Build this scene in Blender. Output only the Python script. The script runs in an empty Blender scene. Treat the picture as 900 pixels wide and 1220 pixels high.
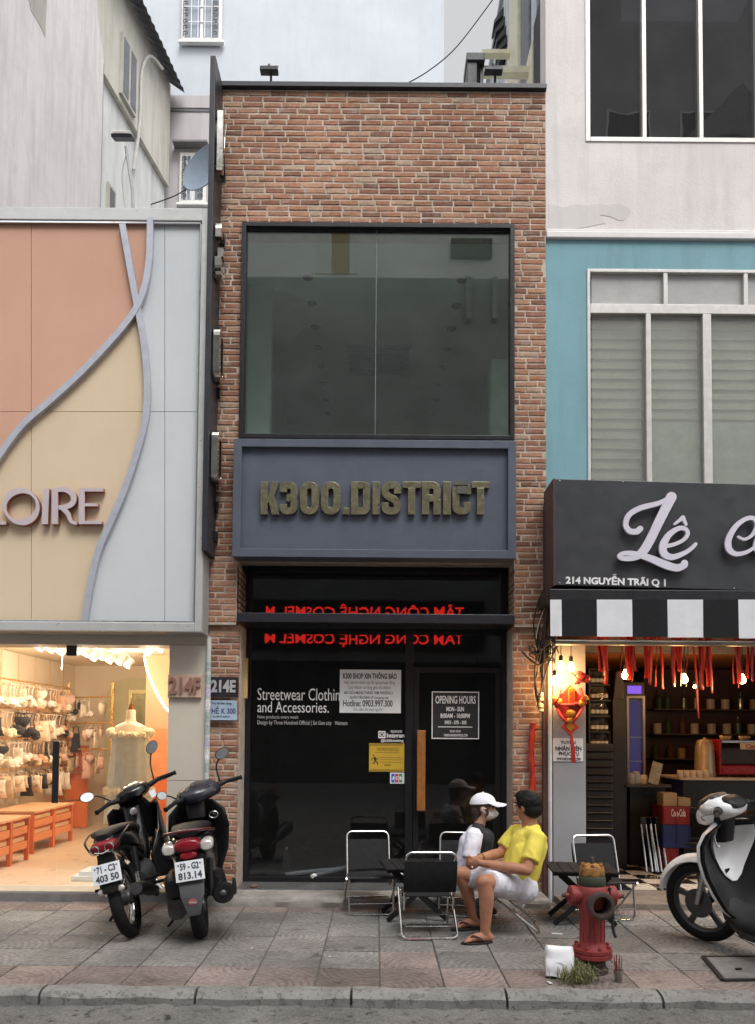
import bpy, bmesh, math, random
from mathutils import Vector, Matrix, noise
R = math.radians
rnd = random.Random(7)
sc = bpy.context.scene
COL = sc.collection

# ------------------------------------------------------------------ camera
F, CX, CY, PW, PH, CAMH = 930.0, 450.0, 834.0, 900.0, 1220.0, 1.55
PITCH, ROLL = R(2.5), R(0.45)
_f = Vector((0, math.cos(PITCH), math.sin(PITCH)))
_u0 = Vector((0, -math.sin(PITCH), math.cos(PITCH)))
_r0 = Vector((1, 0, 0))
_r = _r0 * math.cos(ROLL) + _u0 * math.sin(ROLL)
_u = -_r0 * math.sin(ROLL) + _u0 * math.cos(ROLL)
cam_d = bpy.data.cameras.new('camera')
cam = bpy.data.objects.new('camera', cam_d); COL.objects.link(cam)
cam_d.sensor_fit = 'VERTICAL'; cam_d.sensor_height = 24.0; cam_d.sensor_width = 24.0
cam_d.lens = 24.0 * F / PH
cam_d.shift_y = (CY - PH / 2) / PH
cam_d.shift_x = (PW / 2 - CX) / PH
cam_d.clip_start = 0.05; cam_d.clip_end = 2000
cam.matrix_world = Matrix(((_r.x, _u.x, -_f.x, 0), (_r.y, _u.y, -_f.y, 0), (_r.z, _u.z, -_f.z, CAMH), (0, 0, 0, 1)))
sc.camera = cam

def _dir(px, py): return _r * ((px - CX) / F) + _u * ((CY - py) / F) + _f
def P(px, py, Y):                       # photo pixel on the upright plane y = Y
    d = _dir(px, py); t = Y / d.y
    return Vector((d.x * t, Y, CAMH + d.z * t))
def G(px, py, z=0.0):                   # photo pixel on a level plane
    d = _dir(px, py); t = (z - CAMH) / d.z
    return Vector((d.x * t, d.y * t, z))
def RC(x0, y0, x1, y1, Y):              # photo rectangle -> x0, x1, z0, z1 on the plane y = Y
    xm, ym = (x0 + x1) / 2, (y0 + y1) / 2
    return P(x0, ym, Y).x, P(x1, ym, Y).x, P(xm, y1, Y).z, P(xm, y0, Y).z

# ------------------------------------------------------------------ light
SUN_EL, SUN_AZ = R(58), R(152)          # azimuth of the sun, clockwise from +Y
w = bpy.data.worlds.new('World'); sc.world = w; w.use_nodes = True
nt = w.node_tree; nt.nodes.clear()
sky = nt.nodes.new('ShaderNodeTexSky'); sky.sky_type = 'NISHITA'; sky.sun_disc = False
sky.sun_elevation = SUN_EL; sky.sun_rotation = SUN_AZ; sky.dust_density = 4.0; sky.air_density = 1.0; sky.ozone_density = 1.0
hs = nt.nodes.new('ShaderNodeHueSaturation'); hs.inputs['Saturation'].default_value = 0.10
bg = nt.nodes.new('ShaderNodeBackground'); bg.inputs['Strength'].default_value = 0.15
wo = nt.nodes.new('ShaderNodeOutputWorld')
nt.links.new(sky.outputs[0], hs.inputs['Color']); nt.links.new(hs.outputs[0], bg.inputs[0]); nt.links.new(bg.outputs[0], wo.inputs[0])
sun_d = bpy.data.lights.new('sun', 'SUN'); sun_d.energy = 1.0; sun_d.angle = R(28); sun_d.color = (1.0, 0.97, 0.93)
sun = bpy.data.objects.new('sun', sun_d); COL.objects.link(sun); sun.location = (0, -5, 30)
_sd = Vector((math.sin(SUN_AZ) * math.cos(SUN_EL), math.cos(SUN_AZ) * math.cos(SUN_EL), math.sin(SUN_EL)))
sun.rotation_euler = _sd.to_track_quat('Z', 'Y').to_euler()
vs = sc.view_settings; vs.view_transform = 'Standard'; vs.look = 'None'; vs.gamma = 1.0; vs.use_curve_mapping = False
vs.exposure = 0.85
sc.display_settings.display_device = 'sRGB'
cy = sc.cycles
cy.use_denoising = True; cy.max_bounces = 7; cy.diffuse_bounces = 4; cy.glossy_bounces = 4; cy.transmission_bounces = 4
cy.transparent_max_bounces = 12; cy.caustics_reflective = False; cy.caustics_refractive = False
cy.sample_clamp_indirect = 4.0; cy.use_light_tree = True; cy.blur_glossy = 0.5

# ------------------------------------------------------------------ materials
MATS = {}
def lin(c):
    """sRGB 0-255 triple -> linear"""
    return tuple(((v / 255) / 12.92 if v / 255 <= .04045 else ((v / 255 + .055) / 1.055) ** 2.4) for v in c)
def new_mat(name):
    m = bpy.data.materials.new(name); m.use_nodes = True
    n = m.node_tree; n.nodes.clear()
    out = n.nodes.new('ShaderNodeOutputMaterial')
    MATS[name] = m
    return m, n, out
def node(n, t, **k):
    x = n.nodes.new(t)
    for a, v in k.items():
        if a in x.inputs: x.inputs[a].default_value = v
        else: setattr(x, a, v)
    return x
def ramp(n, stops, interp='LINEAR'):
    x = n.nodes.new('ShaderNodeValToRGB'); e = x.color_ramp.elements; x.color_ramp.interpolation = interp
    while len(e) < len(stops): e.new(0.5)
    for q, (p, c) in zip(e, stops): q.position = p; q.color = (*c, 1) if len(c) == 3 else c
    return x
def mix(n, fac, a, b, mode='MIX'):
    x = n.nodes.new('ShaderNodeMix'); x.data_type = 'RGBA'; x.blend_type = mode
    for s, v in ((0, fac), (6, a), (7, b)):
        if hasattr(v, 'is_output') or isinstance(v, bpy.types.NodeSocket): n.links.new(v, x.inputs[s])
        elif s == 0: x.inputs[0].default_value = v
        else: x.inputs[s].default_value = (*v, 1)
    return x.outputs[2]
def mapping(n, scale=(1, 1, 1), kind='Object', rot=(0, 0, 0)):
    tc = n.nodes.new('ShaderNodeTexCoord'); mp = n.nodes.new('ShaderNodeMapping')
    mp.inputs['Scale'].default_value = scale; mp.inputs['Rotation'].default_value = rot
    n.links.new(tc.outputs[kind], mp.inputs[0]); return mp.outputs[0]
def ntex(n, vec, scale, detail=5, rough=.6):
    x = node(n, 'ShaderNodeTexNoise', Scale=scale, Detail=detail, Roughness=rough)
    n.links.new(vec, x.inputs['Vector']); return x.outputs['Fac']
def pbr(n, out, col=None, rough=.5, metal=0., spec=.5, normal=None, emis=None, estr=0.):
    b = n.nodes.new('ShaderNodeBsdfPrincipled')
    for nm, v in (('Base Color', col), ('Roughness', rough), ('Metallic', metal), ('Specular IOR Level', spec)):
        if v is None: continue
        if isinstance(v, bpy.types.NodeSocket): n.links.new(v, b.inputs[nm])
        else: b.inputs[nm].default_value = (*v, 1) if isinstance(v, tuple) else v
    if normal is not None: n.links.new(normal, b.inputs['Normal'])
    if emis: b.inputs['Emission Color'].default_value = (*emis, 1); b.inputs['Emission Strength'].default_value = estr
    n.links.new(b.outputs[0], out.inputs[0]); return b
def bump(n, h, strength=.3, dist=.01):
    b = node(n, 'ShaderNodeBump', Strength=strength, Distance=dist); n.links.new(h, b.inputs['Height']); return b.outputs[0]
def M(name, col, rough=.55, metal=0., var=.18, scale=6., bmp=0., bscale=80., spec=.5):
    """plain surface with uneven tone, uneven gloss and optional fine relief"""
    if name in MATS: return MATS[name]
    m, n, out = new_mat(name)
    v = mapping(n); f = ntex(n, v, scale, 6, .65)
    r1 = ramp(n, [(.3, tuple(c * (1 - var) for c in col)), (.7, tuple(min(1, c * (1 + var * .8)) for c in col))])
    n.links.new(f, r1.inputs[0])
    f2 = ntex(n, v, scale * 3.1, 4, .6)
    r2 = ramp(n, [(.3, (max(0.02, rough - .09),) * 3), (.7, (min(1, rough + .09),) * 3)]); n.links.new(f2, r2.inputs[0])
    nm = bump(n, ntex(n, v, bscale, 4, .6), bmp, .004) if bmp else None
    pbr(n, out, r1.outputs[0], r2.outputs[0], metal, spec, nm)
    return m
def plaster(name, a, b, dirt, streak=.5, amount=.5, bmp=.15, lo=.45, hi=.7):
    """painted render: blotches, vertical rain streaks, stains"""
    if name in MATS: return MATS[name]
    m, n, out = new_mat(name)
    v = mapping(n); vs_ = mapping(n, (5, 5, .45))
    base = ramp(n, [(.3, a), (.7, b)]); n.links.new(ntex(n, v, .9, 6, .6), base.inputs[0])
    st = ramp(n, [(lo, (0, 0, 0)), (hi, (1, 1, 1))]); n.links.new(ntex(n, vs_, 1.3, 6, .7), st.inputs[0])
    bl = ramp(n, [(.5, (0, 0, 0)), (.72, (1, 1, 1))]); n.links.new(ntex(n, v, 2.3, 8, .72), bl.inputs[0])
    mu = node(n, 'ShaderNodeMath', operation='MULTIPLY'); n.links.new(st.outputs[0], mu.inputs[0]); mu.inputs[1].default_value = streak
    c1 = mix(n, mu.outputs[0], base.outputs[0], dirt)
    mu2 = node(n, 'ShaderNodeMath', operation='MULTIPLY'); n.links.new(bl.outputs[0], mu2.inputs[0]); mu2.inputs[1].default_value = amount
    c2 = mix(n, mu2.outputs[0], c1, tuple(.5 * (x + y) for x, y in zip(dirt, b)))
    pbr(n, out, c2, .85, 0, .3, bump(n, ntex(n, v, 34, 6, .65), bmp, .01))
    return m
def worn(name, col, chip, rough=.6, amt=.58, scale=16., bmp=.4):
    """old paint: uneven tone, chips down to another colour, grime"""
    if name in MATS: return MATS[name]
    m, n, out = new_mat(name); v = mapping(n)
    r1 = ramp(n, [(.25, tuple(c * .62 for c in col)), (.55, col), (.8, tuple(min(1, c * 1.3) for c in col))]); n.links.new(ntex(n, v, scale * .5, 7, .7), r1.inputs[0])
    k = ramp(n, [(amt, (0,) * 3), (amt + .03, (1,) * 3)]); n.links.new(ntex(n, v, scale * 1.7, 8, .72), k.inputs[0])
    c = mix(n, k.outputs[0], r1.outputs[0], chip)
    sp = ramp(n, [(.6, (0,) * 3), (.64, (1,) * 3)]); n.links.new(ntex(n, v, scale * 6, 3, .6), sp.inputs[0])
    c = mix(n, sp.outputs[0], c, tuple(x * .45 for x in col))
    h = mix(n, 1., ramp_out(n, ntex(n, v, scale * 4, 6, .7)), k.outputs[0], 'SUBTRACT')
    pbr(n, out, c, rough, 0, .4, bump(n, h, bmp, .004)); return m
def ramp_out(n, s):
    r = ramp(n, [(0, (0,) * 3), (1, (1,) * 3)]); n.links.new(s, r.inputs[0]); return r.outputs[0]
def emit(name, col, strength):
    if name in MATS: return MATS[name]
    m, n, out = new_mat(name)
    e = node(n, 'ShaderNodeEmission', Strength=strength); e.inputs[0].default_value = (*col, 1)
    n.links.new(e.outputs[0], out.inputs[0]); return m
def glass(name, tint=(1, 1, 1), ior=1.5, dirt=.03, rough=0.0, wav=0.0):
    """flat pane: Fresnel reflection over a tinted see-through body, a little dust"""
    m, n, out = new_mat(name)
    fr = node(n, 'ShaderNodeFresnel', IOR=ior)
    ge = n.nodes.new('ShaderNodeNewGeometry'); io = node(n, 'ShaderNodeMapRange'); io.inputs[3].default_value = ior; io.inputs[4].default_value = 1 / ior
    n.links.new(ge.outputs['Backfacing'], io.inputs[0]); n.links.new(io.outputs[0], fr.inputs['IOR'])   # both faces of a thin pane mirror alike
    tr = n.nodes.new('ShaderNodeBsdfTransparent'); tr.inputs[0].default_value = (*tint, 1)
    gl = node(n, 'ShaderNodeBsdfGlossy', Roughness=rough); gl.inputs[0].default_value = (1, 1, 1, 1)
    if wav:
        v = mapping(n); nn = bump(n, ntex(n, v, 1.7, 2, .5), wav, .05)
        n.links.new(nn, gl.inputs['Normal'])
    mx = n.nodes.new('ShaderNodeMixShader'); n.links.new(fr.outputs[0], mx.inputs[0])
    n.links.new(tr.outputs[0], mx.inputs[1]); n.links.new(gl.outputs[0], mx.inputs[2])
    df = n.nodes.new('ShaderNodeBsdfDiffuse'); df.inputs[0].default_value = (.55, .55, .53, 1)
    v = mapping(n); r = ramp(n, [(.3, (dirt * .65,) * 3), (.8, (dirt,) * 3)]); n.links.new(ntex(n, v, 3.5, 8, .7), r.inputs[0])
    m2 = n.nodes.new('ShaderNodeMixShader'); n.links.new(r.outputs[0], m2.inputs[0])
    n.links.new(mx.outputs[0], m2.inputs[1]); n.links.new(df.outputs[0], m2.inputs[2])
    n.links.new(m2.outputs[0], out.inputs[0]); return m

# ------------------------------------------------------------------ mesh helpers
class MB:
    def __init__(s): s.v = []; s.f = []; s.mi = []
    def add(s, vs, fs, mi=0):
        o = len(s.v); s.v += [Vector(p) for p in vs]; s.f += [tuple(i + o for i in f) for f in fs]; s.mi += [mi] * len(fs); return s
    def box(s, x0, x1, y0, y1, z0, z1, mi=0, M=None):
        vs = [Vector((x, y, z)) for z in (z0, z1) for y in (y0, y1) for x in (x0, x1)]
        if M: vs = [M @ p for p in vs]
        return s.add(vs, [(0, 2, 3, 1), (4, 5, 7, 6), (0, 1, 5, 4), (2, 6, 7, 3), (0, 4, 6, 2), (1, 3, 7, 5)], mi)
    def loft(s, rings, cap=True, mi=0, close=False):
        n = len(rings[0]); vs = [p for r in rings for p in r]; fs = []
        k = len(rings)
        for i in range(k if close else k - 1):
            a, b = i * n, ((i + 1) % k) * n
            for j in range(n): fs.append((a + j, a + (j + 1) % n, b + (j + 1) % n, b + j))
        if cap and not close: fs.append(tuple(reversed(range(n)))); fs.append(tuple(range((k - 1) * n, k * n)))
        return s.add(vs, fs, mi)
    def tube(s, pts, r, n=8, mi=0, closed=False, flat=1.0):
        pts = [Vector(p) for p in pts]; k = len(pts)
        rs = r if isinstance(r, (list, tuple)) else [r] * k
        rings = []; prev = None
        for i in range(k):
            if closed: t = pts[(i + 1) % k] - pts[i - 1]
            else: t = pts[min(i + 1, k - 1)] - pts[max(i - 1, 0)]
            t = t.normalized() if t.length > 1e-9 else Vector((0, 0, 1))
            if prev is None:
                a = Vector((0, 0, 1)) if abs(t.z) < .9 else Vector((1, 0, 0)); u = t.cross(a).normalized()
            else: u = (prev - t * prev.dot(t)).normalized()
            prev = u; q = t.cross(u)
            rings.append([pts[i] + (u * math.cos(2 * math.pi * j / n) + q * (flat * math.sin(2 * math.pi * j / n))) * rs[i] for j in range(n)])
        return s.loft(rings, True, mi, closed)
    def lathe(s, prof, o=(0, 0, 0), ax=(0, 0, 1), n=20, mi=0):
        o = Vector(o); ax = Vector(ax).normalized(); u = ax.orthogonal().normalized(); q = ax.cross(u)
        return s.loft([[o + ax * h + (u * math.cos(2 * math.pi * j / n) + q * math.sin(2 * math.pi * j / n)) * max(r, 1e-4) for j in range(n)] for r, h in prof], True, mi)
    def ball(s, c, r, n=12, m=8, mi=0, sc=(1, 1, 1)):
        c = Vector(c)
        return s.loft([[c + Vector((math.sin(math.pi * i / m) * math.cos(2 * math.pi * j / n) * r * sc[0], math.sin(math.pi * i / m) * math.sin(2 * math.pi * j / n) * r * sc[1], -math.cos(math.pi * i / m) * r * sc[2])) if 0 < i < m else c + Vector((1e-5 * math.cos(2 * math.pi * j / n), 1e-5 * math.sin(2 * math.pi * j / n), (-r if i == 0 else r) * sc[2])) for j in range(n)] for i in range(m + 1)], True, mi)
    def prism(s, poly, fn, d0, d1, mi=0):
        """poly in 2D, fn(u, v, d) -> 3D; fans are made by bmesh fill later (polygon kept as n-gon)"""
        n = len(poly); vs = [fn(u, v, d0) for u, v in poly] + [fn(u, v, d1) for u, v in poly]
        fs = [tuple(range(n)), tuple(reversed(range(n, 2 * n)))] + [(i, i + n, (i + 1) % n + n, (i + 1) % n) for i in range(n)]
        return s.add(vs, fs, mi)
    def stroke(s, pts, ws, fn, d0, d1, closed=False, mi=0, step=0.):
        """flat lettering stroke: 2D centre line with width, extruded"""
        k = len(pts); L, Rr = [], []
        ws = ws if isinstance(ws, (list, tuple)) else [ws] * k
        for i in range(k):
            a = pts[(i - 1) % k] if closed or i > 0 else pts[i]; b = pts[(i + 1) % k] if closed or i < k - 1 else pts[i]
            dx, dy = b[0] - a[0], b[1] - a[1]; l = math.hypot(dx, dy) or 1
            nx, ny = -dy / l, dx / l; h = ws[i] / 2
            L.append((pts[i][0] + nx * h, pts[i][1] + ny * h)); Rr.append((pts[i][0] - nx * h, pts[i][1] - ny * h))
        rings = [[fn(*L[i], d0), fn(*Rr[i], d0), fn(*Rr[i], d1 + step * i), fn(*L[i], d1 + step * i)] for i in range(k)]
        return s.loft(rings, True, mi, closed)
    def xf(s, Mx):
        s.v = [Mx @ p for p in s.v]; return s
    def mesh(s, name, mats, smooth=False, recalc=True):
        me = bpy.data.meshes.new(name); me.from_pydata([tuple(p) for p in s.v], [], s.f)
        mats = mats if isinstance(mats, (list, tuple)) else [mats]
        for m in mats: me.materials.append(m)
        if len(mats) > 1: me.polygons.foreach_set('material_index', s.mi)
        if recalc:
            bm = bmesh.new(); bm.from_mesh(me); bmesh.ops.recalc_face_normals(bm, faces=bm.faces); bm.to_mesh(me); bm.free()
        if smooth: me.shade_smooth() if hasattr(me, 'shade_smooth') else None
        return me
    def build(s, name, mats, parent=None, smooth=False, bevel=0, world=True, angle=35, **kw):
        me = s.mesh(name, mats, False)
        if smooth:
            me.polygons.foreach_set('use_smooth', [True] * len(me.polygons))
            try: me.set_sharp_from_angle(angle=R(angle))
            except Exception: pass
        return link(name, me, parent, bevel, world, **kw)
def wm(o):
    b = o.matrix_basis.copy()
    return wm(o.parent) @ o.matrix_parent_inverse @ b if o.parent else b
def link(name, me, parent=None, bevel=0, world=True, label=None, cat=None, group=None, kind=None, loc=None):
    o = bpy.data.objects.new(name, me); COL.objects.link(o)
    if parent:
        o.parent = parent
        if world: o.matrix_parent_inverse = wm(parent).inverted()
    if loc is not None: o.location = loc
    if bevel:
        md = o.modifiers.new('bevel', 'BEVEL'); md.width = bevel; md.segments = 2; md.limit_method = 'ANGLE'; md.angle_limit = R(40)
    tag(o, label, cat, group, kind); return o
def tag(o, label=None, cat=None, group=None, kind=None):
    for k, v in (('label', label), ('category', cat), ('group', group), ('kind', kind)):
        if v: o[k] = v
    return o
def thing(name, label, cat, loc=(0, 0, 0), rz=0, group=None):
    o = bpy.data.objects.new(name, None); COL.objects.link(o); o.empty_display_size = .1
    o.location = loc; o.rotation_euler = (0, 0, rz); return tag(o, label, cat, group)
def dup(root, loc, rz=None, label=None):
    def cp(o, par):
        c = o.copy(); COL.objects.link(c); c.parent = par
        if par: c.matrix_parent_inverse = o.matrix_parent_inverse.copy()
        for ch in o.children: cp(ch, c)
        return c
    r = cp(root, None); r.location = loc
    if rz is not None: r.rotation_euler = (0, 0, rz)
    if label: r['label'] = label
    return r
def bx(name, mat, parent, x0, x1, y0, y1, z0, z1, bevel=.004, **k):
    return MB().box(x0, x1, y0, y1, z0, z1).build(name, mat, parent, bevel=bevel, **k)
def pbx(name, mat, parent, px0, py0, px1, py1, Y, depth, bevel=.003, **k):
    """box whose front face covers a photo rectangle on the plane y = Y"""
    x0, x1, z0, z1 = RC(px0, py0, px1, py1, Y)
    return bx(name, mat, parent, x0, x1, Y, Y + depth, z0, z1, bevel, **k)
def frame(name, mat, parent, x0, x1, z0, z1, Y, depth, w, bevel=.003, **k):
    m = MB(); y1 = Y + depth
    m.box(x0, x0 + w, Y, y1, z0, z1); m.box(x1 - w, x1, Y, y1, z0, z1)
    m.box(x0 + w, x1 - w, Y, y1, z0, z0 + w); m.box(x0 + w, x1 - w, Y, y1, z1 - w, z1)
    return m.build(name, mat, parent, bevel=bevel, **k)
def cr(pts, n=8, closed=False):
    """Catmull-Rom through points of any dimension"""
    out = []; k = len(pts)
    g = (lambda i: pts[i % k]) if closed else (lambda i: pts[max(0, min(k - 1, i))])
    for i in range(k if closed else k - 1):
        p0, p1, p2, p3 = g(i - 1), g(i), g(i + 1), g(i + 2)
        for j in range(n):
            t = j / n
            out.append(tuple(.5 * (2 * b + (c - a) * t + (2 * a - 5 * b + 4 * c - d) * t * t + (3 * b - a - 3 * c + d) * t ** 3) for a, b, c, d in zip(p0, p1, p2, p3)))
    if not closed: out.append(tuple(pts[-1]))
    return out
_txt = {}
def text_mesh(body, mat, size, depth=.002, bold=0., align='CENTER', sx=1., name='lettering', shear=0.):
    c = bpy.data.curves.new(name, 'FONT'); c.body = body; c.size = size; c.extrude = depth / 2; c.offset = bold
    c.align_x = align; c.align_y = 'CENTER'; c.resolution_u = 3; c.shear = shear
    o = bpy.data.objects.new(name, c); COL.objects.link(o)
    bpy.context.view_layer.update()
    me = bpy.data.meshes.new_from_object(o.evaluated_get(bpy.context.evaluated_depsgraph_get()))
    bpy.data.objects.remove(o); bpy.data.curves.remove(c)
    me.materials.clear(); me.materials.append(mat)
    me.transform(Matrix(((sx, 0, 0, 0), (0, 0, -1, 0), (0, 1, 0, 0), (0, 0, 0, 1))))   # stands up, faces -Y
    return me
def text(body, mat, parent, at, size, depth=.002, bold=0., align='CENTER', sx=1., name='lettering', rot=None, world=True, fit=None):
    me = text_mesh(body, mat, size, depth, bold, align, sx, name)
    xs = [v.co.x for v in me.vertices]; zs = [v.co.z for v in me.vertices]
    if fit and xs:                       # squeeze to a width and height
        w_, h_ = max(xs) - min(xs), max(zs) - min(zs); cx_, cz_ = (max(xs) + min(xs)) / 2, (max(zs) + min(zs)) / 2
        a = fit[0] / w_ if fit[0] else 1; b = fit[1] / h_ if fit[1] else a
        if not fit[0]: a = b
        me.transform(Matrix.Diagonal((a, 1, b, 1)) @ Matrix.Translation((-cx_, 0, -cz_)))
    if rot: me.transform(rot)
    me.transform(Matrix.Translation(Vector(at)))
    return link(name, me, parent, 0, world)
def ptext(body, mat, parent, px0, py0, px1, py1, Y, depth=.002, bold=0., name='lettering'):
    x0, x1, z0, z1 = RC(px0, py0, px1, py1, Y)
    return text(body, mat, parent, ((x0 + x1) / 2, Y, (z0 + z1) / 2), .2, depth, bold, name=name, fit=(x1 - x0, z1 - z0))
def attr_rnd(me, vals):
    a = me.attributes.new('tone', 'FLOAT', 'FACE'); a.data.foreach_set('value', vals)

# ------------------------------------------------------------------ shared materials
YF = 7.40                                  # brick face of the middle house
BLACK = M('black_steel', lin((38, 40, 46)), .42, .0, .2, 9)
DARKF = M('dark_frame', lin((30, 31, 35)), .4, .2, .2, 9)
CHROME = M('chrome_tube', (.62, .62, .60), .22, 1., .15, 20)
WHITEP = M('white_paint', lin((222, 222, 218)), .5, 0, .1, 5)
CONC = M('concrete', (.27, .26, .25), .9, 0, .3, 4, .5, 50)
RUBBER = M('tyre_rubber', (.011, .011, .012), .8, 0, .25, 20, .2, 120, .2)
PLASTIC = M('black_plastic', (.02, .02, .022), .42, 0, .3, 14)

# ------------------------------------------------------------------ ground
def mat_paver():
    m, n, out = new_mat('paver_relief')
    oi = n.nodes.new('ShaderNodeObjectInfo'); v = mapping(n)
    tc = n.nodes.new('ShaderNodeTexCoord')
    wv = node(n, 'ShaderNodeTexWave', Scale=7.0, Distortion=1.6, Detail=2.0, wave_type='RINGS', rings_direction='Z'); wv.inputs['Detail Scale'].default_value = 3.0
    n.links.new(v, wv.inputs[0])
    geo = n.nodes.new('ShaderNodeNewGeometry')
    big = node(n, 'ShaderNodeTexNoise', Scale=1.1, Detail=7, Roughness=.68); n.links.new(geo.outputs['Position'], big.inputs[0])
    fine = node(n, 'ShaderNodeTexNoise', Scale=26, Detail=6, Roughness=.7); n.links.new(geo.outputs['Position'], fine.inputs[0])
    rb = ramp(n, [(.3, (.118, .11, .102)), (.5, (.2, .189, .177)), (.7, (.28, .267, .25))]); n.links.new(big.outputs[0], rb.inputs[0])
    tone = ramp(n, [(0, (.78,) * 3), (1, (1.18,) * 3)]); n.links.new(oi.outputs['Random'], tone.inputs[0])
    c = mix(n, 1.0, rb.outputs[0], tone.outputs[0], 'MULTIPLY')
    # object colour carries the pigment of the tile (grey or brick red)
    c = mix(n, 1.0, c, oi.outputs['Color'], 'MULTIPLY')
    rf = ramp(n, [(.3, (.6,) * 3), (.7, (1.28,) * 3)]); n.links.new(fine.outputs[0], rf.inputs[0])
    c = mix(n, 1.0, c, rf.outputs[0], 'MULTIPLY')
    groove = ramp(n, [(.12, (.62,) * 3), (.3, (1.0,) * 3)]); n.links.new(wv.outputs['Fac'], groove.inputs[0])
    wn = node(n, 'ShaderNodeTexNoise', Scale=3.2, Detail=6, Roughness=.7); n.links.new(geo.outputs['Position'], wn.inputs[0])
    wr_ = ramp(n, [(.38, (.15,) * 3), (.62, (.8,) * 3)]); n.links.new(wn.outputs[0], wr_.inputs[0])
    c = mix(n, wr_.outputs[0], c, mix(n, 1., c, groove.outputs[0], 'MULTIPLY'))
    ss = node(n, 'ShaderNodeTexNoise', Scale=5.5, Detail=3, Roughness=.5); n.links.new(geo.outputs['Position'], ss.inputs[0])
    sr = ramp(n, [(.62, (1,) * 3), (.72, (.58,) * 3)]); n.links.new(ss.outputs[0], sr.inputs[0]); c = mix(n, 1., c, sr.outputs[0], 'MULTIPLY')
    gm = node(n, 'ShaderNodeTexVoronoi', Scale=7.0); n.links.new(geo.outputs['Position'], gm.inputs[0])
    gr_ = ramp(n, [(.07, (.5,) * 3), (.10, (1,) * 3)]); n.links.new(gm.outputs['Distance'], gr_.inputs[0]); c = mix(n, .7, c, gr_.outputs[0], 'MULTIPLY')
    ad = node(n, 'ShaderNodeMath', operation='MULTIPLY_ADD'); n.links.new(fine.outputs[0], ad.inputs[0]); ad.inputs[1].default_value = .5; n.links.new(wv.outputs['Fac'], ad.inputs[2])
    pbr(n, out, c, .82, 0, .35, bump(n, ad.outputs[0], .55, .006)); return m
def mat_road():
    m, n, out = new_mat('road_surface'); v = mapping(n)
    b = ramp(n, [(.3, (.17, .164, .155)), (.55, (.29, .28, .265)), (.75, (.38, .37, .352))]); n.links.new(ntex(n, v, 2.2, 9, .72), b.inputs[0])
    sp = node(n, 'ShaderNodeTexVoronoi', Scale=9.0, Randomness=1.0); n.links.new(v, sp.inputs[0])
    pit = ramp(n, [(.10, (.4,) * 3), (.26, (1,) * 3)]); n.links.new(sp.outputs['Distance'], pit.inputs[0])
    msk = ramp(n, [(.46, (0,) * 3), (.6, (1,) * 3)]); n.links.new(ntex(n, v, 3.3, 3, .5), msk.inputs[0])
    c = mix(n, msk.outputs[0], b.outputs[0], mix(n, 1., b.outputs[0], pit.outputs[0], 'MULTIPLY'))
    d2 = ramp(n, [(.56, (1,) * 3), (.66, (.38,) * 3)]); n.links.new(ntex(n, v, 13, 6, .7), d2.inputs[0]); c = mix(n, 1., c, d2.outputs[0], 'MULTIPLY')
    l2 = ramp(n, [(.35, (.7,) * 3), (.65, (1.25,) * 3)]); n.links.new(ntex(n, v, 60, 4, .7), l2.inputs[0]); c = mix(n, 1., c, l2.outputs[0], 'MULTIPLY')
    pbr(n, out, c, .9, 0, .25, bump(n, ntex(n, v, 26, 10, .8), 1., .035)); return m
PAVER, ROAD = mat_paver(), mat_road()
JOINT = M('joint_sand', (.13, .124, .116), .95, 0, .3, 12, .5, 90)
g = MB(); g.add([(-300, -300, -.16), (300, -300, -.16), (300, 300, -.16), (-300, 300, -.16)], [(0, 1, 2, 3)]).build('ground', CONC, kind='structure')
rd = MB(); nx, ny = 260, 50
xs = [-6 + 12 * i / nx for i in range(nx + 1)]; ys = [1.0 + 2.8 * j / 10 for j in range(10)] + [3.8 + .98 * j / 40 for j in range(41)]
def rh(x, y): return -.075 + .018 * max(0, noise.noise((x * 2.6, y * 2.6, 9))) - .02 * max(0, noise.noise((x * 9, y * 9, 2)) - .25) + .012 * noise.noise((x * 1.3, y * 1.3, 0)) + .007 * noise.noise((x * 6, y * 6, 3)) + .009 * noise.noise((x * 14, y * 14, 5)) + .006 * noise.noise((x * 30, y * 30, 8))
rd.add([(x, y, rh(x, y)) for y in ys for x in xs], [(j * (nx + 1) + i, j * (nx + 1) + i + 1, (j + 1) * (nx + 1) + i + 1, (j + 1) * (nx + 1) + i) for j in range(ny) for i in range(nx)])
rd.box(-60, -6, -8.2, 4.78, -.15, -.075); rd.box(6, 60, -8.2, 4.78, -.15, -.075); rd.box(-6, 6, -8.2, 1.0, -.15, -.075)
road = rd.build('road', ROAD, smooth=True, kind='structure')
pav = MB().box(-60, 60, 4.84, 13, -.15, -.012).build('pavement', JOINT, kind='structure')
pv = []
for k in range(3):
    m_ = MB(); s_ = .392; b_ = .006; t_ = -.03
    q = [(0, 0), (s_, 0), (s_, s_), (0, s_)]; qi = [(b_, b_), (s_ - b_, b_), (s_ - b_, s_ - b_), (b_, s_ - b_)]
    m_.loft([[(x, y, t_) for x, y in q], [(x, y, -.004) for x, y in q], [(x, y, 0) for x, y in qi]])
    pv.append(m_.mesh('paver', PAVER))
row = 0; y = 4.862
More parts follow.
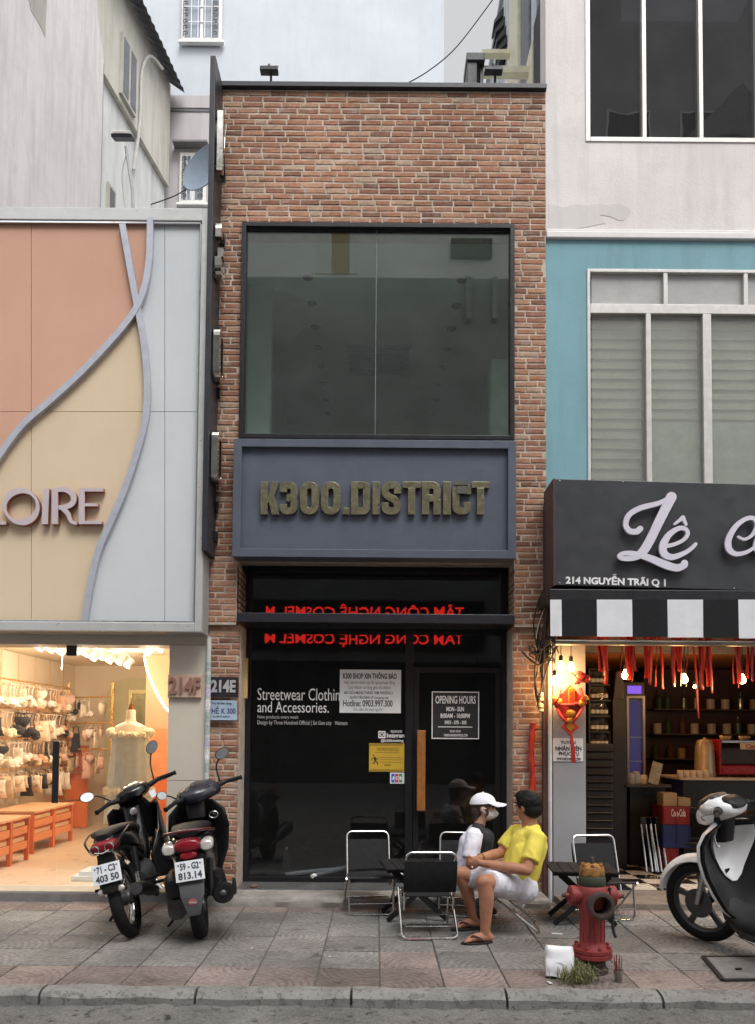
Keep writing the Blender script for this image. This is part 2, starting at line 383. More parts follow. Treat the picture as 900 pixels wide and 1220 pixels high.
while y < 7.3:
    for i in range(-13, 14):
        o = link('paver', pv[0], pav, 0, False)
        x = i * .4 + .03; k = rnd.randrange(4)
        cxy = Vector((x + .196, y + .196, rnd.uniform(-.004, .003)))
        Mx = Matrix.Translation(cxy) @ Matrix.Rotation(k * math.pi / 2, 4, 'Z') @ Matrix.Rotation(rnd.uniform(-.012, .012), 4, 'X') @ Matrix.Translation((-.196, -.196, 0))
        o.matrix_basis = Mx
        red = row in (0, 5) or (row == 1 and rnd.random() < .12)
        o.color = (1.12, .96, .92, 1) if red else (1, 1, 1, 1)
    y += .4; row += 1
# kerb stones
KERB = worn('kerb_stone', (.235, .228, .216), (.17, .164, .156), .9, .57, 9, .8)
kb = MB().box(-60, 60, 4.73, 4.838, -.15, -.1).build('kerb', JOINT, kind='structure')
for i in range(-7, 9):
    x0 = -1.995 + .93 * i
    m_ = MB(); L = .93 - .016
    prof = [(4.72, -.15), (4.72, -.03), (4.745, -.006), (4.78, .004), (4.85, .004), (4.85, -.15)]
    m_.loft([[(x0 + t, a + .012 * noise.noise(((x0 + t) * 4, a * 9, 7)), b + (.012 * noise.noise(((x0 + t) * 5, a * 9, 1)) if b > -.1 else 0)) for a, b in prof] for t in [L * j / 26 for j in range(27)]])
    m_.build('kerb_stone', KERB, kb, smooth=True)

# ------------------------------------------------------------------ brick house in the middle
def mat_brick(use_obj):
    m, n, out = new_mat('brick_single' if use_obj else 'brick_mass')
    geo = n.nodes.new('ShaderNodeNewGeometry')
    if use_obj: rv = n.nodes.new('ShaderNodeObjectInfo').outputs['Random']
    else: rv = node(n, 'ShaderNodeAttribute', attribute_name='tone').outputs['Fac']
    r = ramp(n, [(0, (.20, .105, .072)), (.12, (.28, .14, .092)), (.42, (.36, .178, .112)), (.70, (.41, .215, .135)), (.9, (.44, .265, .175)), (1, (.43, .32, .24))])
    n.links.new(rv, r.inputs[0])
    a = node(n, 'ShaderNodeTexNoise', Scale=30, Detail=6, Roughness=.7); n.links.new(geo.outputs['Position'], a.inputs[0])
    f = ramp(n, [(.3, (.68,) * 3), (.7, (1.22,) * 3)]); n.links.new(a.outputs[0], f.inputs[0])
    c = mix(n, 1., r.outputs[0], f.outputs[0], 'MULTIPLY')
    s = node(n, 'ShaderNodeTexNoise', Scale=7, Detail=9, Roughness=.75); n.links.new(geo.outputs['Position'], s.inputs[0])
    k = ramp(n, [(.53, (0,) * 3), (.68, (.75,) * 3)]); n.links.new(s.outputs[0], k.inputs[0])
    c = mix(n, k.outputs[0], c, (.42, .35, .30))
    lg = node(n, 'ShaderNodeTexNoise', Scale=.8, Detail=4, Roughness=.6); n.links.new(geo.outputs['Position'], lg.inputs[0])
    l2 = ramp(n, [(.3, (.7,) * 3), (.7, (1.2,) * 3)]); n.links.new(lg.outputs[0], l2.inputs[0])
    c = mix(n, 1., c, l2.outputs[0], 'MULTIPLY')
    pbr(n, out, c, .9, 0, .25, bump(n, a.outputs[0], .5, .005)); return m
BR1, BR2 = mat_brick(True), mat_brick(False)
MORTAR = M('mortar', (.50, .42, .345), .95, 0, .28, 9, .8, 60)
INNER = M('room_wall', (.62, .63, .61), .8, 0, .1, 2)
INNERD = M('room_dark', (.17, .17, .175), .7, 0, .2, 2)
CEILM = M('room_ceiling', (.78, .78, .76), .8, 0, .08, 2)
xL, xR = P(254, 420, YF).x, P(651, 420, YF).x
zT = P(455, 107, YF).z; zR = P(455, 101, YF).z
house = thing('brick_shophouse', 'narrow red brick shophouse with large upper window and slate blue name board', 'building', ((xL + xR) / 2, YF, 0))
wx0, wx1, wz0, wz1 = RC(287, 267, 613, 524, YF)          # upper window opening
sx0, sx1, sz0, sz1 = RC(278, 524, 615, 664, 7.20)        # sign box
ox0, ox1 = P(284, 850, YF).x, P(612, 850, YF).x          # ground floor opening
zstep = P(265, 744, YF).z                                # lower piers are set back below this line
yl = YF + .045                                           # face of lower piers
YG = 7.78                                                # ground floor glazing
ZS = .08                                                 # slab level
wall = MB()
YM = YF + .012
wall.box(xL, xR, YM, YF + .3, wz1, zT)                   # above window
wall.box(xL, wx0, YM, YF + .3, zstep, wz1); wall.box(wx1, xR, YM, YF + .3, zstep, wz1)
wall.box(wx0, wx1, YM + .02, YF + .3, sz0 + .02, wz0)    # behind sign
ylm = yl + .012
wall.box(xL, ox0, ylm, YG + .3, ZS, zstep - .002); wall.box(ox1, xR, ylm, YG + .3, ZS, zstep - .002)
wallo = wall.build('wall', MORTAR, house)
shell = MB()                                             # side walls, floors, roof slab, rear wall
shell.box(xL, xL + .12, YF + .302, 13, 0, zT - .05); shell.box(xR - .12, xR, YF + .302, 13, 0, zT - .05)
shell.box(xL + .12, xR - .12, 12.6, 12.75, 0, zT - .05)
zc = P(450, 268, YF).z + .12                             # ceiling of upper room
zfl = wz0 - .05
shell.box(xL + .12, xR - .12, YF + .302, 12.6, zc, zc + .12)
shell.build('interior_shell', INNER, house)
bx('ceiling_panel', CEILM, house, xL + .12, xR - .12, YF + .305, 12.59, zc - .014, zc - .003)
bx('upper_floor', M('room_floor', (.22, .2, .18), .4, 0, .15, 3), house, xL + .121, xR - .121, YF + .302, 12.59, zfl - .12, zfl)
# room of the ground floor: dark paint
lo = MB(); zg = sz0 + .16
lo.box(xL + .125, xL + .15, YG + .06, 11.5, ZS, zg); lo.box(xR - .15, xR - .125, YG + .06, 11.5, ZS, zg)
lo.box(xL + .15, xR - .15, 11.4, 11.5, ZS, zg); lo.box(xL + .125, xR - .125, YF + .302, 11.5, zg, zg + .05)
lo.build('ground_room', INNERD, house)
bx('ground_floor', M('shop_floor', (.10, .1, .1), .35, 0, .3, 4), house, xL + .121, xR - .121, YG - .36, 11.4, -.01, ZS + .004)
# steel cap along the parapet
bx('roof_cap', BLACK, house, xL - .01, xR + .005, YF - .035, YF + .36, zT + .002, zR, .004)

# bricks -------------------------------------------------------------
CH = .0578
def brick_ring(L, h, jit, rg):
    j = lambda: rg.uniform(-jit, jit)
    d = .0045 + rg.uniform(-.0015, .002)
    back = [(0, .012, 0), (L, .012, 0), (L, .012, h), (0, .012, h)]
    e = [(j(), .012 - d * .55, j()), (L / 2, .012 - d * .55, j()), (L + j(), .012 - d * .55, j()), (L + j(), .012 - d * .55, h + j()), (L / 2, .012 - d * .55, h + j()), (j(), .012 - d * .55, h + j())]
    c = .0045
    fr = [(e[0][0] + c, -d + .012 - rg.uniform(0, .003), e[0][2] + c), (L / 2, -d + .012, e[1][2] + c), (e[2][0] - c, -d + .012 - rg.uniform(0, .003), e[2][2] + c), (e[3][0] - c, -d + .012, e[3][2] - c), (L / 2, -d + .012 - rg.uniform(0, .003), e[4][2] - c), (e[5][0] + c, -d + .012, e[5][2] - c)]
    bk = [(0, .013, 0), (L / 2, .013, 0), (L, .013, 0), (L, .013, h), (L / 2, .013, h), (0, .013, h)]
    fs = []
    for a, b in ((0, 6), (6, 12)):
        for i in range(6): fs.append((a + i, a + (i + 1) % 6, b + (i + 1) % 6, b + i))
    fs += [(12, 13, 16, 17), (13, 14, 15, 16)]
    return bk + e + fr, fs
rb = random.Random(11)
variants = []
for k in range(10):
    vs_, fs_ = brick_ring(.19, .043, .0024, rb); variants.append(MB().add(vs_, fs_).mesh('brick', BR1))
mass = MB(); tones = []
def put_brick(x, z, L, h=.0425, Mx=None):
    vs_, fs_ = brick_ring(L, h, .0024, rb)
    T = (Mx or Matrix.Identity(4)) @ Matrix.Translation((x, 0, z))
    mass.add([T @ Vector(p) for p in vs_], fs_); t = rb.random(); tones.extend([t] * len(fs_))
def spans(z):
    if z > wz1 - .02: return [(xL, xR)]
    if z > zstep - .01: return [(xL, wx0 if z > wz0 - .03 else min(ox0, wx0 - .005)), (wx1 if z > wz0 - .03 else max(ox1, wx1 + .005), xR)]
    return [(xL + .01, ox0), (ox1, xR - .01)]
n_single = 0; ci = 0; z = zT - CH - .004
first = True
while z > ZS - .02:
    lowp = z <= zstep - .03
    yy = (yl if lowp else YF) + .0
    if zstep - .03 < z < zstep: z -= CH * .4; ci += 1; continue
    for a, b in spans(z + .02):
        x = a - (rb.uniform(.02, .17)); drift = 0
        while x < b - .01:
            L = rb.uniform(.165, .205) if rb.random() < .82 else rb.uniform(.09, .15)
            x0, x1 = max(a + .002, x), min(b - .002, x + L); x += L + rb.uniform(.011, .019)
            if x1 - x0 < .025: continue
            zz = z + rb.uniform(-.002, .002)
            if z > wz1 - .02 and n_single < 300 and x1 - x0 > .1:
                o = link('brick', variants[rb.randrange(10)], wallo, 0, False)
                o.matrix_basis = Matrix.Translation((x0, yy, zz)) @ Matrix.Rotation(rb.uniform(-.007, .007), 4, 'Y') @ Matrix.Diagonal(((x1 - x0) / .19, 1, rb.uniform(.94, 1.06), 1))
                o.matrix_parent_inverse = wm(wallo).inverted(); n_single += 1
            else:
                put_brick(x0, zz, x1 - x0, Mx=Matrix.Translation((0, yy, 0)))
    ci += 1; z -= CH
# brick returns of the ground floor opening
for side in (-1, 1):
    z = ZS + .01
    while z < sz0 - .05:
        low = z < zstep - .03
        y0 = (yl if low else YF) + .004; y1 = YG - .03; a = y0 - (0 if int(z / CH) % 2 else .095)
        while a < y1 - .02:
            L = .185; s0, s1 = max(a, y0), min(a + L, y1); a += L + .013
            if s1 - s0 < .03: continue
            if side > 0: Mx = Matrix.Translation((ox1 - .002, 0, 0)) @ Matrix.Rotation(-math.pi / 2, 4, 'Z'); put_brick(-s1, z, s1 - s0, Mx=Mx)
            else: Mx = Matrix.Translation((ox0 + .002, 0, 0)) @ Matrix.Rotation(math.pi / 2, 4, 'Z'); put_brick(s0, z, s1 - s0, Mx=Mx)
        z += CH
me = mass.mesh('brick_courses', BR2, recalc=False); attr_rnd(me, tones)
link('brick_courses', me, wallo, 0, True, kind='stuff')
# upper floor edge between the two storeys where the upper brickwork overhangs
# ------------------------------------------------------------------ upper window
GL_UP = glass('upper_window_glass', (.84, .93, .885), 2.0, .02, 0, 0)
GL_LO = glass('shopfront_glass', (.62, .64, .66), 1.5, .01, 0, .012)
win = frame('window', DARKF, house, wx0, wx1, wz0 + .002, wz1, YF - .022, .12, .042)
xm = P(448, 400, YF).x
for a, b in ((wx0 + .043, xm - .006), (xm + .006, wx1 - .043)):
    bx('pane', GL_UP, win, a, b, YF + .03, YF + .042, wz0 + .045, wz1 - .043, 0)
bx('silicone_joint', M('silicone', (.14, .17, .165), .5), win, xm - .004, xm + .004, YF + .028, YF + .044, wz0 + .046, wz1 - .044, 0)
for (xa, ya), (xb, yb), n_ in (((361, 316), (388, 485), 8), ((549, 318), (515, 485), 8)):
    for i in range(n_):
        t = i / (n_ - 1)
        dy = 930 * (zc - CAMH)
        Ya = dy / (874.6 - ya); Yb = dy / (874.6 - yb); Yd = Ya + (Yb - Ya) * t
        xw = ((xa - 450) / 930 * Ya) * (1 - t) + ((xb - 450) / 930 * Yb) * t
        MB().lathe([(.055, 0), (.06, .012), (.04, .014), (.035, .004)], (xw, Yd, zc - .03), n=14).build('downlight', DARKF, house)
v0 = 930 * (zc - CAMH) / (874.6 - 421); v1 = 930 * (zc - CAMH) / (874.6 - 400)
vent = bx('ceiling_vent', M('vent_white', (.05, .055, .055), .5), house, -.45, .42, v0 - .45, v1, zc - .035, zc - .016)
for i in range(4): bx('slat', DARKF, vent, -.42, .39, v0 - .42 + i * .2, v0 - .25 + i * .2, zc - .042, zc - .036, 0)
# pale column and partition in the upper room
bx('column', M('column_paint', (.62, .62, .6), .7), house, P(586, 480, 8.5).x, P(606, 480, 8.5).x, 8.5, 8.7, zfl, P(590, 428, 8.5).z)
bx('partition', INNER, house, xL + .13, P(322, 480, 8.6).x, 8.6, 8.75, zfl, zc - .02)
# ------------------------------------------------------------------ name board
SLATE = M('slate_blue_paint', lin((80, 87, 100)), .45, .0, .12, 4, .05, 200)
yb0 = 7.20
board = MB().box(sx0, sx1, yb0 + .045, YF + .01, sz0, sz1).build('sign_box', SLATE, house, bevel=.003)
frame('sign_rim', SLATE, board, sx0 - .002, sx1 + .002, sz0 - .002, sz1 + .002, yb0, .044, .075)
bx('sign_soffit', DARKF, house, ox0 - .03, ox1 + .03, YF + .011, YG + .05, sz0 + .03, sz0 + .06)
BRASS = M('dark_brass', (.25, .235, .15), .34, .75, .35, 18)
def fillet(pts, r, closed=False, n=5):
    out = []; k = len(pts)
    for i, p in enumerate(pts):
        if not closed and i in (0, k - 1): out.append(p); continue
        a, b = pts[i - 1], pts[(i + 1) % k]; p = Vector(p)
        da = (Vector(a) - p); db = (Vector(b) - p); rr = min(r, da.length * .5, db.length * .5)
        A, B = p + da.normalized() * rr, p + db.normalized() * rr
        for j in range(n + 1):
            t = j / n; out.append(tuple(A * (1 - t) ** 2 + p * (2 * t * (1 - t)) + B * t * t))
    return out
def block_letter(ch, x, z, w_, h, t, fn, d0, d1):
    m = MB(); q = t / 2; l, r_, b, tp = x + q, x + w_ - q, z + q, z + h - q
    S = lambda p, rr=t * .75, closed=False, off=0.: m.stroke(fillet(p, rr, closed), t, fn, d0 + off, d1 - off, closed)
    Bx = lambda x0, x1, z0, z1: m.prism([(x0, z0), (x1, z0), (x1, z1), (x0, z1)], fn, d0 + .001, d1 - .0008)
    H = lambda f: z + h * f
    if ch in '0O': S([(l, b), (r_, b), (r_, tp), (l, tp)], t * .9, True)
    elif ch == 'D': S([(l, b), (r_, b), (r_, tp), (l, tp)], t * .5, True); Bx(x, x + t, z, z + h)
    elif ch == 'I': Bx(x, x + w_, z, z + h)
    elif ch == '.': Bx(x, x + w_, z, z + w_)
    elif ch == 'T': Bx(x, x + w_, H(.81), z + h); Bx(x + w_ / 2 - t / 2, x + w_ / 2 + t / 2, z, H(.81))
    elif ch == 'K':
        Bx(x, x + t, z, z + h)
        m.prism([(x + t, H(.42)), (x + w_ - t * .95, z + h), (x + w_ + t * .02, z + h), (x + t, H(.42) - h * .12)][:4] if 0 else [(x + t * .9, H(.36)), (x + t * 1.25, H(.66)), (x + w_ - t, z + h), (x + w_, z + h), (x + t * 1.6, H(.36))], fn, d0, d1 - .0005)
        m.prism([(x + t * 1.05, H(.5)), (x + t * 1.75, H(.7)), (x + w_ + t * .05, z), (x + w_ - t, z)], fn, d0, d1 - .001)
    elif ch == 'S': S([(r_, H(.64)), (r_, tp), (l, tp), (l, H(.58)), (r_, H(.42)), (r_, b), (l, b), (l, H(.36))])
    elif ch == 'C': S([(r_, H(.62)), (r_, tp), (l, tp), (l, b), (r_, b), (r_, H(.38))])
    elif ch == '3': S([(l, H(.68)), (l, tp), (r_, tp), (r_, H(.52)), (x + w_ * .4, H(.51))]); Bx(x + w_ * .36, x + w_ * .8, H(.42), H(.59)); S([(x + w_ * .4, H(.505)), (r_, H(.5)), (r_, b), (l, b), (l, H(.32))], off=.0004)
    elif ch == 'R':
        Bx(x, x + t, z, z + h); S([(x + t * .6, tp), (r_, tp), (r_, H(.5)), (x + t * .6, H(.5))]); Bx(x + w_ - t, x + w_, z, H(.47))
    return m
fn_board = lambda u, v, d: Vector((u, yb0 + .045 - d, v))
LET = [('K', 311, 333), ('3', 334, 355), ('0', 358, 380), ('0', 383, 406), ('.', 408.5, 416.5), ('D', 418.5, 441), ('I', 444, 452.5), ('S', 455, 478), ('T', 480, 501), ('R', 503, 525), ('I', 528, 537), ('C', 539, 561), ('T', 562, 583)]
for ch, a, b in LET:
    x0, x1, z0, z1 = RC(a, 574.5, b, 613.5, yb0 + .02)
    block_letter(ch, x0, z0, x1 - x0, z1 - z0, .066, fn_board, .006, .042).build('letter', BRASS, board, bevel=.002)
# torn tape left on the second last letter
x0, x1, z0, z1 = RC(541, 574, 558, 592, yb0)
MB().box(x0, x1, yb0 - .006, yb0 - .001, z1 - .03, z1 + .006).box(x0 + .03, x1 - .01, yb0 - .008, yb0 - .002, z0 + .03, z0 + .1).build('tape_scrap', M('tape_dark', (.09, .085, .07), .5), board)
# ------------------------------------------------------------------ ground floor front
gx0, gx1 = ox0 + .02, ox1 - .02
front = thing('shopfront_dummy', '', '') if 0 else None
fr_top = sz0 + .028
pz_can0, pz_can1 = P(445, 742, 7.36).z, P(445, 731, 7.36).z
MB().box(ox0 - .015, ox1 + .005, 7.36, YG + .02, pz_can0, pz_can1).build('canopy_plate', M('canopy_steel', lin((44, 47, 54)), .35, .2, .15, 5), house, bevel=.004)
fl = frame('front_frame', DARKF, house, gx0 - .018, gx1 + .018, ZS + .004, fr_top, YG, .08, .05)
ztr = P(445, 733, YG).z
bx('transom_bar', DARKF, fl, gx0 + .033, gx1 - .033, YG + .005, YG + .075, ztr - .06, ztr, .003)
trn = bx('transom_pane', GL_LO, fl, gx0 + .034, gx1 - .034, 0, .01, 0, fr_top - .052 - ztr - .002, 0)
trn.matrix_parent_inverse = Matrix.Identity(4); trn.matrix_parent_inverse = wm(fl).inverted()
trn.matrix_basis = Matrix.Translation((0, YG + .035, ztr + .001)) @ Matrix.Rotation(R(1.45), 4, 'X')
xmu0, xmu1 = P(483, 900, YG).x, P(492, 900, YG).x
bx('mullion', DARKF, fl, xmu0, xmu1, YG + .004, YG + .078, ZS + .055, ztr - .061, .003)
bx('fixed_pane', GL_LO, fl, gx0 + .034, xmu0 - .001, YG + .03, YG + .04, ZS + .056, ztr - .062, 0)
door = frame('door', DARKF, house, xmu1 + .004, gx1 - .036, ZS + .056, P(540, 795, YG).z, YG + .012, .05, .055)
dz1 = P(540, 795, YG).z
bx('door_pane', GL_LO, door, xmu1 + .06, gx1 - .092, YG + .03, YG + .04, ZS + .112, dz1 - .056, 0)
bx('door_head_pane', GL_LO, fl, xmu1 + .002, gx1 - .035, YG + .03, YG + .04, dz1 + .004, ztr - .062, 0)
WOOD = M('handle_wood', lin((150, 95, 45)), .5, 0, .3, 18)
hx0, hx1, hz0, hz1 = RC(497, 870, 507, 966, YG - .05)
bx('door_handle', WOOD, door, hx0, hx1, YG - .06, YG - .025, hz0, hz1, .006)
# prints stuck to the glass (on its outer face)
YS = YG + .026
WHITEINK = M('white_vinyl', (.80, .80, .80), .5, 0, .06, 8)
GREYINK = M('grey_vinyl', (.42, .42, .42), .5, 0, .06, 8)
BLACKINK = M('black_print', (.02, .02, .022), .6, 0, .1, 8)
greyprint = M('grey_print', (.22, .22, .22), .6, 0, .1, 8)
stk = thing('window_lettering', 'white vinyl lettering about streetwear clothing on the dark shop window', 'lettering', P(355, 845, YS))
for s_, a, b, c, d in (('Streetwear Clothin', 307, 820, 405, 834.5), ('and Accessories.', 307, 836, 392, 849)):
    ptext(s_, WHITEINK, stk, a, b, c, d, YS, .0015, .0)
ptext('New products every week', GREYINK, stk, 307, 852, 356, 857.5, YS, .0015, .002)
ptext('Design by Three Hundred Official | Sai Gon city   Vietnam', GREYINK, stk, 307, 858.5, 414, 865, YS, .0015, .002)
PAPER = M('paper_white', (.74, .75, .76), .7, 0, .06, 3)
nx0, nx1, nz0, nz1 = RC(405, 798, 478, 849.5, YS)
notice = MB().box(nx0, nx1, YS - .004, YS - .002, nz0, nz1).build('paper_notice', PAPER, None, world=False, label='white paper notice with a hotline number on the dark shop window', cat='notice')
for s_, a, b, c, d, mt, bo in (('K300 SHOP XIN THÔNG BÁO', 409, 800.5, 473, 809, BLACKINK, .006), ('Hiện tại chi nhánh này đã ngưng hoạt động', 410, 811, 471, 816, greyprint, .002), ('Quý khách vui lòng ghé chi nhánh:', 415, 817, 466, 822, greyprint, .002),
        ('600 CÁCH MẠNG THÁNG TÁM, PHƯỜNG 5', 410, 822.5, 468, 828, BLACKINK, .003), ('QUẬN TÂN BÌNH để shopping nha', 417, 828.5, 463, 833.5, BLACKINK, .003), ('Hotline: 0903.997.300', 409, 834, 468, 842, BLACKINK, .004), ('Xin cảm ơn mọi người !', 421, 843, 457, 848, greyprint, .003)):
    ptext(s_, mt, notice, a, b, c, d, YS - .0045, .0008, bo)
oh = thing('opening_hours_sign', 'black square opening hours sign with white border on the glass door', 'sign', P(542, 852, YS))
a0, a1, b0, b1 = RC(514.5, 824, 571, 880.5, YS)
bx('sign_plate', BLACKINK, oh, a0 + .004, a1 - .004, YS - .003, YS - .001, b0 + .004, b1 - .004, 0)
frame('border', WHITEINK, oh, a0, a1, b0, b1, YS - .005, .004, .010, 0)
for s_, a, b, c, d, bo in (('OPENING HOURS', 519, 829, 567, 838.5, .004), ('MON - SUN', 532, 842, 553, 847.5, .006), ('8:00AM - 10:00PM', 525, 850, 560, 855.5, .006), ('0903 - 070 - 300', 530, 858.5, 556, 863, .005), ('WE BUY ONLINE', 536, 870, 549, 872.5, .003), ('THREEHUNDREDOFFICIAL.COM', 529, 874.5, 557, 877.5, .003)):
    ptext(s_, WHITEINK, oh, a, b, c, d, YS - .0045, .001, bo)
pbx('rule', WHITEINK, oh, 522, 865.6, 563, 866.6, YS - .005, .001, 0)
ig = thing('social_media_sticker', 'small white camera icon and handwriting sticker above the yellow warning', 'sticker', P(463, 879, YS))
i0, i1, j0, j1 = RC(451, 871, 459.5, 879.5, YS)
frame('icon_outline', WHITEINK, ig, i0, i1, j0, j1, YS - .003, .002, .011, .0)
MB().stroke([((i0 + i1) / 2 + .017 * math.cos(t * .5236), (j0 + j1) / 2 + .017 * math.sin(t * .5236)) for t in range(12)], .008, lambda u, v, d: Vector((u, YS - d, v)), .001, .003, True).build('icon_ring', WHITEINK, ig)
ptext('FOLLOW US ON', WHITEINK, ig, 466, 870, 479, 873, YS, .001, .003)
ptext('Instagram', WHITEINK, ig, 461, 873.5, 482, 880.5, YS, .001, .004)
ptext('@k300clothing', WHITEINK, ig, 454, 880.5, 481, 885, YS, .001, .003)
YEL = M('warning_yellow', lin((196, 160, 48)), .55, 0, .1, 6)
wx_, wX_, wz_, wZ_ = RC(440, 885.5, 482, 919.5, YS)
warn = MB().box(wx_, wX_, YS - .004, YS - .002, wz_, wZ_).build('warning_sticker', YEL, None, world=False, label='yellow warning sticker with black hazard stripes on the shop window', cat='sticker')
hz = MB()
for zt in (wz_ + .002, wZ_ - .026):
    k = 0; x = wx_ + .004
    while x < wX_ - .026:
        hz.prism([(x, zt), (x + .009, zt), (x + .026, zt + .024), (x + .017, zt + .024)], lambda u, v, d: Vector((u, YS - .0042 - d, v)), 0, .0008); x += .0205
hz.build('hazard_stripes', BLACKINK, warn)
ptext('WARNING', BLACKINK, warn, 449, 890.5, 475, 895, YS - .0045, .0008, -.001)
for k, (a, c) in enumerate(((447, 476), (453, 478), (453, 480), (453, 480), (458, 466))):
    pbx('print_line', BLACKINK, warn, a, (896.5, 902.5, 905, 908, 911)[k], c, (897, 903, 905.4, 908.4, 912)[k], YS - .0046, .0008, 0)
fig = MB(); f2 = lambda px, py: (P(px, py, YS).x, P(px, py, YS).z); fnp = lambda u, v, d: Vector((u, YS - .0045 - d, v))
for pts_, wd in (([(446.5, 902), (447.5, 906)], .02), ([(447.5, 906), (450, 908.5), (450.5, 911)], .01), ([(447.5, 906), (446, 909), (443.5, 909.5)], .01), ([(446.5, 902.5), (449.5, 904.5), (451.5, 903.5)], .008), ([(446.3, 902.5), (443.5, 903.5), (443, 905.5)], .008), ([(444.8, 899.4), (446.2, 900.4)], .013)):
    fig.stroke([f2(*p) for p in pts_], wd, fnp, 0, .0008)
fig.build('running_figure', BLACKINK, warn)
jx0, jx1, jz0, jz1 = RC(465, 920.5, 482, 933.5, YS)
card = MB().box(jx0, jx1, YS - .004, YS - .002, jz0, jz1).build('card_logo_sticker', PAPER, None, world=False, label='small white card payment logo sticker below the yellow warning', cat='sticker')
for k, (ch, c) in enumerate((('J', (.02, .12, .5)), ('C', (.5, .04, .06)), ('B', (.03, .3, .12)))):
    a, b = jx0 + .012 + k * .038, jx0 + .012 + k * .038 + .033
    bx('logo_bar', M('logo_ink_' + ch.lower(), c, .5, 0, .05), card, a, b, YS - .0052, YS - .0044, jz0 + .01, jz1 - .01, .0)
    text(ch, WHITEINK, card, ((a + b) / 2, YS - .0055, (jz0 + jz1) / 2), .05, .0006, .003, fit=(.022, .034))
# yellow stand-off strip on the left jamb, rubbish behind the glass
pbx('jamb_strip', M('cream_wood', lin((205, 180, 120)), .7), house, 287, 784, 295, 832, YG - .10, .03)
junk = M('white_vinyl_roll', (.75, .75, .73), .6, 0, .2, 9)
for k, pts_ in enumerate((((340, 1042), (395, 1036), (450, 1032), (482, 1032)), ((372, 1044), (410, 1034), (440, 1028), (478, 1030)), ((420, 1044), (445, 1040), (480, 1043)))):
    MB().tube(cr([G(a, b, ZS + .05 + .012 * k) for a, b in pts_], 5), .022, 10).build('banner_roll', junk, None, smooth=True, world=False, label=('long off-white banner roll lying behind the shop glass', 'bent white banner roll crossing over the long one behind the glass', 'short white banner roll nearest the mullion behind the glass')[k], cat='banner roll', group='rolled banners behind the shop glass')
gb = G(341, 1044, ZS); bot = thing('water_bottle', 'clear plastic bottle standing behind the dark shop window', 'bottle', gb)
MB().lathe([(.035, 0), (.04, .01), (.04, .13), (.036, .15), (.04, .17), (.036, .21), (.014, .26), (.014, .275)], gb, n=16).build('bottle_body', glass('bottle_plastic', (.72, .74, .75), 1.5, .12), bot, smooth=True)
MB().lathe([(.016, 0), (.016, .022)], gb + Vector((0, 0, .276)), n=14).build('bottle_cap', WHITEP, bot, smooth=True)
# slab in front of the brick house, with a worn edge
slab = MB(); pr = [(7.05, -.02), (7.045, .045), (7.06, .072), (7.09, ZS - .003), (YG + .1, ZS), (YG + .1, -.02)]
sx = [P(247, 1070, 7.05).x + (P(656, 1070, 7.05).x - P(247, 1070, 7.05).x) * i / 60 for i in range(61)]
slab.loft([[(x, a + (.014 * noise.noise((x * 5, 1, b * 9)) if k < 4 else 0), b + (.006 * noise.noise((x * 7, 3, 0)) if k in (2, 3) else 0)) for k, (a, b) in enumerate(pr)] for x in sx])
slab.build('doorstep', M('step_concrete', (.25, .235, .215), .9, 0, .4, 6, .6, 40), None, smooth=True, world=False, kind='structure')
for k, (a, b, s) in enumerate(((302, 1058, .035), (508, 1062, .02))):
    q = G(a, b, ZS); st = MB().ball(q + Vector((0, 0, s * .5)), s, 9, 6, sc=(1, .8, .6)); st.v = [v + Vector((noise.noise(v * 40), noise.noise(v * 40 + Vector((5, 0, 0))), noise.noise(v * 40 + Vector((0, 5, 0))))) * s * .3 for v in st.v]
    st.build('brick_chip', BR2, None, world=False, label=('chip of brick lying on the doorstep by the left brick pier', 'tiny crumb of brick on the doorstep near the door')[k], cat='rubble')

# ------------------------------------------------------------------ boutique on the left
SILVER = M('fascia_silver', lin((196, 198, 196)), .35, .35, .1, 4)
YB = 7.10
bout = thing('boutique_building', 'boutique with peach, beige and pale grey curved fascia and lit shop window', 'building', (-3.6, YF, 0))
XB0 = -6.4; xBR = P(244.5, 500, YB).x
fz0, fz1 = P(120, 752, YB).z, P(120, 247, YB).z
MB().box(XB0, xBR, YB + .06, YF, fz0, fz1).build('fascia_core', M('fascia_core', (.3, .3, .3), .6), bout)
fr = MB(); yq = YB + .0595
a_, b_ = P(236.5, 500, YB).x, xBR
fr.box(a_, b_, YB, yq, fz0, fz1); zt_ = P(120, 262, YB).z; zb_ = P(120, 741, YB).z
fr.box(XB0, a_ - .001, YB, yq, zt_, fz1); fr.box(XB0, a_ - .001, YB, yq, fz0, zb_)
fas = fr.build('fascia_frame', SILVER, bout, bevel=.006)
# bright inner lip of the frame
for k, (q0, q1, r0, r1) in enumerate(((XB0, a_ - .012, zt_ - .022, zt_ - .002), (a_ - .018, a_ - .002, zb_ + .002, zt_ - .024), (XB0, a_ - .02, zb_ + .002, zb_ + .018))):
    bx('inner_lip', M('mirror_trim', (.75, .76, .76), .12, 1., .05), fas, q0, q1, YB + .012, YB + .055, r0, r1, .002)
PEACH = plaster('peach_panel', lin((194, 152, 130)), lin((202, 160, 138)), lin((178, 140, 120)), .12, .3, .02, .45, .8)
BEIGE = plaster('beige_panel', lin((206, 186, 158)), lin((213, 194, 166)), lin((184, 166, 140)), .12, .3, .02, .45, .8)
PALE = plaster('pale_grey_panel', lin((192, 198, 201)), lin((202, 207, 209)), lin((172, 177, 180)), .12, .35, .02, .45, .8)
CA = cr([(181, 255), (180.5, 285), (179.5, 312), (174, 345), (163, 372), (140, 402), (100, 445), (62, 480), (30, 508), (0, 548), (-40, 612), (-120, 740)], 6)
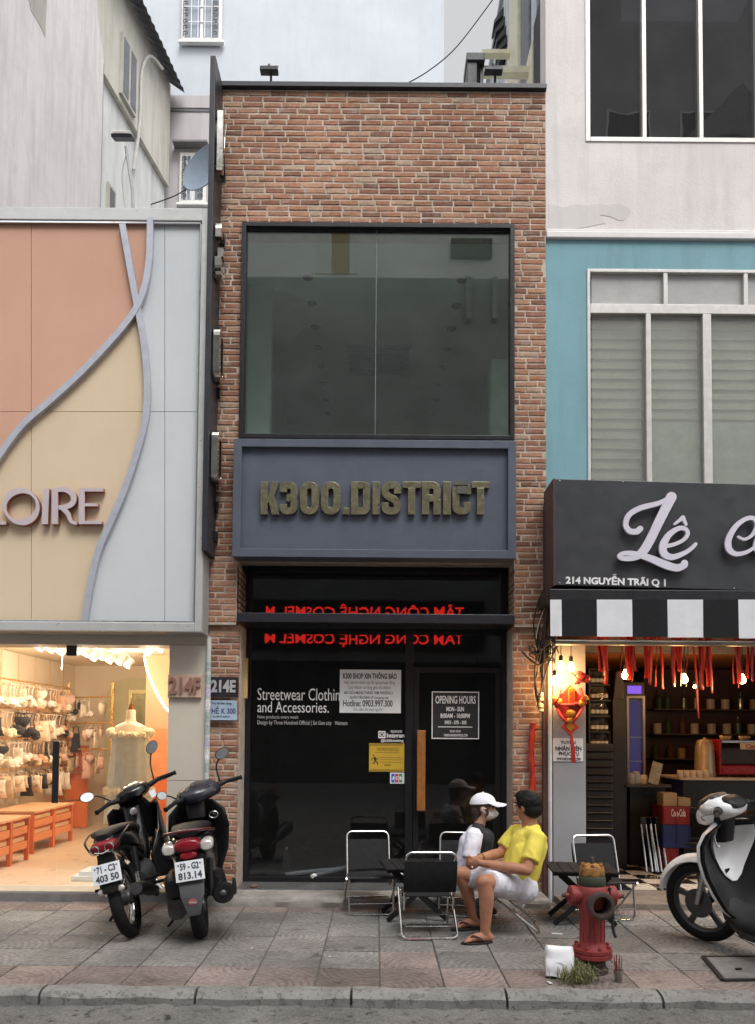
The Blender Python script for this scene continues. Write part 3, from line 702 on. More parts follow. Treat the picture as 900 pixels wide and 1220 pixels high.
CB = cr([(145, 255), (155, 312), (165.5, 369), (173, 410), (177, 460), (175, 500), (165, 540), (150, 585), (135, 620), (120, 655), (110, 695), (102, 745)], 6)
ia = min(range(len(CA)), key=lambda i: abs(CA[i][1] - 370)); ib = min(range(len(CB)), key=lambda i: abs(CB[i][1] - 370))
regions = [(PEACH, [(-380, 255)] + CA + [(-120, 745), (-380, 745)]),
           (BEIGE, CB[ib:] + [(-120, 745)] + list(reversed(CA[ia:]))),
           (PALE, CA[:ia] + CB[ib:] + [(240, 745), (240, 255)])]
def clip(poly, axis, val, keep_less):
    out = []
    for i, p in enumerate(poly):
        q = poly[(i + 1) % len(poly)]; ip = (p[axis] < val) == keep_less; iq = (q[axis] < val) == keep_less
        if ip: out.append(p)
        if ip != iq:
            t = (val - p[axis]) / (q[axis] - p[axis]); out.append((p[0] + (q[0] - p[0]) * t, p[1] + (q[1] - p[1]) * t))
    return out
YP = YB + .045
for mt, poly in regions:
    xcuts = [-420, -270, -116, 37.5, 196.5, 300] if mt is not PALE else [-200, 196.5, 300]
    for x0, x1 in zip(xcuts, xcuts[1:]):
        for y0, y1 in ((0, 490.5), (490.5, 900)):
            q = clip(clip(clip(clip(poly, 0, x0 + .35, False), 0, x1 - .35, True), 1, y0 + .35, False), 1, y1 - .35, True)
            q = [p for i, p in enumerate(q) if i == 0 or abs(p[0] - q[i - 1][0]) + abs(p[1] - q[i - 1][1]) > .05]
            if len(q) < 3: continue
            MB().prism(q, lambda u, v, d: P(u, v, YP) + Vector((0, d, 0)), 0, .012).build('panel', mt, bout)
RIB = M('ribbon_metal', lin((182, 185, 196)), .4, .3, .12, 12)
fnY = lambda Yk: (lambda u, v, d: Vector((u, Yk + d, v)))
to2 = lambda pts, Yk: [(P(a, b, Yk).x, P(a, b, Yk).z) for a, b in pts]
for k, c_ in enumerate((CA[:62], CB)):
    c_ = [p for p in c_ if 262 <= p[1] <= 741]
    MB().stroke(to2(c_, YP), .058, fnY(YP), -.052 + .006 * k, -.0005).build('ribbon_strip', RIB, bout)
# raised name
LILAC = M('letter_face', lin((198, 186, 190)), .4, .2, .06, 6); COPPER = M('letter_side', lin((172, 108, 84)), .4, .4, .1, 8)
nm = thing('fascia_name', 'raised lilac grey letters of the boutique name on the beige panel', 'sign letters', P(60, 606, YP))
def raised(polys, strokes=()):
    for dd, mt, g in ((0, LILAC, 0), (1, COPPER, .8)):
        m = MB()
        for poly in polys:
            m.prism(to2(poly, YP), fnY(YP), (-.062 if dd == 0 else -.056) - .0005 * polys.index(poly), (-.0565 if dd == 0 else -.006))
        for pts_, ws, cl in strokes:
            m.stroke(to2(pts_, YP), [q / 131. for q in ws], fnY(YP), (-.0612 if dd == 0 else -.0555) + .0004 * (ws[0] > 6), (-.0565 if dd == 0 else -.006), cl)
        if dd == 0: o = m.build('letter', mt, nm)
        else: m.build('letter_return', mt, o)
raised([[(-22, 584), (-14, 584), (-14, 627), (-22, 627)], [(-14, 623), (11, 623), (11, 627), (-14, 627)]])
N_ = 40
raised([], [([(29 + 19.5 * math.cos(2 * math.pi * i / N_), 605.5 + 18.8 * math.sin(2 * math.pi * i / N_)) for i in range(N_)], [5.6 + 2.4 * math.cos(2 * (2 * math.pi * i / N_) - 2.2) for i in range(N_)], True)])
raised([[(55, 584), (62, 584), (60.5, 626.5), (53, 626.5)]])
raised([[(65, 584), (72.5, 584), (72.5, 626.5), (65, 626.5)]], [(cr([(72, 586), (82, 586), (90, 592), (90, 601), (82, 606), (73, 607)], 5), [5 + 1.8 * math.sin(i / 25 * math.pi) for i in range(26)], False), (cr([(77, 606.5), (84, 614), (88, 623), (95, 626)], 5), [6.5 - i * .2 for i in range(16)], False)])
raised([[(97, 584), (104, 584), (104, 626.5), (97, 626.5)], [(104, 584), (126, 584), (126, 588), (104, 588)], [(104, 602), (119.5, 602), (119.5, 605.5), (104, 605.5)], [(104, 622.5), (124, 622.5), (124, 626.5), (104, 626.5)]])
# shop wall: lintel and pillar
CREAM = M('cream_cladding', lin((198, 190, 176)), .5, 0, .05, 2)
x0, x1, z0, z1 = RC(199.5, 752, 244.5, 1062, YF - .02); zL0 = P(100, 768, YF).z
ZB = .09
m_ = MB(); m_.box(XB0, x1, YF + .005, YF + .3, zL0, fz0 + .02); m_.build('lintel', CREAM, bout)
zj = P(222, 930, YF).z
bx('pillar_panel', CREAM, bout, x0, x1, YF - .02, YF + .3, zj + .002, zL0 - .002, .003); bx('pillar_panel', CREAM, bout, x0, x1, YF - .02, YF + .3, ZB, zj - .002, .003)
# house number plates
pl = pbx('number_plate', M('plate_rose', lin((200, 170, 152)), .5), None, 200, 804, 240, 831, YF - .055, .03, .003, world=False, label='rose beige plate with raised house number 214F on the cream pillar', cat='number plate')
me = ptext('214F', M('number_rose', lin((150, 112, 98)), .45), pl, 201.5, 807, 239, 826.5, YF - .062, .024, .006, 'number')
pe = pbx('number_plate', M('plate_black', (.025, .02, .022), .4), None, 250, 806.5, 284, 830, yl - .035, .02, .002, world=False, label='black plate with grey house number 214E on the left brick pier', cat='number plate')
ptext('214E', M('number_grey', (.45, .45, .47), .45, .2), pe, 251.5, 810, 281, 825, yl - .038, .008, .008, 'number')
kp = pbx('shop_note', M('pale_blue_board', lin((160, 180, 198)), .6), None, 250.5, 834.5, 282.5, 858, yl - .04, .02, .001, world=False, label='pale blue card marked K 300 under the black number plate', cat='note')
ptext('Trụ sở bán hàng', BLACKINK, kp, 252, 836, 276, 840, yl - .0415, .001, .003)
ptext('HẺ K 300', M('navy_print', (.05, .05, .14), .6), kp, 252.5, 841.5, 281, 850.5, yl - .0415, .001, .004)
ptext('xin liên hệ quản lý', BLACKINK, kp, 254, 852, 274, 855.5, yl - .0415, .001, .003)
# downpipe in the gap with stickers
pxp = P(246.5, 900, 7.36).x
pipe = MB().tube([(pxp, 7.37, .02), (pxp, 7.37, fz0 - .02)], .024, 14).build('drain_pipe', M('pipe_grey', lin((190, 196, 190)), .5, 0, .15, 7), None, smooth=True, world=False, label='pale grey drain pipe with sticker bands between boutique and brick house', cat='pipe')
rs = random.Random(5)
for k in range(9):
    zz = P(246, 800 + k * 15, 7.36).z; c_ = rs.choice([(.5, .46, .6), (.6, .62, .6), (.35, .42, .4), (.7, .7, .7)])
    MB().lathe([(.0255, 0), (.0255, .09)], (pxp, 7.37, zz), n=14).build('sticker_band', M('sticker_%d' % (k % 4), c_, .5, 0, .5, 60), pipe, smooth=True)
# floor slab and shop window
bs = MB(); 
bs.box(XB0, P(246, 1070, 7.2).x, 7.2, 13.2, -.02, ZB - .012).build('boutique_step', M('step_grey', (.17, .165, .16), .8, 0, .3, 6, .4), None, bevel=.006, world=False, kind='structure')
FLO = M('boutique_floor_tile', lin((216, 196, 172)), .35, 0, .06, 2)
bfl = bx('boutique_floor', FLO, None, XB0, x0, 7.46, 13, ZB - .01, ZB, 0, world=False, kind='structure')
bx('threshold', M('threshold_stone', lin((176, 168, 152)), .5, 0, .1, 5), bout, XB0, x1, 7.21, 7.455, ZB - .011, ZB + .004)
GLB = glass('boutique_glass', (.97, .97, .96), 1.28, .015)
YW = 7.5
xm_ = P(71, 900, YW).x
w1 = bx('window_pane', GLB, bout, XB0 + .05, xm_ - .004, YW, YW + .012, ZB + .006, zL0 + .02, 0); w2 = bx('window_pane', GLB, bout, xm_ + .004, x0 + .05, YW, YW + .012, ZB + .006, zL0 + .02, 0)
STEEL = M('brushed_steel', (.33, .32, .3), .3, 1., .1, 30)
pbx('patch_fitting', DARKF, bout, 79, 769, 91.5, 781, YW - .02, .05); pbx('patch_fitting', STEEL, bout, 50, 1055, 71, 1061.5, YW - .02, .05)
pbx('pull_handle', DARKF, bout, 62, 883, 69.5, 957, YW - .06, .03, .008)
# interior
WARMW = M('boutique_wall', lin((226, 210, 188)), .7, 0, .05, 2); CORAL = M('coral_lacquer', lin((224, 120, 70)), .45, 0, .08, 3); PEACHW = M('peach_wall', lin((238, 178, 140)), .6, 0, .05, 3)
ZC = 2.62
it = MB(); it.box(XB0, x1, 12.6, 12.75, ZB, ZC + .1).box(XB0 - .1, XB0, 7.45, 12.75, ZB, ZC + .1).box(-1.95, -1.85, 7.71, 12.6, ZB, ZC + .1)
it.build('interior_wall', WARMW, bout)
bx('interior_ceiling', M('boutique_ceiling', lin((240, 226, 204)), .7, 0, .04), bout, XB0, -1.84, YF + .305, 12.6, ZC, ZC + .06)
bx('left_partition', WARMW, bout, -5.0, -4.9, 9.0, 12.6, ZB, ZC - .005)
for i in range(7): bx('wall_rib', M('wall_rib_paint', lin((214, 186, 150)), .6), bout, -4.9, -4.885, 9.1 + i * .5, 9.13 + i * .5, .9, ZC - .02)
for (a, b, mt) in ((780, 868, PEACHW), (868, 925, M('peach_mid', lin((240, 160, 110)), .6)), (925, 1010, CORAL)): pbx('side_screen', mt, bout, 174, a, 203, b, 9.6, .08, .002)
# arch on the rear wall
A = [P(122, 1000, 12.5), P(195, 1000, 12.5)]; ax0, ax1 = A[0].x, A[1].x; zA = P(158, 808, 12.5).z; r_ = .38
arch = [(ax0, ZB), (ax0, zA - r_)] + [(ax0 + r_ - r_ * math.cos(t * math.pi / 16), zA - r_ + r_ * math.sin(t * math.pi / 16)) for t in range(1, 9)] + [(ax1 - r_ + r_ * math.sin(t * math.pi / 16), zA - r_ + r_ * math.cos(t * math.pi / 16)) for t in range(0, 9)] + [(ax1, ZB)]
MB().prism(arch, fnY(12.5), 0, .09).build('arch_panel', M('sage_paint', lin((200, 196, 160)), .6, 0, .05), bout)
q0, q1, s0, s1 = RC(152, 822, 190, 985, 12.45)
frame('mirror_frame', M('lit_frame', lin((250, 232, 180)), .4), bout, q0, q1, s0, s1, 12.44, .05, .06); bx('mirror_face', M('mirror_sage', lin((170, 172, 140)), .15, .6, .05), bout, q0 + .06, q1 - .06, 12.46, 12.49, s0 + .06, s1 - .06)
# coral display cabinets along the left side
def cabinet(xf, y0, y1, zt, label, ncol):
    c = thing('display_cabinet', label, 'cabinet', (xf, (y0 + y1) / 2, ZB), group='coral display cabinets'); d = .55
    bx('carcass', CORAL, c, xf - d, xf - .05, y0 + .02, y1 - .02, ZB + .14, zt - .03, .004); bx('top', M('cabinet_top', lin((240, 190, 150)), .4), c, xf - d - .01, xf + .01, y0, y1, zt - .028, zt, .004)
    L = (y1 - y0) / ncol
    for i in range(ncol + 1): bx('leg', CORAL, c, xf - .05, xf, y0 + i * L - (.03 if i else 0), y0 + i * L + (.03 if i < ncol else 0), ZB + .001, zt - .03, .004)
    bx('leg', CORAL, c, xf - d, xf - d + .05, y0, y0 + .05, ZB + .001, ZB + .14, .004)
    for i in range(ncol):
        for k in range(2):
            zz = ZB + .14 + k * (zt - ZB - .17) / 2; h = (zt - ZB - .17) / 2
            bx('drawer_front', M('drawer_peach', lin((232, 150, 104)), .5, 0, .08), c, xf - .046, xf - .01, y0 + i * L + .034, y0 + (i + 1) * L - .034, zz, zz + h * .5, .004)
            bx('drawer_inside', M('drawer_linen', lin((236, 206, 170)), .7, 0, .1), c, xf - .049, xf - .03, y0 + i * L + .06, y0 + (i + 1) * L - .06, zz + h * .54, zz + h * .8, .002)
    return c
cabinet(-3.95, 7.66, 8.95, .60, 'coral display cabinet nearest the boutique glass', 3)
cabinet(-4.08, 9.35, 10.55, .60, 'coral display cabinet behind the nearest one, under the rails', 2)
for i in range(3): bx('coral_panel', CORAL, bout, -4.88, -4.4, 11.9 + i * .001, 11.95, ZB + .01 + i * .42, ZB + .41 + i * .42)
# rails and garments
SKIN = [lin((236, 208, 178)), lin((240, 226, 206)), lin((214, 170, 140)), (.03, .028, .03), lin((226, 186, 170)), lin((200, 180, 150)), lin((244, 232, 220))]
GM = [M('garment_cloth_%d' % k, c, .75, 0, .15, 30, .3, 150) for k, c in enumerate(SKIN)]
GOLD = M('gold_rail', lin((226, 180, 110)), .3, .8, .1)
def bra():
    m = MB()
    for s in (-1, 1):
        m.ball((s * .062, -.02, -.26), .062, 10, 6, sc=(1, .75, 1)); m.tube([(s * .06, -.01, -.2), (s * .05, 0, -.1), (s * .07, .0, -.02)], .006, 5)
        m.tube([(s * .12, -.01, -.28), (s * .14, .03, -.29), (s * .1, .06, -.28)], .014, 5)
    m.tube([(-.09, 0, -.015), (0, 0, .0), (.09, 0, -.015)], .005, 5); m.tube([(0, 0, 0), (0, 0, .03), (0, .015, .045)], .003, 5); return m
def slip():
    m = MB(); ring = lambda z, a, b: [(a * math.cos(t * math.pi / 8), b * math.sin(t * math.pi / 8) * (1 + .35 * math.cos(t * 2.1)), z) for t in range(16)]
    m.loft([ring(-.34, .125, .03), ring(-.24, .1, .026), ring(-.15, .095, .022), ring(-.09, .1, .02)])
    for s in (-1, 1): m.tube([(s * .08, 0, -.09), (s * .06, 0, -.02)], .006, 5)
    m.tube([(-.09, 0, -.015), (0, 0, .0), (.09, 0, -.015)], .005, 5); m.tube([(0, 0, 0), (0, 0, .03), (0, .015, .045)], .003, 5); return m
def brief():
    m = MB(); m.prism([(-.12, -.06), (.12, -.06), (.13, -.13), (.05, -.22), (-.05, -.22), (-.13, -.13)], lambda u, v, d: Vector((u, d, v)), -.02, .02)
    m.tube([(-.1, 0, -.06), (-.06, 0, -.015), (.06, 0, -.015), (.1, 0, -.06)], .005, 5); m.tube([(0, 0, -.015), (0, 0, .03), (0, .015, .045)], .003, 5); return m
meshes = {(k, j): fnc().mesh(k, GM[j]) for k, fnc in (('bra', bra), ('slip', slip), ('brief', brief)) for j in range(7)}
for me in meshes.values(): me.polygons.foreach_set('use_smooth', [True] * len(me.polygons))
gr = random.Random(3)
ordn_ = ['first', 'second', 'third', 'fourth', 'fifth', 'sixth', 'seventh', 'eighth', 'ninth', 'tenth', 'eleventh', 'twelfth', 'thirteenth', 'fourteenth', 'fifteenth', 'sixteenth', 'seventeenth', 'eighteenth', 'nineteenth', 'twentieth', 'twenty-first', 'twenty-second', 'twenty-third', 'twenty-fourth', 'twenty-fifth', 'twenty-sixth', 'twenty-seventh', 'twenty-eighth', 'twenty-ninth', 'thirtieth']
def rail(p0, p1, kind, lab, step, pal, gname, n0=0):
    p0, p1 = Vector(p0), Vector(p1); rl = MB().tube([p0, p1], .012, 8).tube([p0, p0 + Vector((-.12, .05, 0))], .01, 6).tube([p1, p1 + Vector((-.12, .05, 0))], .01, 6)
    rl.build('garment_rail', GOLD, bout, smooth=True)
    L = (p1 - p0).length; t = .06; k = 0
    while t < L - .05:
        if gr.random() < .07: t += step; continue
        if kind == 'mix': kk = gr.choice(['slip', 'slip', 'brief'])
        elif kind == 'bra' and gr.random() < .28: kk = gr.choice(['slip', 'brief'])
        elif kind == 'slip' and gr.random() < .25: kk = gr.choice(['bra', 'brief'])
        else: kk = kind
        j = gr.choice(pal)
        lab_k = ordn_[k] + ' ' + lab.replace('cream bralette', 'bralette').replace('pale bralette', 'bralette').replace(' on the', ' from the street end, on the' if 'side' in gname else ' from the left, on the', 1)
        o = link(kk if kk != 'bra' else 'bralette', meshes[(kk, j)], None, 0, False, label=lab_k, cat='garment', group=gname)
        ang = math.atan2((p1 - p0).y, (p1 - p0).x) + math.pi / 2 + gr.uniform(-.5, .5) if kind != 'brief' else gr.uniform(-.3, .3)
        o.location = p0 + (p1 - p0) * (t / L) + Vector((0, 0, -.048)); o.rotation_euler = (gr.uniform(-.05, .05), gr.uniform(-.06, .06), ang); sc_ = gr.uniform(.72, 1.08); o.scale = (sc_, sc_ * gr.uniform(.8, 1.2), sc_ * gr.uniform(.85, 1.1))
        t += step * gr.uniform(.75, 1.3); k += 1
xl = -4.62
for k, (zz, kd, pal, lab) in enumerate(((2.20, 'bra', [0, 1, 6, 1, 2, 4], 'cream bralette on the top gold rail along the boutique wall'), (1.84, 'bra', [0, 1, 3, 6, 4, 2, 3], 'bralette on the second gold rail along the boutique wall'), (1.46, 'bra', [0, 1, 6, 4, 3, 5, 2], 'pale bralette on the third gold rail along the boutique wall'), (1.08, 'slip', [0, 5, 3, 6, 1], 'slip garment on the lowest gold rail along the boutique wall'))):
    rail((xl, 9.3, zz), (xl, 11.7, zz), kd, lab, .105, pal, 'garments hanging on the boutique side rails')
for k, (py, kd, pal, lab) in enumerate(((831, 'bra', [1, 6, 3, 1], 'garment on the top rail of the boutique rear rack'), (862, 'mix', [4, 2, 1, 6, 3], 'garment on the middle rail of the boutique rear rack'), (893, 'slip', [3, 4, 1, 5, 2], 'slip garment on the lowest rail of the boutique rear rack'))):
    a, b = P(80, py, 11.7), P(131, py - 1, 11.7); rail(a, b, kd, lab, .075, pal, 'garments hanging on the boutique rear rack')
bx('rack_post', GOLD, bout, P(79, 900, 11.75).x - .02, P(79, 900, 11.75).x + .02, 11.75, 11.79, ZB, 2.3); bx('rack_post', GOLD, bout, P(132, 900, 11.75).x - .02, P(132, 900, 11.75).x + .02, 11.75, 11.79, ZB, 2.3)
# dressed bust
q = P(153, 1000, 8.7); mx = q.x
man = thing('dress_form', 'headless dress form in a grey green ruffled dress behind the boutique glass', 'mannequin', (mx, 8.7, ZB))
sk = M('form_cream', lin((244, 224, 196)), .5, 0, .05); DR = M('sage_dress', lin((206, 208, 196)), .8, 0, .12, 14, .3, 90); RUF = M('ruffle_cream', lin((240, 224, 190)), .8, 0, .15, 20)
e = lambda z, a, b, n=24, w_=0., f_=9: [(mx + a * math.cos(2 * math.pi * t / n) * (1 + w_ * math.sin(f_ * 2 * math.pi * t / n)), 8.7 + b * math.sin(2 * math.pi * t / n) * (1 + w_ * math.sin(f_ * 2 * math.pi * t / n)), z) for t in range(n)]
MB().loft([e(1.42, .17, .11), e(1.54, .185, .1), e(1.61, .175, .085), e(1.64, .12, .075), e(1.665, .062, .056), e(1.70, .052, .05), e(1.78, .05, .05), e(1.80, .045, .045)]).build('bust', sk, man, smooth=True)
MB().tube([(mx, 8.7, 1.8), (mx, 8.7, 1.86)], [.03, .02], 10).tube([(mx, 8.7, 1.86), (mx, 8.7, 1.93)], [.01, .004], 8).build('neck_knob', M('knob_brass', lin((150, 90, 40)), .3, .8), man, smooth=True)
MB().loft([e(.55, .26, .21, 48, .06, 11), e(.88, .235, .18, 48, .06, 11), e(1.2, .215, .15, 48, .05, 11), e(1.4, .205, .135, 48, .03, 11), e(1.53, .20, .115, 48, 0)]).build('dress', DR, man, smooth=True, angle=80)
for zz, a, b in ((1.52, .2, .13), (.90, .25, .20)):
    m_ = MB(); pts_ = [(mx + a * math.cos(t * math.pi / 40) * (1 + .05 * math.sin(t * 2.3)), 8.7 + b * math.sin(t * math.pi / 40) * (1 + .05 * math.sin(t * 2.3)), zz + .02 * math.sin(t * 1.9)) for t in range(80)]
    m_.tube(pts_, [.028 + .010 * math.sin(t * 2.7) for t in range(80)], 7, closed=True).build('ruffle', RUF, man, smooth=True)
for s in (-1, 1): MB().ball((mx + s * .2, 8.7, 1.55), .075, 12, 8, sc=(1, 1, .7)).build('puff_sleeve', RUF, man, smooth=True)
MB().tube([(mx, 8.7, ZB + .03), (mx, 8.7, .7)], .018, 10).lathe([(.16, 0), (.16, .015), (.02, .03)], (mx, 8.7, ZB), n=24).build('stand', GOLD, man, smooth=True)
# white stepped plinth just behind the glass
pq = G(110, 1056, ZB); plw = thing('display_plinth', 'white stepped plinth on the boutique floor behind the motorbikes', 'plinth', (pq.x, 7.9, ZB))
for a, b, h0, h1 in ((.30, .2, 0, .05), (.24, .16, .05, .09)): bx('plinth_step', WHITEP, plw, pq.x - a, pq.x + a, 7.9 - b, 7.9 + b, ZB + h0, ZB + h1, .008)
MB().lathe([(.10, 0), (.085, .03), (.075, .06), (.07, .22), (.085, .25), (.1, .26), (.1, .3)], (pq.x - .02, 7.9, ZB + .09), n=20).build('plinth_column', WHITEP, plw, smooth=True)
MB().lathe([(.09, 0), (.06, .03), (.06, .16), (.09, .18)], (pq.x + .2, 7.9, ZB + .09), n=20).build('plinth_column', WHITEP, plw, smooth=True)
# ceiling track with spot lamps
HOT = emit('lamp_warm', (1, .83, .58), 9.0)
spots = [(46, 773), (59, 775), (71, 778), (101, 780), (110, 785), (120, 784), (129, 788), (141, 790), (151, 794), (189, 774), (174, 778)]
for k, (a, b) in enumerate(spots):
    Yk = 9.0 + .18 * k if k < 9 else 8.7
    p = P(a, b, Yk); t = thing('spot_lamp', ('first', 'second', 'third', 'fourth', 'fifth', 'sixth', 'seventh', 'eighth', 'ninth', 'tenth', 'eleventh')[k] + ' white spot lamp from the left on the boutique ceiling' if k < 9 else ('white spot lamp in the boutique window corner above the light strip' if k == 9 else 'white spot lamp left of the light strip in the boutique corner'), 'lamp', p, group='spot lamps on the boutique ceiling')
    dirv = Vector((-.45, -.35, -.8)).normalized()
    MB().lathe([(.05, -.12), (.052, 0)], p, dirv, 14).build('lamp_can', WHITEP, t, smooth=True); MB().lathe([(.046, 0), (.046, .003)], p, dirv, 14).build('lamp_face', HOT, t)
    MB().tube([p - dirv * .1, (p.x, p.y, ZC)], .008, 6).build('lamp_stem', WHITEP, t)
    if k in (1, 4, 7, 9):
        ld = bpy.data.lights.new('spot_lamp_light', 'POINT'); ld.energy = 19; ld.color = (1, .83, .62); ld.shadow_soft_size = .12
        lo_ = bpy.data.objects.new('lamp_glow', ld); COL.objects.link(lo_); lo_.parent = t; lo_.matrix_parent_inverse = wm(t).inverted(); lo_.location = p + dirv * .16
MB().tube([P(40, 768, 9.0), P(160, 790, 10.6)], .015, 6).build('ceiling_track', WHITEP, bout)
st_ = cr([P(172, 781, 9.5), P(176, 800, 9.5), P(185, 822, 9.5), P(196, 841, 9.5), P(206, 852, 9.5)], 6)
MB().tube(st_, .013, 8).build('light_strip', emit('strip_white', (1, .93, .82), 3.5), None, smooth=True, world=False, label='curved white light strip in the right corner of the boutique window', cat='light strip')
for k, (a, b, Yk) in enumerate(((14, 800, 9.35), (77, 803, 11.6))):
    pass

# ------------------------------------------------------------------ right hand building
YR = 7.44
XR1 = 6.6
rb_ = thing('cafe_building', 'rendered building with white upper wall, teal band and open cafe below', 'building', (4, YR, 0))
PLW = plaster('white_render', lin((214, 209, 208)), lin((228, 224, 222)), lin((172, 167, 165)), .3, .7, .25, .46, .72)
TEAL = plaster('teal_render', lin((122, 162, 172)), lin((132, 172, 182)), lin((100, 132, 142)), .45, .45, .2, .46, .75)
xr0 = P(650.5, 400, YR).x + .002
uw = RC(697.5, -80, 990, 170, YR); lw = RC(700, 322, 990, 610, YR)
zm1, zm0 = P(760, 278.5, YR).z, P(760, 286.5, YR).z
zTop = 10.5
wl = MB(); wl.box(xr0, uw[0], YR, YR + .25, zm1, zTop).box(uw[0], uw[1], YR, YR + .25, zm1, uw[2]).box(uw[1], XR1, YR, YR + .25, zm1, zTop).box(uw[0], uw[1], YR, YR + .25, uw[3], zTop)
wl.build('upper_wall', PLW, rb_)
bx('moulding', M('moulding_white', lin((220, 218, 216)), .7, 0, .08, 6), rb_, xr0, XR1, YR - .035, YR + .2, zm0 + .004, zm1 - .001, .008)
bx('moulding_fillet', M('moulding_white', (.7, .7, .7)), rb_, xr0, XR1, YR - .015, YR + .2, zm1, zm1 + .035, .006)
zt0 = P(655, 598, YR).z
wl = MB(); wl.box(xr0, lw[0], YR, YR + .25, zt0, zm0).box(lw[0], lw[1], YR, YR + .25, lw[3], zm0).box(lw[1], XR1, YR, YR + .25, zt0, zm0)
wl.build('teal_wall', TEAL, rb_)
zc0 = P(800, 765, YR).z
wl = MB(); wl.box(xr0, lw[0] - .001, YR + .006, YR + .25, zc0, zt0 - .002).box(lw[0], XR1, YR + .04, YR + .25, zc0, lw[2]); wl.build('brown_wall', M('brown_render', lin((92, 76, 76)), .8, 0, .2, 6, .3), rb_)
bx('pipe_ledge', M('ledge_blue', lin((130, 160, 170)), .6), rb_, xr0, lw[0] - .02, YR - .03, YR - .001, zt0 - .03, zt0 + .01)
# patched render near the lower left of the upper wall, peeling edge
pt = [(654, 243), (662, 245), (672, 247), (686, 243), (700, 245), (712, 243), (722, 244), (735, 243), (748, 246), (752, 252), (744, 262), (738, 263), (728, 258), (715, 256), (722, 266), (700, 270), (680, 274), (654, 276)]
MB().prism(to2(pt, YR - .002), fnY(YR - .003), 0, .0025).build('patch', plaster('patch_grey', lin((204, 200, 198)), lin((214, 210, 208)), lin((180, 176, 172)), .4, .5), rb_)
ALU = M('aluminium', lin((205, 202, 198)), .45, .3, .12, 12)
# upper dark window
GLT = glass('tinted_window_glass', (.16, .16, .18), 2.0, .04, 0, .03)
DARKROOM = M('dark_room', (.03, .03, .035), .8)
xs_ = [P(a, 90, YR).x for a in (697.5, 767.5, 835, 903, 990)]
uwf = frame('window', ALU, rb_, uw[0], uw[1], uw[2], uw[3], YR - .01, .1, .045)
for k in range(3): bx('mullion', ALU, uwf, xs_[k + 1] - .02, xs_[k + 1] + .02, YR - .008, YR + .088, uw[2] + .046, uw[3] - .046, .003)
for k in range(4): bx('pane', GLT, uwf, (uw[0] + .046 if k == 0 else xs_[k] + .021), (xs_[k + 1] - .021 if k < 3 else uw[1] - .046), YR + .04, YR + .048, uw[2] + .047, uw[3] - .047, 0)
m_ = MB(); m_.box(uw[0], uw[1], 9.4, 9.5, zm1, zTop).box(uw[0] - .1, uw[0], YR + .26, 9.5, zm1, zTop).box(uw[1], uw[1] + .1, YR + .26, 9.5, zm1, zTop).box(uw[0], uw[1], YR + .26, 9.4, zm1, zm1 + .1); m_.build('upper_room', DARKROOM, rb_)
# lower window with transom lights and blinds
lwf = frame('window', ALU, rb_, lw[0], lw[1], lw[2], lw[3], YR - .012, .1, .03)
ztb0, ztb1 = P(790, 374, YR).z, P(790, 363, YR).z
bx('transom_rail', ALU, lwf, lw[0] + .031, lw[1] - .031, YR - .01, YR + .085, ztb0, ztb1, .003)
for a in (793, 888.5): bx('transom_mullion', ALU, lwf, P(a - 2.5, 345, YR).x, P(a + 2.5, 345, YR).x, YR - .008, YR + .08, ztb1 + .001, lw[3] - .031, .003)
GLF = glass('transom_glass', (.85, .9, 1), 1.7, .95, .12)
ts = [lw[0] + .032] + [P(a, 345, YR).x for a in (793, 888.5)] + [lw[1] - .032]
for a, b in zip(ts, ts[1:]): bx('transom_light', GLF, lwf, a + .02, b - .02, YR + .03, YR + .038, ztb1 + .001, lw[3] - .032, 0)
bx('transom_backing', M('paper_blue', lin((170, 178, 196)), .8, 0, .12, 3), lwf, lw[0] + .04, lw[1] - .04, YR + .12, YR + .13, ztb1, lw[3] - .03, 0)
for a, b in ((770, 776), (838, 848)): bx('mullion', ALU, lwf, P(a, 470, YR).x, P(b, 470, YR).x, YR - .009, YR + .084, lw[2] + .031, ztb0 - .001, .003)
ms = [lw[0] + .05, P(770, 470, YR).x, P(776, 470, YR).x, P(838, 470, YR).x, P(848, 470, YR).x, lw[1] - .05]
GLB2 = glass('frosted_window_glass', (.90, .93, .88), 1.5, .38, .05)
for i in (0, 2, 4): bx('pane', GLB2, lwf, ms[i] + .001, ms[i + 1] - .001, YR + .03, YR + .037, lw[2] + .032, ztb0 - .002, 0)
SLAT = M('blind_slat', lin((172, 172, 158)), .7, 0, .06, 4)
for i in (0, 2, 4):
    z = lw[2] + .05; k = 0
    while z < ztb0 - .05:
        MB().prism([(YR + .10, z), (YR + .126, z + .099), (YR + .130, z + .099), (YR + .104, z)], lambda u, v, d: Vector((d, u, v)), ms[i] + .01, ms[i + 1] - .01).build('blind_slat', SLAT, lwf); z += .1
zfr = P(800, 500, YR).z
for a, b in ((777, 838), (852, 935)):
    bx('frosted_film', M('film_green', lin((178, 190, 180)), .75, 0, .2, 9), lwf, P(a, 540, YR).x, P(b, 540, YR).x, YR + .06, YR + .064, lw[2] + .04, zfr, 0)
bx('room_backing', M('room_backing', (.25, .24, .22), .8), rb_, lw[0] - .1, lw[1] + .1, 8.4, 8.5, zc0, zm0)

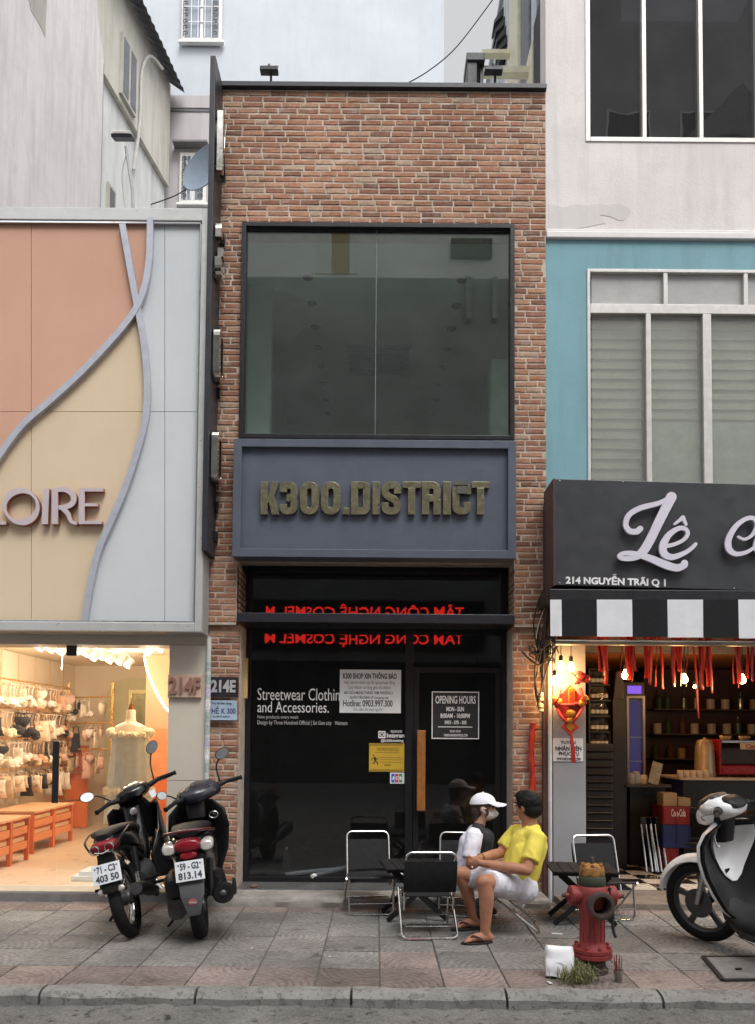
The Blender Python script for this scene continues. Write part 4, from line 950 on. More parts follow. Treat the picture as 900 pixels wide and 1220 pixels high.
# ------------------------------------------------------------------ cafe name board
YS2 = 6.95
p0, p1 = P(662, 570.5, YS2), P(661.5, 697, YS2); q0_ = P(900, 575, YS2)
tilt = math.atan2(P(900, 703.5, YS2).z - p1.z, P(900, 703.5, YS2).x - p1.x)
ez = Vector((0, 0, 1)); ex = Vector((math.cos(tilt), 0, math.sin(tilt)))
sgn = thing('cafe_sign', 'large charcoal cafe sign box with white script lettering', 'sign', (p1.x, YS2, p1.z))
CHAR = M('charcoal_board', lin((62, 64, 68)), .4, .1, .12, 3)
def on(u, v, d): return Vector((p1.x, YS2 + d, p1.z)) + ex * u + ez * v
hh = p0.z - p1.z
MB().prism([(0, 0), (3.6, 0), (3.6, hh), (0, hh)], on, 0, .4).build('board', CHAR, sgn, bevel=.003)
MB().prism([(-.012, -.006), (-.001, -.006), (-.001, hh + .006), (-.012, hh + .006)], on, .0, .41).build('board_end', M('board_end', lin((84, 62, 60)), .6, 0, .2), sgn)
def uv(px, py):
    v = P(px, py, YS2); u = (v.x - p1.x) / math.cos(tilt); return u, v.z - p1.z - u * math.sin(tilt)
SCR = M('script_white', lin((214, 210, 222)), .45, 0, .05)
def script(pts, ws, n=7):
    q = cr([(*uv(620 + a / 3.214, 550 + b / 3.214), w_ / 3.214 / 131) for (a, b), w_ in zip(pts, ws)], n)
    m = MB().stroke([(a, b) for a, b, c in q], [c for a, b, c in q], lambda u, v, d: on(u, v, -d), .028, .050, step=.00004)
    for e_ in (q[0], q[-1]):
        m.prism([(e_[0] + e_[2] / 2 * math.cos(t * math.pi / 8), e_[1] + e_[2] / 2 * math.sin(t * math.pi / 8)) for t in range(16)], lambda u, v, d: on(u, v, -d), .028, .0495)
    return m
def sbuild(ms_):
    m = MB()
    for k_, x in enumerate(ms_):
        m.add([v + Vector((0, -.0004 * k_, 0)) for v in x.v], x.f)
    return m.build('letter', SCR, sgn)
sbuild([script([(453, 262), (438, 273), (412, 270), (398, 245), (412, 208), (455, 183), (520, 166), (548, 152)], [22, 22, 21, 20, 20, 20, 18, 14]),
        script([(572, 141), (552, 180), (520, 245), (488, 310), (462, 350), (430, 372), (388, 376), (374, 366), (392, 356), (432, 358), (490, 375), (545, 398), (590, 411), (618, 402), (622, 392)], [38, 36, 34, 33, 32, 22, 17, 17, 17, 20, 26, 30, 28, 25, 24])])
sbuild([script([(540, 330), (580, 322), (618, 304), (634, 280), (622, 262), (596, 262), (562, 286), (540, 326), (545, 358), (575, 370), (620, 355), (650, 335), (664, 320)], [16, 14, 14, 15, 16, 18, 22, 28, 28, 22, 17, 14, 12])])
sbuild([script([(584, 244), (600, 232), (616, 219)], [9, 12, 15]), script([(615, 219), (621, 232), (627, 246)], [15, 13, 11])])
sbuild([script([(826, 292), (850, 302), (880, 285), (896, 250), (886, 224), (856, 224), (818, 252), (790, 300), (790, 338), (815, 358), (855, 352), (892, 330), (925, 305)], [8, 11, 12, 14, 16, 16, 18, 22, 24, 18, 14, 12, 10])])
sbuild([script([(985, 262), (955, 245), (918, 268), (895, 320), (905, 350), (940, 345), (975, 300), (990, 255), (980, 320), (995, 352), (1030, 330)], [14, 16, 18, 22, 22, 16, 14, 18, 20, 18, 10])])
ad_m = text_mesh('214 NGUYỄN TRÃI Q 1', M('address_white', (.82, .82, .82), .5), .2, .004, .008)
zz = [v.co.z for v in ad_m.vertices]; xx = [v.co.x for v in ad_m.vertices]
u0, v0_ = uv(674, 697); u1, v1_ = uv(793, 682.5)
ad_m.transform(Matrix.Translation((-min(xx), 0, -min(zz)))); ad_m.transform(Matrix.Diagonal(((u1 - u0) / (max(xx) - min(xx)), 1, (uv(674, 682.5)[1] - v0_) / (max(zz) - min(zz)), 1)))
ad_m.transform(Matrix.Translation(on(u0, v0_, -.003)) @ Matrix.Rotation(-tilt, 4, 'Y')); link('address', ad_m, sgn)
for a, b in ((667, 573), (742, 574), (667, 694.5), (874.5, 701)):
    MB().ball(on(*uv(a, b), -.001), .007, 8, 5).build('screw', CHROME, sgn)
# ------------------------------------------------------------------ awning
aw = thing('awning', 'black and white striped awning valance hung below the cafe sign', 'awning', P(780, 740, 6.85))
YA = 6.86
MB().box(P(656, 706, YA).x, XR1, YA + .03, YR, P(780, 716, YA).z, P(780, 702, YA).z).build('awning_beam', M('awning_beam', lin((34, 35, 38)), .4), aw, bevel=.004)
CLB = M('awning_black', (.014, .014, .016), .8, 0, .2, 20, .1, 60, .2); CLW = M('awning_white', lin((214, 216, 220)), .65, 0, .06, 8, .2, 60)
edges = [655.5, 669, 711, 753, 795, 837.5, 879.5, 922, 965, 1008, 1051, 1094, 1137, 1180, 1223, 1266, 1309]
for k, (a, b) in enumerate(zip(edges, edges[1:])):
    m_ = MB(); rings = []
    for j in range(7):
        t = j / 6; py = 714.5 + (758 - 714.5) * t + (t * (a - 655) * .012)
        rings.append((py, YA - .012 * t))
    vs_ = []
    for py, yy in rings:
        for q in (0, .25, .5, .75, 1): v = P(a + (b - a) * q + .12, py, YA); vs_.append((v.x, yy + .003 * math.sin(q * 6.3 + k * 2) * (py - 714) / 44, v.z))
    m_.add(vs_, [(j * 5 + i, j * 5 + i + 1, (j + 1) * 5 + i + 1, (j + 1) * 5 + i) for j in range(6) for i in range(4)])
    o = m_.build('valance_stripe', (CLW if k % 2 == 0 else CLB), aw); md = o.modifiers.new('solid', 'SOLIDIFY'); md.thickness = .004
zp = P(780, 766, 7.05).z
MB().tube([(P(662, 766, 7.05).x, 7.05, zp), (XR1, 7.05, zp)], .028, 14).build('awning_tube', M('zinc_tube', lin((150, 146, 140)), .35, .7, .1, 9), aw, smooth=True)
MB().tube([(P(662, 766, 7.05).x, 7.05, zp), (P(662, 766, 7.4).x, 7.42, zp + .1)], .02, 8).build('awning_arm', BLACK, aw, smooth=True)
# pillar, pipe
PGREY = M('pillar_grey_paint', lin((150, 152, 156)), .55, 0, .1, 3, .1, 50)
a, b, c, d = RC(658, 765, 697, 1076, 7.40)
bx('pillar', PGREY, rb_, a, b, 7.36, 7.75, .001, zc0, .006)
MB().tube([(P(655.5, 900, 7.33).x, 7.33, .0), (P(655.5, 900, 7.33).x, 7.33, zc0 - .02)], .019, 12).build('conduit_pipe', M('conduit_white', lin((196, 198, 200)), .45, 0, .1), None, smooth=True, world=False, label='thin white conduit pipe between brick pier and grey cafe pillar', cat='pipe')
bx('brown_pilaster', M('brown_stone', lin((98, 72, 66)), .6, 0, .25, 8), rb_, P(647, 900, 7.42).x, P(654, 900, 7.42).x, 7.40, 7.5, .001, zt0 - .05, .004)
# ------------------------------------------------------------------ cafe room
cxs = b + .002
CW = M('cafe_dark_wall', (.03, .022, .02), .5, 0, .3, 3); CEL = M('cafe_ceiling_wood', lin((150, 92, 52)), .3, 0, .3, 6)
ZK = .08
m_ = MB(); m_.box(a, a + .08, 7.76, 13, ZK, 2.75).box(a, XR1, 12.6, 12.7, ZK, 2.75).box(XR1 - .08, XR1, 7.5, 12.7, ZK, 2.75); m_.build('cafe_wall', CW, rb_)
bx('cafe_ceiling', CEL, rb_, a, XR1, 7.1, 12.6, 2.52, 2.56, 0); bx('cafe_upper_slab', M('slab_dark', (.1, .1, .1), .8), rb_, a, XR1, 7.70, 12.7, 2.60, 2.7)
bx('maroon_panel', M('maroon_wall', (.055, .018, .016), .5, 0, .3, 3), rb_, P(768, 850, 11).x, P(905, 850, 11).x, 11.0, 11.1, ZK, 2.5)
cf = MB().box(cxs - .3, XR1, 7.02, 12.7, -.02, ZK - .02).build('cafe_floor', M('cafe_ramp', (.2, .165, .13), .7, 0, .35, 5, .4, 40), None, bevel=.006, world=False, kind='structure')
TW, TB = M('tile_white', lin((226, 214, 196)), .3, 0, .06, 4), M('tile_black', (.015, .014, .014), .3, 0, .1, 4)
tm = [MB().box(.002, .248, .002, .248, -.016, 0).mesh('floor_tile', t) for t in (TW, TB)]
for i in range(17):
    for j in range(15):
        x, y = cxs + i * .25, 7.62 + j * .25
        o = link('floor_tile', tm[(i + j) % 2], cf, 0, False); o.location = (x, y, ZK)
cafe_x = lambda px, Y: P(px, 900, Y).x
# bottle shelf
shf = thing('bottle_shelf', 'black wall shelf packed with small bottles inside the cafe entrance', 'shelf', (P(712, 880, 8.6).x, 8.6, ZK))
s0, s1, r0, r1 = RC(702, 797, 726, 890, 8.6)
bx('shelf_back', PLASTIC, shf, s0, s1, 8.78, 8.8, ZK, r1); bx('shelf_side', PLASTIC, shf, s0 - .02, s0, 8.55, 8.8, ZK, r1)
zsh = [r0 + (r1 - r0) * k / 5 for k in range(5)]
for zq in zsh + [r1]: bx('shelf_board', PLASTIC, shf, s0, s1, 8.55, 8.78, zq - .015, zq, .002)
BG = [glass('bottle_glass_%d' % k, c, 1.5, .1) for k, c in enumerate([(.2, .3, .2), (.5, .35, .15), (.7, .7, .65)])]; LBL = M('bottle_label', lin((230, 226, 210)), .6)
bm_ = [MB().lathe([(.024, 0), (.026, .01), (.026, .08), (.010, .1), (.010, .125)], n=10).mesh('bottle_glass', BG[k]) for k in range(3)]; bl_ = MB().lathe([(.0268, .025), (.0268, .065)], n=10).mesh('bottle_label', LBL)
orr = ['top', 'second', 'third', 'fourth', 'lowest']
for k, zq in enumerate(zsh):
    for i in range(4):
        t = thing('small_bottle', ('first', 'second', 'third', 'fourth')[i] + ' small bottle from the left on the ' + orr[4 - k] + ' shelf of the black rack', 'bottle', (s0 + .04 + i * (s1 - s0 - .06) / 3.3, 8.62, zq + .001), group='small bottles on the cafe shelf')
        link('bottle_glass', bm_[(i + k) % 3], t, 0, False); link('bottle_label', bl_, t, 0, False)
# grey slanted screen and black stack
gs = [(P(714, 985, 8.9), P(743, 985, 8.9), P(743, 800, 8.9), P(735, 800, 8.9))]
MB().prism([(v.x, v.z) for v in gs[0]], fnY(8.9), 0, .06).build('grey_screen', M('screen_grey', lin((104, 100, 98)), .6, 0, .1), rb_)
bx('black_post', PLASTIC, rb_, P(729, 900, 8.85).x, P(745, 900, 8.85).x, 8.80, 8.89, ZK, P(737, 833, 8.85).z)
stv = thing('louvred_cabinet', 'black louvred cabinet just inside the grey cafe pillar', 'cabinet', (P(715, 1000, 8.1).x, 8.1, ZK))
l0, l1, l2, l3 = RC(698, 886, 731, 1040, 8.1)
bx('cabinet_body', PLASTIC, stv, l0, l1, 8.1, 8.5, ZK, l3, .01)
for i in range(15): MB().box(-.5 * (l1 - l0) + .01, .5 * (l1 - l0) - .01, -.02, .02, -.004, .004).xf(Matrix.Translation(((l0 + l1) / 2, 8.085, l3 - .08 - i * .08)) @ Matrix.Rotation(R(-35), 4, 'X')).build('louvre', M('louvre_black', (.035, .033, .032), .35), stv)
# fridge with violet light
fg = thing('display_fridge', 'tall glass door fridge glowing violet in the cafe', 'fridge', (P(757, 950, 9.8).x, 9.8, ZK)); f0, f1, f2_, f3 = RC(747, 812, 769, 960, 9.8)
bx('fridge_body', PLASTIC, fg, f0 - .02, f1 + .02, 9.86, 10.3, ZK, f3, .01); bx('fridge_inside', emit('violet_glow', (.26, .2, .75), .07), fg, f0 + .04, f1 - .04, 9.85, 9.858, ZK + .3, f3 - .24, 0)
bx('fridge_header', emit('violet_header', (.35, .16, 1.0), .45), fg, f0 + .03, f1 - .03, 9.84, 9.858, f3 - .15, f3 - .05, 0); bx('fridge_door', glass('fridge_glass', (.9, .9, .95), 1.5, .02), fg, f0, f1, 9.8, 9.81, ZK + .12, f3 - .2, 0)
frame('door_frame', M('fridge_frame', (.3, .3, .33), .4, .6), fg, f0, f1, ZK + .1, f3 - .18, 9.79, .03, .03)
for k in range(4):
    zq = ZK + .55 + k * .3; sh_ = bx('fridge_shelf', CHROME, fg, f0 + .03, f1 - .03, 9.82, 9.848, zq, zq + .012, 0)
# counter, machine, canister
ct = thing('bar_counter', 'black bar counter with pale edge in the cafe', 'counter', (P(870, 1000, 9).x, 9, ZK)); c0, _, _, cz = RC(811, 927, 960, 1010, 9.0)
bx('counter_body', M('counter_black', (.02, .018, .018), .35), ct, c0 + .05, XR1 - .3, 9.05, 9.7, ZK + .001, cz - .03); bx('counter_top', M('counter_edge', lin((220, 200, 170)), .35), ct, c0, XR1 - .2, 9.0, 9.75, cz - .029, cz, .004)
cn = thing('steel_canister', 'tall brushed steel canister on the bar counter', 'canister', (P(840, 925, 9.2).x, 9.25, cz)); STG = M('canister_steel', lin((186, 166, 136)), .45, .6, .12, 12)
q = Vector((P(840, 925, 9.25).x, 9.25, cz))
MB().lathe([(.125, .001), (.13, .03), (.12, .05), (.105, .36), (.09, .40)], q, n=28).build('canister_body', STG, cn, smooth=True); MB().lathe([(.092, .401), (.08, .43), (.02, .445), (.018, .46)], q, n=24).build('canister_lid', STG, cn, smooth=True)
MB().tube([q + Vector((.1, 0, .3)), q + Vector((.15, -.02, .28)), q + Vector((.15, -.02, .1)), q + Vector((.12, 0, .06))], .01, 8).build('canister_handle', PLASTIC, cn, smooth=True)
em = thing('espresso_machine', 'red espresso machine with chrome top at the counter', 'coffee machine', (P(890, 925, 9.3).x, 9.3, cz)); e0, e1, _, e3 = RC(856, 879, 940, 925, 9.25); RED = M('machine_red', (.36, .02, .025), .3, 0, .1)
bx('base', RED, em, e0, e1, 9.15, 9.65, cz + .03, cz + .14, .02); bx('back_panel', M('machine_glass', (.10, .07, .05), .15, .5), em, e0 + .02, e1 - .02, 9.4, 9.6, cz + .14, e3 - .06, .01); bx('side_plate', RED, em, e0 - .03, e0, 9.15, 9.65, cz + .03, e3 - .02, .01)
bx('cup_tray', CHROME, em, e0, e1, 9.15, 9.65, e3 - .06, e3 - .03, .006); 
for k in range(4): MB().tube([(e0 + .1 + .2 * k, 9.2, cz + .001), (e0 + .1 + .2 * k, 9.2, cz + .03)], .02, 8).build('foot', PLASTIC, em)
pl_ = pbx('name_plate', M('plate_cream', lin((220, 190, 140)), .4), em, 882.5, 885, 925, 893, 9.13, .012, .004); ptext('Cimb', M('plate_red', (.4, .05, .03), .5), em, 889, 886.5, 905, 892, 9.127, .002, .003)
cupm = MB().lathe([(.022, 0), (.036, .05), (.033, .05), (.02, .006)], n=12).mesh('cup', M('cup_glass', lin((200, 170, 130)), .2, .2, .1)); cupm.polygons.foreach_set('use_smooth', [True] * len(cupm.polygons))
ordn = ordn_
for k in range(9): link('cup', cupm, None, 0, False, label=ordn[k] + ' small cup from the left on top of the red espresso machine', cat='cup', group='cups on the espresso machine', loc=(e0 + .05 + k * .075, 9.25 + .08 * (k % 3), e3 - .03))
# low bar left of the counter with jars, tablet
lb = thing('side_bar', 'low dark side bar with jars beside the violet fridge', 'counter', (P(770, 1000, 8.9).x, 8.9, ZK)); m0, m1, _, mz = RC(742, 934, 795, 1010, 8.9)
bx('bar_top', M('bar_top_wood', (.05, .04, .035), .4), lb, m0, m1, 8.75, 9.3, mz - .03, mz, .004); bx('bar_body', PLASTIC, lb, m0 + .1, m1, 8.95, 9.25, ZK, mz - .031)
for k, (a, h, r_, mt) in enumerate(((758, .14, .05, GLF), (767, .1, .05, LBL), (782, .22, .045, M('amber_jar', (.12, .06, .03), .2)), (752, .12, .05, GLF))):
    t = MB().lathe([(r_ * .9, .001), (r_, .01), (r_, h * .7), (r_ * .8, h * .8), (r_ * .8, h * .95), (r_ * .5, h)], (P(a, 930, 8.95).x, 8.95, mz), n=14)
    t.build('jar', mt, None, smooth=True, world=False, label=('glass jar near the violet fridge on the side bar', 'squat white jar in the middle of the side bar', 'tall brown jar at the right end of the side bar', 'leftmost glass jar on the side bar')[k], cat='jar', group='jars on the side bar')
tb = P(776, 905, 8.9); MB().box(-.06, .06, -.008, .008, 0, .26).xf(Matrix.Translation((tb.x, 8.85, mz + .002)) @ Matrix.Rotation(R(18), 4, 'Y') @ Matrix.Rotation(R(-12), 4, 'X')).build('menu_stand', M('menu_print', lin((170, 160, 130)), .5, 0, .5, 30), None, world=False, bevel=.003, label='leaning menu card stand on the cafe side bar', cat='menu')
# crates and cartons
def crate(px0, py0, px1, py1, Y, mt, label, txt=None, nslat=3):
    a, b, c, d = RC(px0, py0, px1, py1, Y); t = thing('drinks_crate', label, 'crate', ((a + b) / 2, Y, c), group='drinks crates in the cafe')
    bx('crate_wall', mt, t, a, b, Y, Y + .02, c, d, .004); bx('crate_wall', mt, t, a, b, Y + .30, Y + .32, c, d, .004); bx('crate_wall', mt, t, a, a + .02, Y + .021, Y + .299, c, d, .004); bx('crate_wall', mt, t, b - .02, b, Y + .021, Y + .299, c, d, .004); bx('crate_base', mt, t, a + .021, b - .021, Y + .021, Y + .299, c, c + .02)
    for k in range(nslat): bx('rib', mt, t, a + .01 + (b - a - .03) * k / max(1, nslat - 1), a + .02 + (b - a - .03) * k / max(1, nslat - 1), Y - .008, Y - .0005, c + .01, d - .01, .002)
    if txt: ptext(txt, LBL, t, px0 + 10, py0 + 3, px1 - 5, py0 + 12, Y - .003, .003, .004)
    return t
CRED, CBLU = M('crate_red', (.28, .02, .02), .45, 0, .25), M('crate_blue', (.02, .035, .15), .45, 0, .15)
crate(790.5, 1011, 809, 1041, 8.55, CRED, 'red drinks crate at the bottom of the stack on the tiles'); crate(790, 983, 823, 1010.5, 8.55, CBLU, 'blue drinks crate in the middle of the stack')
crate(790, 961, 822, 982.5, 8.55, CRED, 'red drinks crate with white lettering on top of the stack', 'Coca-Cola')
CARD = M('carton', lin((176, 150, 112)), .8, 0, .12)
for r_, lb_ in (((790.5, 945, 807, 960.5), 'small brown carton on the left of the red crate'), ((808.5, 951, 823, 960.5), 'small brown carton on the right of the red crate')):
    x_ = pbx('carton', CARD, None, *r_, 8.6, .2, .003, world=False, label=lb_, cat='carton'); a, b, c, d = RC(*r_, 8.6); bx('carton_tape', M('tape_tan', lin((196, 176, 140)), .4), x_, (a + b) / 2 - .02, (a + b) / 2 + .02, 8.597, 8.82, d + .0005, d + .002, 0)
# chrome folded chairs leaning in the cafe
for k in range(3):
    fx = P(772 + k * 6, 1000, 8.6).x; t = thing('folded_stool', ('leftmost', 'middle', 'rightmost')[k] + ' folded chrome stool leaning in front of the side bar', 'stool', (fx, 8.6, ZK), group='folded chrome stools')
    for s in (-1, 1): MB().tube([(fx + s * .05, 8.5 - .02 * k, ZK + .011), (fx + s * .05, 8.68, .62)], .011, 8).build('leg', CHROME, t, smooth=True)
    MB().box(fx - .06, fx + .06, 8.655, 8.69, .45, .66).build('seat', PLASTIC, t, bevel=.01)
# bulbs
BULB = emit('bulb_glow', (1, .62, .22), 16.0)
def bulb(px, py, Y, label, big=1.0):
    p = P(px, py, Y); t = thing('filament_bulb', label, 'bulb', p, group='glowing filament bulbs at the cafe front')
    MB().lathe([(.001, -.045), (.018, -.042), (.03, -.028), (.034, -.012), (.03, .008), (.018, .03), (.013, .045)] if big == 1 else [(.001, -.022), (.016, -.015), (.02, 0), (.014, .015), (.008, .022)], p, n=18).build('bulb_glass', BULB, t, smooth=True)
    zt = .046 if big == 1 else .023
    MB().lathe([(.016, 0), (.018, .005), (.018, .045), (.008, .055)], p + Vector((0, 0, zt)), n=14).build('socket', PLASTIC, t, smooth=True)
    MB().tube([p + Vector((0, 0, zt + .05)), (p.x + .004, p.y, 2.52)], .004, 6).build('cord', PLASTIC, t)
    if 1:
        ld = bpy.data.lights.new('bulb_light', 'POINT'); ld.energy = 4.2; ld.color = (1, .55, .2); ld.shadow_soft_size = .05
        o = bpy.data.objects.new('bulb_light', ld); COL.objects.link(o); o.parent = t; o.location = (0, -.0, -.10)
for a, b, Y, l_, s in ((668.5, 793.5, 7.15, 'upper left bulb of the three lit beside the lantern', 1), (680.5, 794.5, 7.18, 'upper right bulb of the three lit beside the lantern', 1), (661.5, 811, 7.15, 'lowest bulb of the three lit beside the lantern', 1), (745.5, 803.5, 7.25, 'glowing bulb nearest the bottle shelf in the cafe entrance', 1), (815.5, 808.5, 7.25, 'glowing bulb in the middle of the cafe entrance', 1), (884.5, 809, 7.25, 'glowing bulb at the right above the espresso machine', 1), (739, 815, 9.2, 'small bulb deeper inside, near the violet fridge', .6), (828, 818, 9.2, 'small bulb deeper inside, above the steel canister', .6)): bulb(a, b, Y, l_, s)
# red ribbons
RIBR = M('red_ribbon', (.5, .03, .015), .45, 0, .2, 10)
rr = random.Random(21)
RB = [(713, 800, 5), (717, 805, 6), (723, 815, 4), (722, 800, 5), (742, 806, 5), (748, 810, 6), (755, 812, 7), (753, 800, 5), (770, 808, 6), (777, 816, 6), (783, 818, 6), (787, 821, 5), (802, 818, 6), (806, 800, 5), (811, 817, 6), (820, 818, 5), (826, 856, 4), (834, 816, 6), (838, 822, 7), (843, 818, 5), (845, 826, 5), (872, 815, 5), (876, 820, 6), (880, 814, 5), (892, 808, 4), (896, 812, 4)]
for k, (a, yb, wd) in enumerate(RB):
    Yk = 7.12 + .1 * rr.random(); top = P(a, 770, Yk); top.z = 2.50; bot_ = P(a + rr.uniform(-3, 5) + (6 if yb > 840 else 0), yb, Yk)
    m_ = MB(); vs_ = []; n_ = 10; tw = rr.uniform(-.8, .8); ph = rr.uniform(0, 6)
    for j in range(n_ + 1):
        t = j / n_; c = top.lerp(bot_, t) + Vector((.006 * math.sin(ph + t * 7), .008 * math.cos(ph + t * 5), 0)); an = ph * .15 + tw * t; h = wd / 128 * .56
        vs_ += [c + Vector((math.cos(an) * h, math.sin(an) * h, 0)), c - Vector((math.cos(an) * h, math.sin(an) * h, 0))]
    m_.add(vs_, [(2 * j, 2 * j + 1, 2 * j + 3, 2 * j + 2) for j in range(n_)])
    o = m_.build('red_ribbon', RIBR, None, smooth=True, world=False, label=ordn[k] + ' red ribbon from the left hanging at the cafe entrance', cat='ribbon', group='red ribbons hanging at the cafe entrance'); md = o.modifiers.new('solid', 'SOLIDIFY'); md.thickness = .0015
# festive hanging decoration on the pillar
LR, LG = M('decor_red', (.45, .03, .02), .5, 0, .3, 20, .3, 60), M('decor_gold', lin((205, 140, 50)), .35, .6, .3, 25)
YD = 7.22; dc = thing('festive_hanging', 'red and gold festive knot hanging with tassel on the grey pillar', 'decoration', P(680, 860, YD))
pp = lambda a, b, o=0: P(a, b, YD + o)
for k, (a, b) in enumerate((((680, 802), (700, 812)), ((660, 838), (696, 836)), ((664, 845), (678, 862)), ((696, 840), (680, 862)), ((668, 822), (660, 838)), ((692, 820), (698, 838)))):
    MB().tube(cr([pp(*a), pp((a[0] + b[0]) / 2, (a[1] + b[1]) / 2 + 3, -.03), pp(*b)], 5), .016, 8).build('knot_cord', LR, dc, smooth=True)
MB().prism([(P(a, b, YD).x, P(a, b, YD).z) for a, b in ((680, 815), (700, 838), (680, 866), (659, 838))], fnY(YD), .005, .03).build('diamond_board', LR, dc, bevel=.006)
MB().prism([(P(a, b, YD).x, P(a, b, YD).z) for a, b in ((677, 821), (681, 818), (685, 821), (685.5, 842), (677, 842))], fnY(YD), -.012, .004).build('gold_plaque', LG, dc, bevel=.004)
ptext('福', LR, dc, 678.5, 823, 684, 840, YD - .014, .002, .004, 'character')
for k, (a, b, s) in enumerate(((662, 832, .035), (667, 836, .03), (697, 832, .035), (693, 838, .03), (680, 850, .045), (679, 858, .03), (692, 806, .05), (699, 808, .035), (688, 812, .03))):
    q = pp(a, b, -.02); m_ = MB().ball(q, s, 12, 8, sc=(1, .6, .9)); m_.v = [v + (v - q) * .35 * noise.noise(v * 60) for v in m_.v]; m_.build('gold_coin_cluster', LG if k < 6 else LR, dc, smooth=True)
MB().prism([(P(a, b, YD).x, P(a, b, YD).z) for a, b in ((679, 856), (690, 866), (679, 877), (668, 866))], fnY(YD), -.02, .003).build('small_diamond', LR, dc, bevel=.004); MB().prism([(P(a, b, YD).x, P(a, b, YD).z) for a, b in ((679, 861), (684.5, 866), (679, 871.5), (673.5, 866))], fnY(YD), -.026, -.021).build('diamond_gold', LG, dc)
for k in range(5): MB().tube([pp(680 + k * .5, 876, -.01), pp(681 + k * .9, 895, -.012 - .004 * k), pp(681.5 + k * 1.0, 909, -.008)], [.006, .007, .006], 6).build('tassel_strand', LR, dc, smooth=True)
rp = pbx('recruitment_paper', PAPER, None, 659, 879.5, 695, 907, 7.352, .002, 0, world=False, label='white recruitment notice taped to the grey cafe pillar', cat='notice')
for s_, r_ in (('TUYỂN', (668, 880.5, 686, 886.5)), ('NHÂN VIÊN', (662, 888, 693, 894.5)), ('PHỤC VỤ', (666, 895.5, 690, 901.5)), ('0928280628', (663.5, 902.5, 692, 906))): ptext(s_, BLACKINK, rp, *r_, 7.3508, .0008, .006)
# cables on the corner, red wrapped cable, two white isolators
CAB = M('cable_black', (.018, .018, .02), .5); cg = thing('cable_tangle', 'tangle of black cables looping down the corner beside the cafe sign', 'cables', P(648, 780, 7.33))
for k, pts_ in enumerate((((662, 690), (650, 700), (640, 722), (636, 745), (640, 770), (648, 800), (645, 835)), ((660, 700), (648, 720), (641, 760), (643, 790), (650, 815)), ((663, 712), (652, 745), (648, 775), (641, 800), (638, 820), (644, 848)), ((659, 735), (654, 760), (647, 790), (650, 830)), ((622, 776), (632, 786), (642, 792), (652, 788)), ((658, 705), (650, 740), (648, 790)), ((655, 765), (642, 780), (637, 800), (640, 826)), ((664, 770), (654, 790), (646, 818), (640, 842)))):
    MB().tube(cr([P(a, b, 7.33 - .012 * k) for a, b in pts_], 6), .007 + .002 * (k % 3), 7).build('cable', CAB, cg, smooth=True)
MB().tube(cr([P(a, b, 7.3) for a, b in ((654, 715), (645, 735), (639, 760), (645, 772), (641, 800))], 6), .006, 7).build('pale_cable', M('cable_pale', lin((170, 165, 150)), .6), cg, smooth=True)
for k in range(16):
    a = P(646 + rr.uniform(-6, 14), 772 + rr.uniform(-8, 12), 7.3); MB().tube(cr([a + Vector((rr.uniform(-.09, .09), rr.uniform(-.04, .04), rr.uniform(-.09, .09))) for _ in range(4)], 4), .0055, 6).build('cable_loop', CAB, cg, smooth=True)
pr_ = [P(a, b, yl - .03) for a, b in ((636, 862), (633, 890), (635, 930), (632, 965), (633, 1000), (632, 1052))]
m_ = MB().tube(cr(pr_, 8), [.027 + .009 * noise.noise((i * .45, 3, 1)) + .004 * noise.noise((i * 1.7, 5, 1)) for i in range(41)], 10); m_.v = [v + Vector((noise.noise(v * 30), noise.noise(v * 30 + Vector((9, 0, 0))), 0)) * .012 for v in m_.v]
m_.build('red_wrapped_pole', RIBR, None, smooth=True, world=False, label='pole wrapped in crumpled red plastic on the right brick pier', cat='pole')
for k, (a, b) in enumerate(((644.5, 830), (644.5, 843))):
    q = P(a, b + 5, 7.28); t = thing('cable_isolator', ('upper', 'lower')[k] + ' cream cylinder clamped on the cables at the brick corner', 'isolator', q); MB().lathe([(.02, 0), (.026, .006), (.026, .07), (.018, .08)], q, n=14).build('isolator_body', M('isolator_cream', lin((226, 196, 160)), .5), t, smooth=True); MB().lathe([(.0275, .03), (.0275, .042)], q, n=14).build('isolator_band', DARKF, t, smooth=True)
# more stock and furniture in the cafe
mug = MB().lathe([(.03, 0), (.034, .01), (.034, .08), (.03, .08), (.028, .01)], n=14).mesh('mug', M('mug_cream', lin((214, 200, 176)), .4, 0, .1)); mug.polygons.foreach_set('use_smooth', [True] * len(mug.polygons))
for k in range(5): link('mug', mug, None, 0, False, label=ordn[k] + ' cream mug from the left on the bar counter before the canister', cat='mug', group='mugs on the bar counter', loc=(c0 + .03 + k * .075, 9.08, cz + .001))
bk2 = thing('back_shelf', 'dark wall shelf of bottles and tins behind the bar counter', 'shelf', (P(850, 880, 10.6).x, 10.7, 1.1))
for k in range(3):
    zq = 1.25 + k * .34; bx('shelf_board', M('shelf_wood', (.09, .055, .035), .5, 0, .3), bk2, P(780, 880, 10.7).x, XR1 - .3, 10.7, 10.98, zq - .02, zq, .003)
tin = [MB().lathe([(.04, 0), (.042, .006), (.042, .15), (.03, .165), (.012, .2), (.012, .24)] if k % 2 else [(.055, 0), (.055, .13), (.05, .14)], n=14).mesh('stock', m_) for k, m_ in enumerate((M('stock_tan', (.35, .24, .13), .5), M('stock_green', (.05, .09, .05), .2), M('stock_white', (.5, .47, .42), .5), M('stock_brown', (.12, .06, .03), .25)))]
rk = random.Random(4)
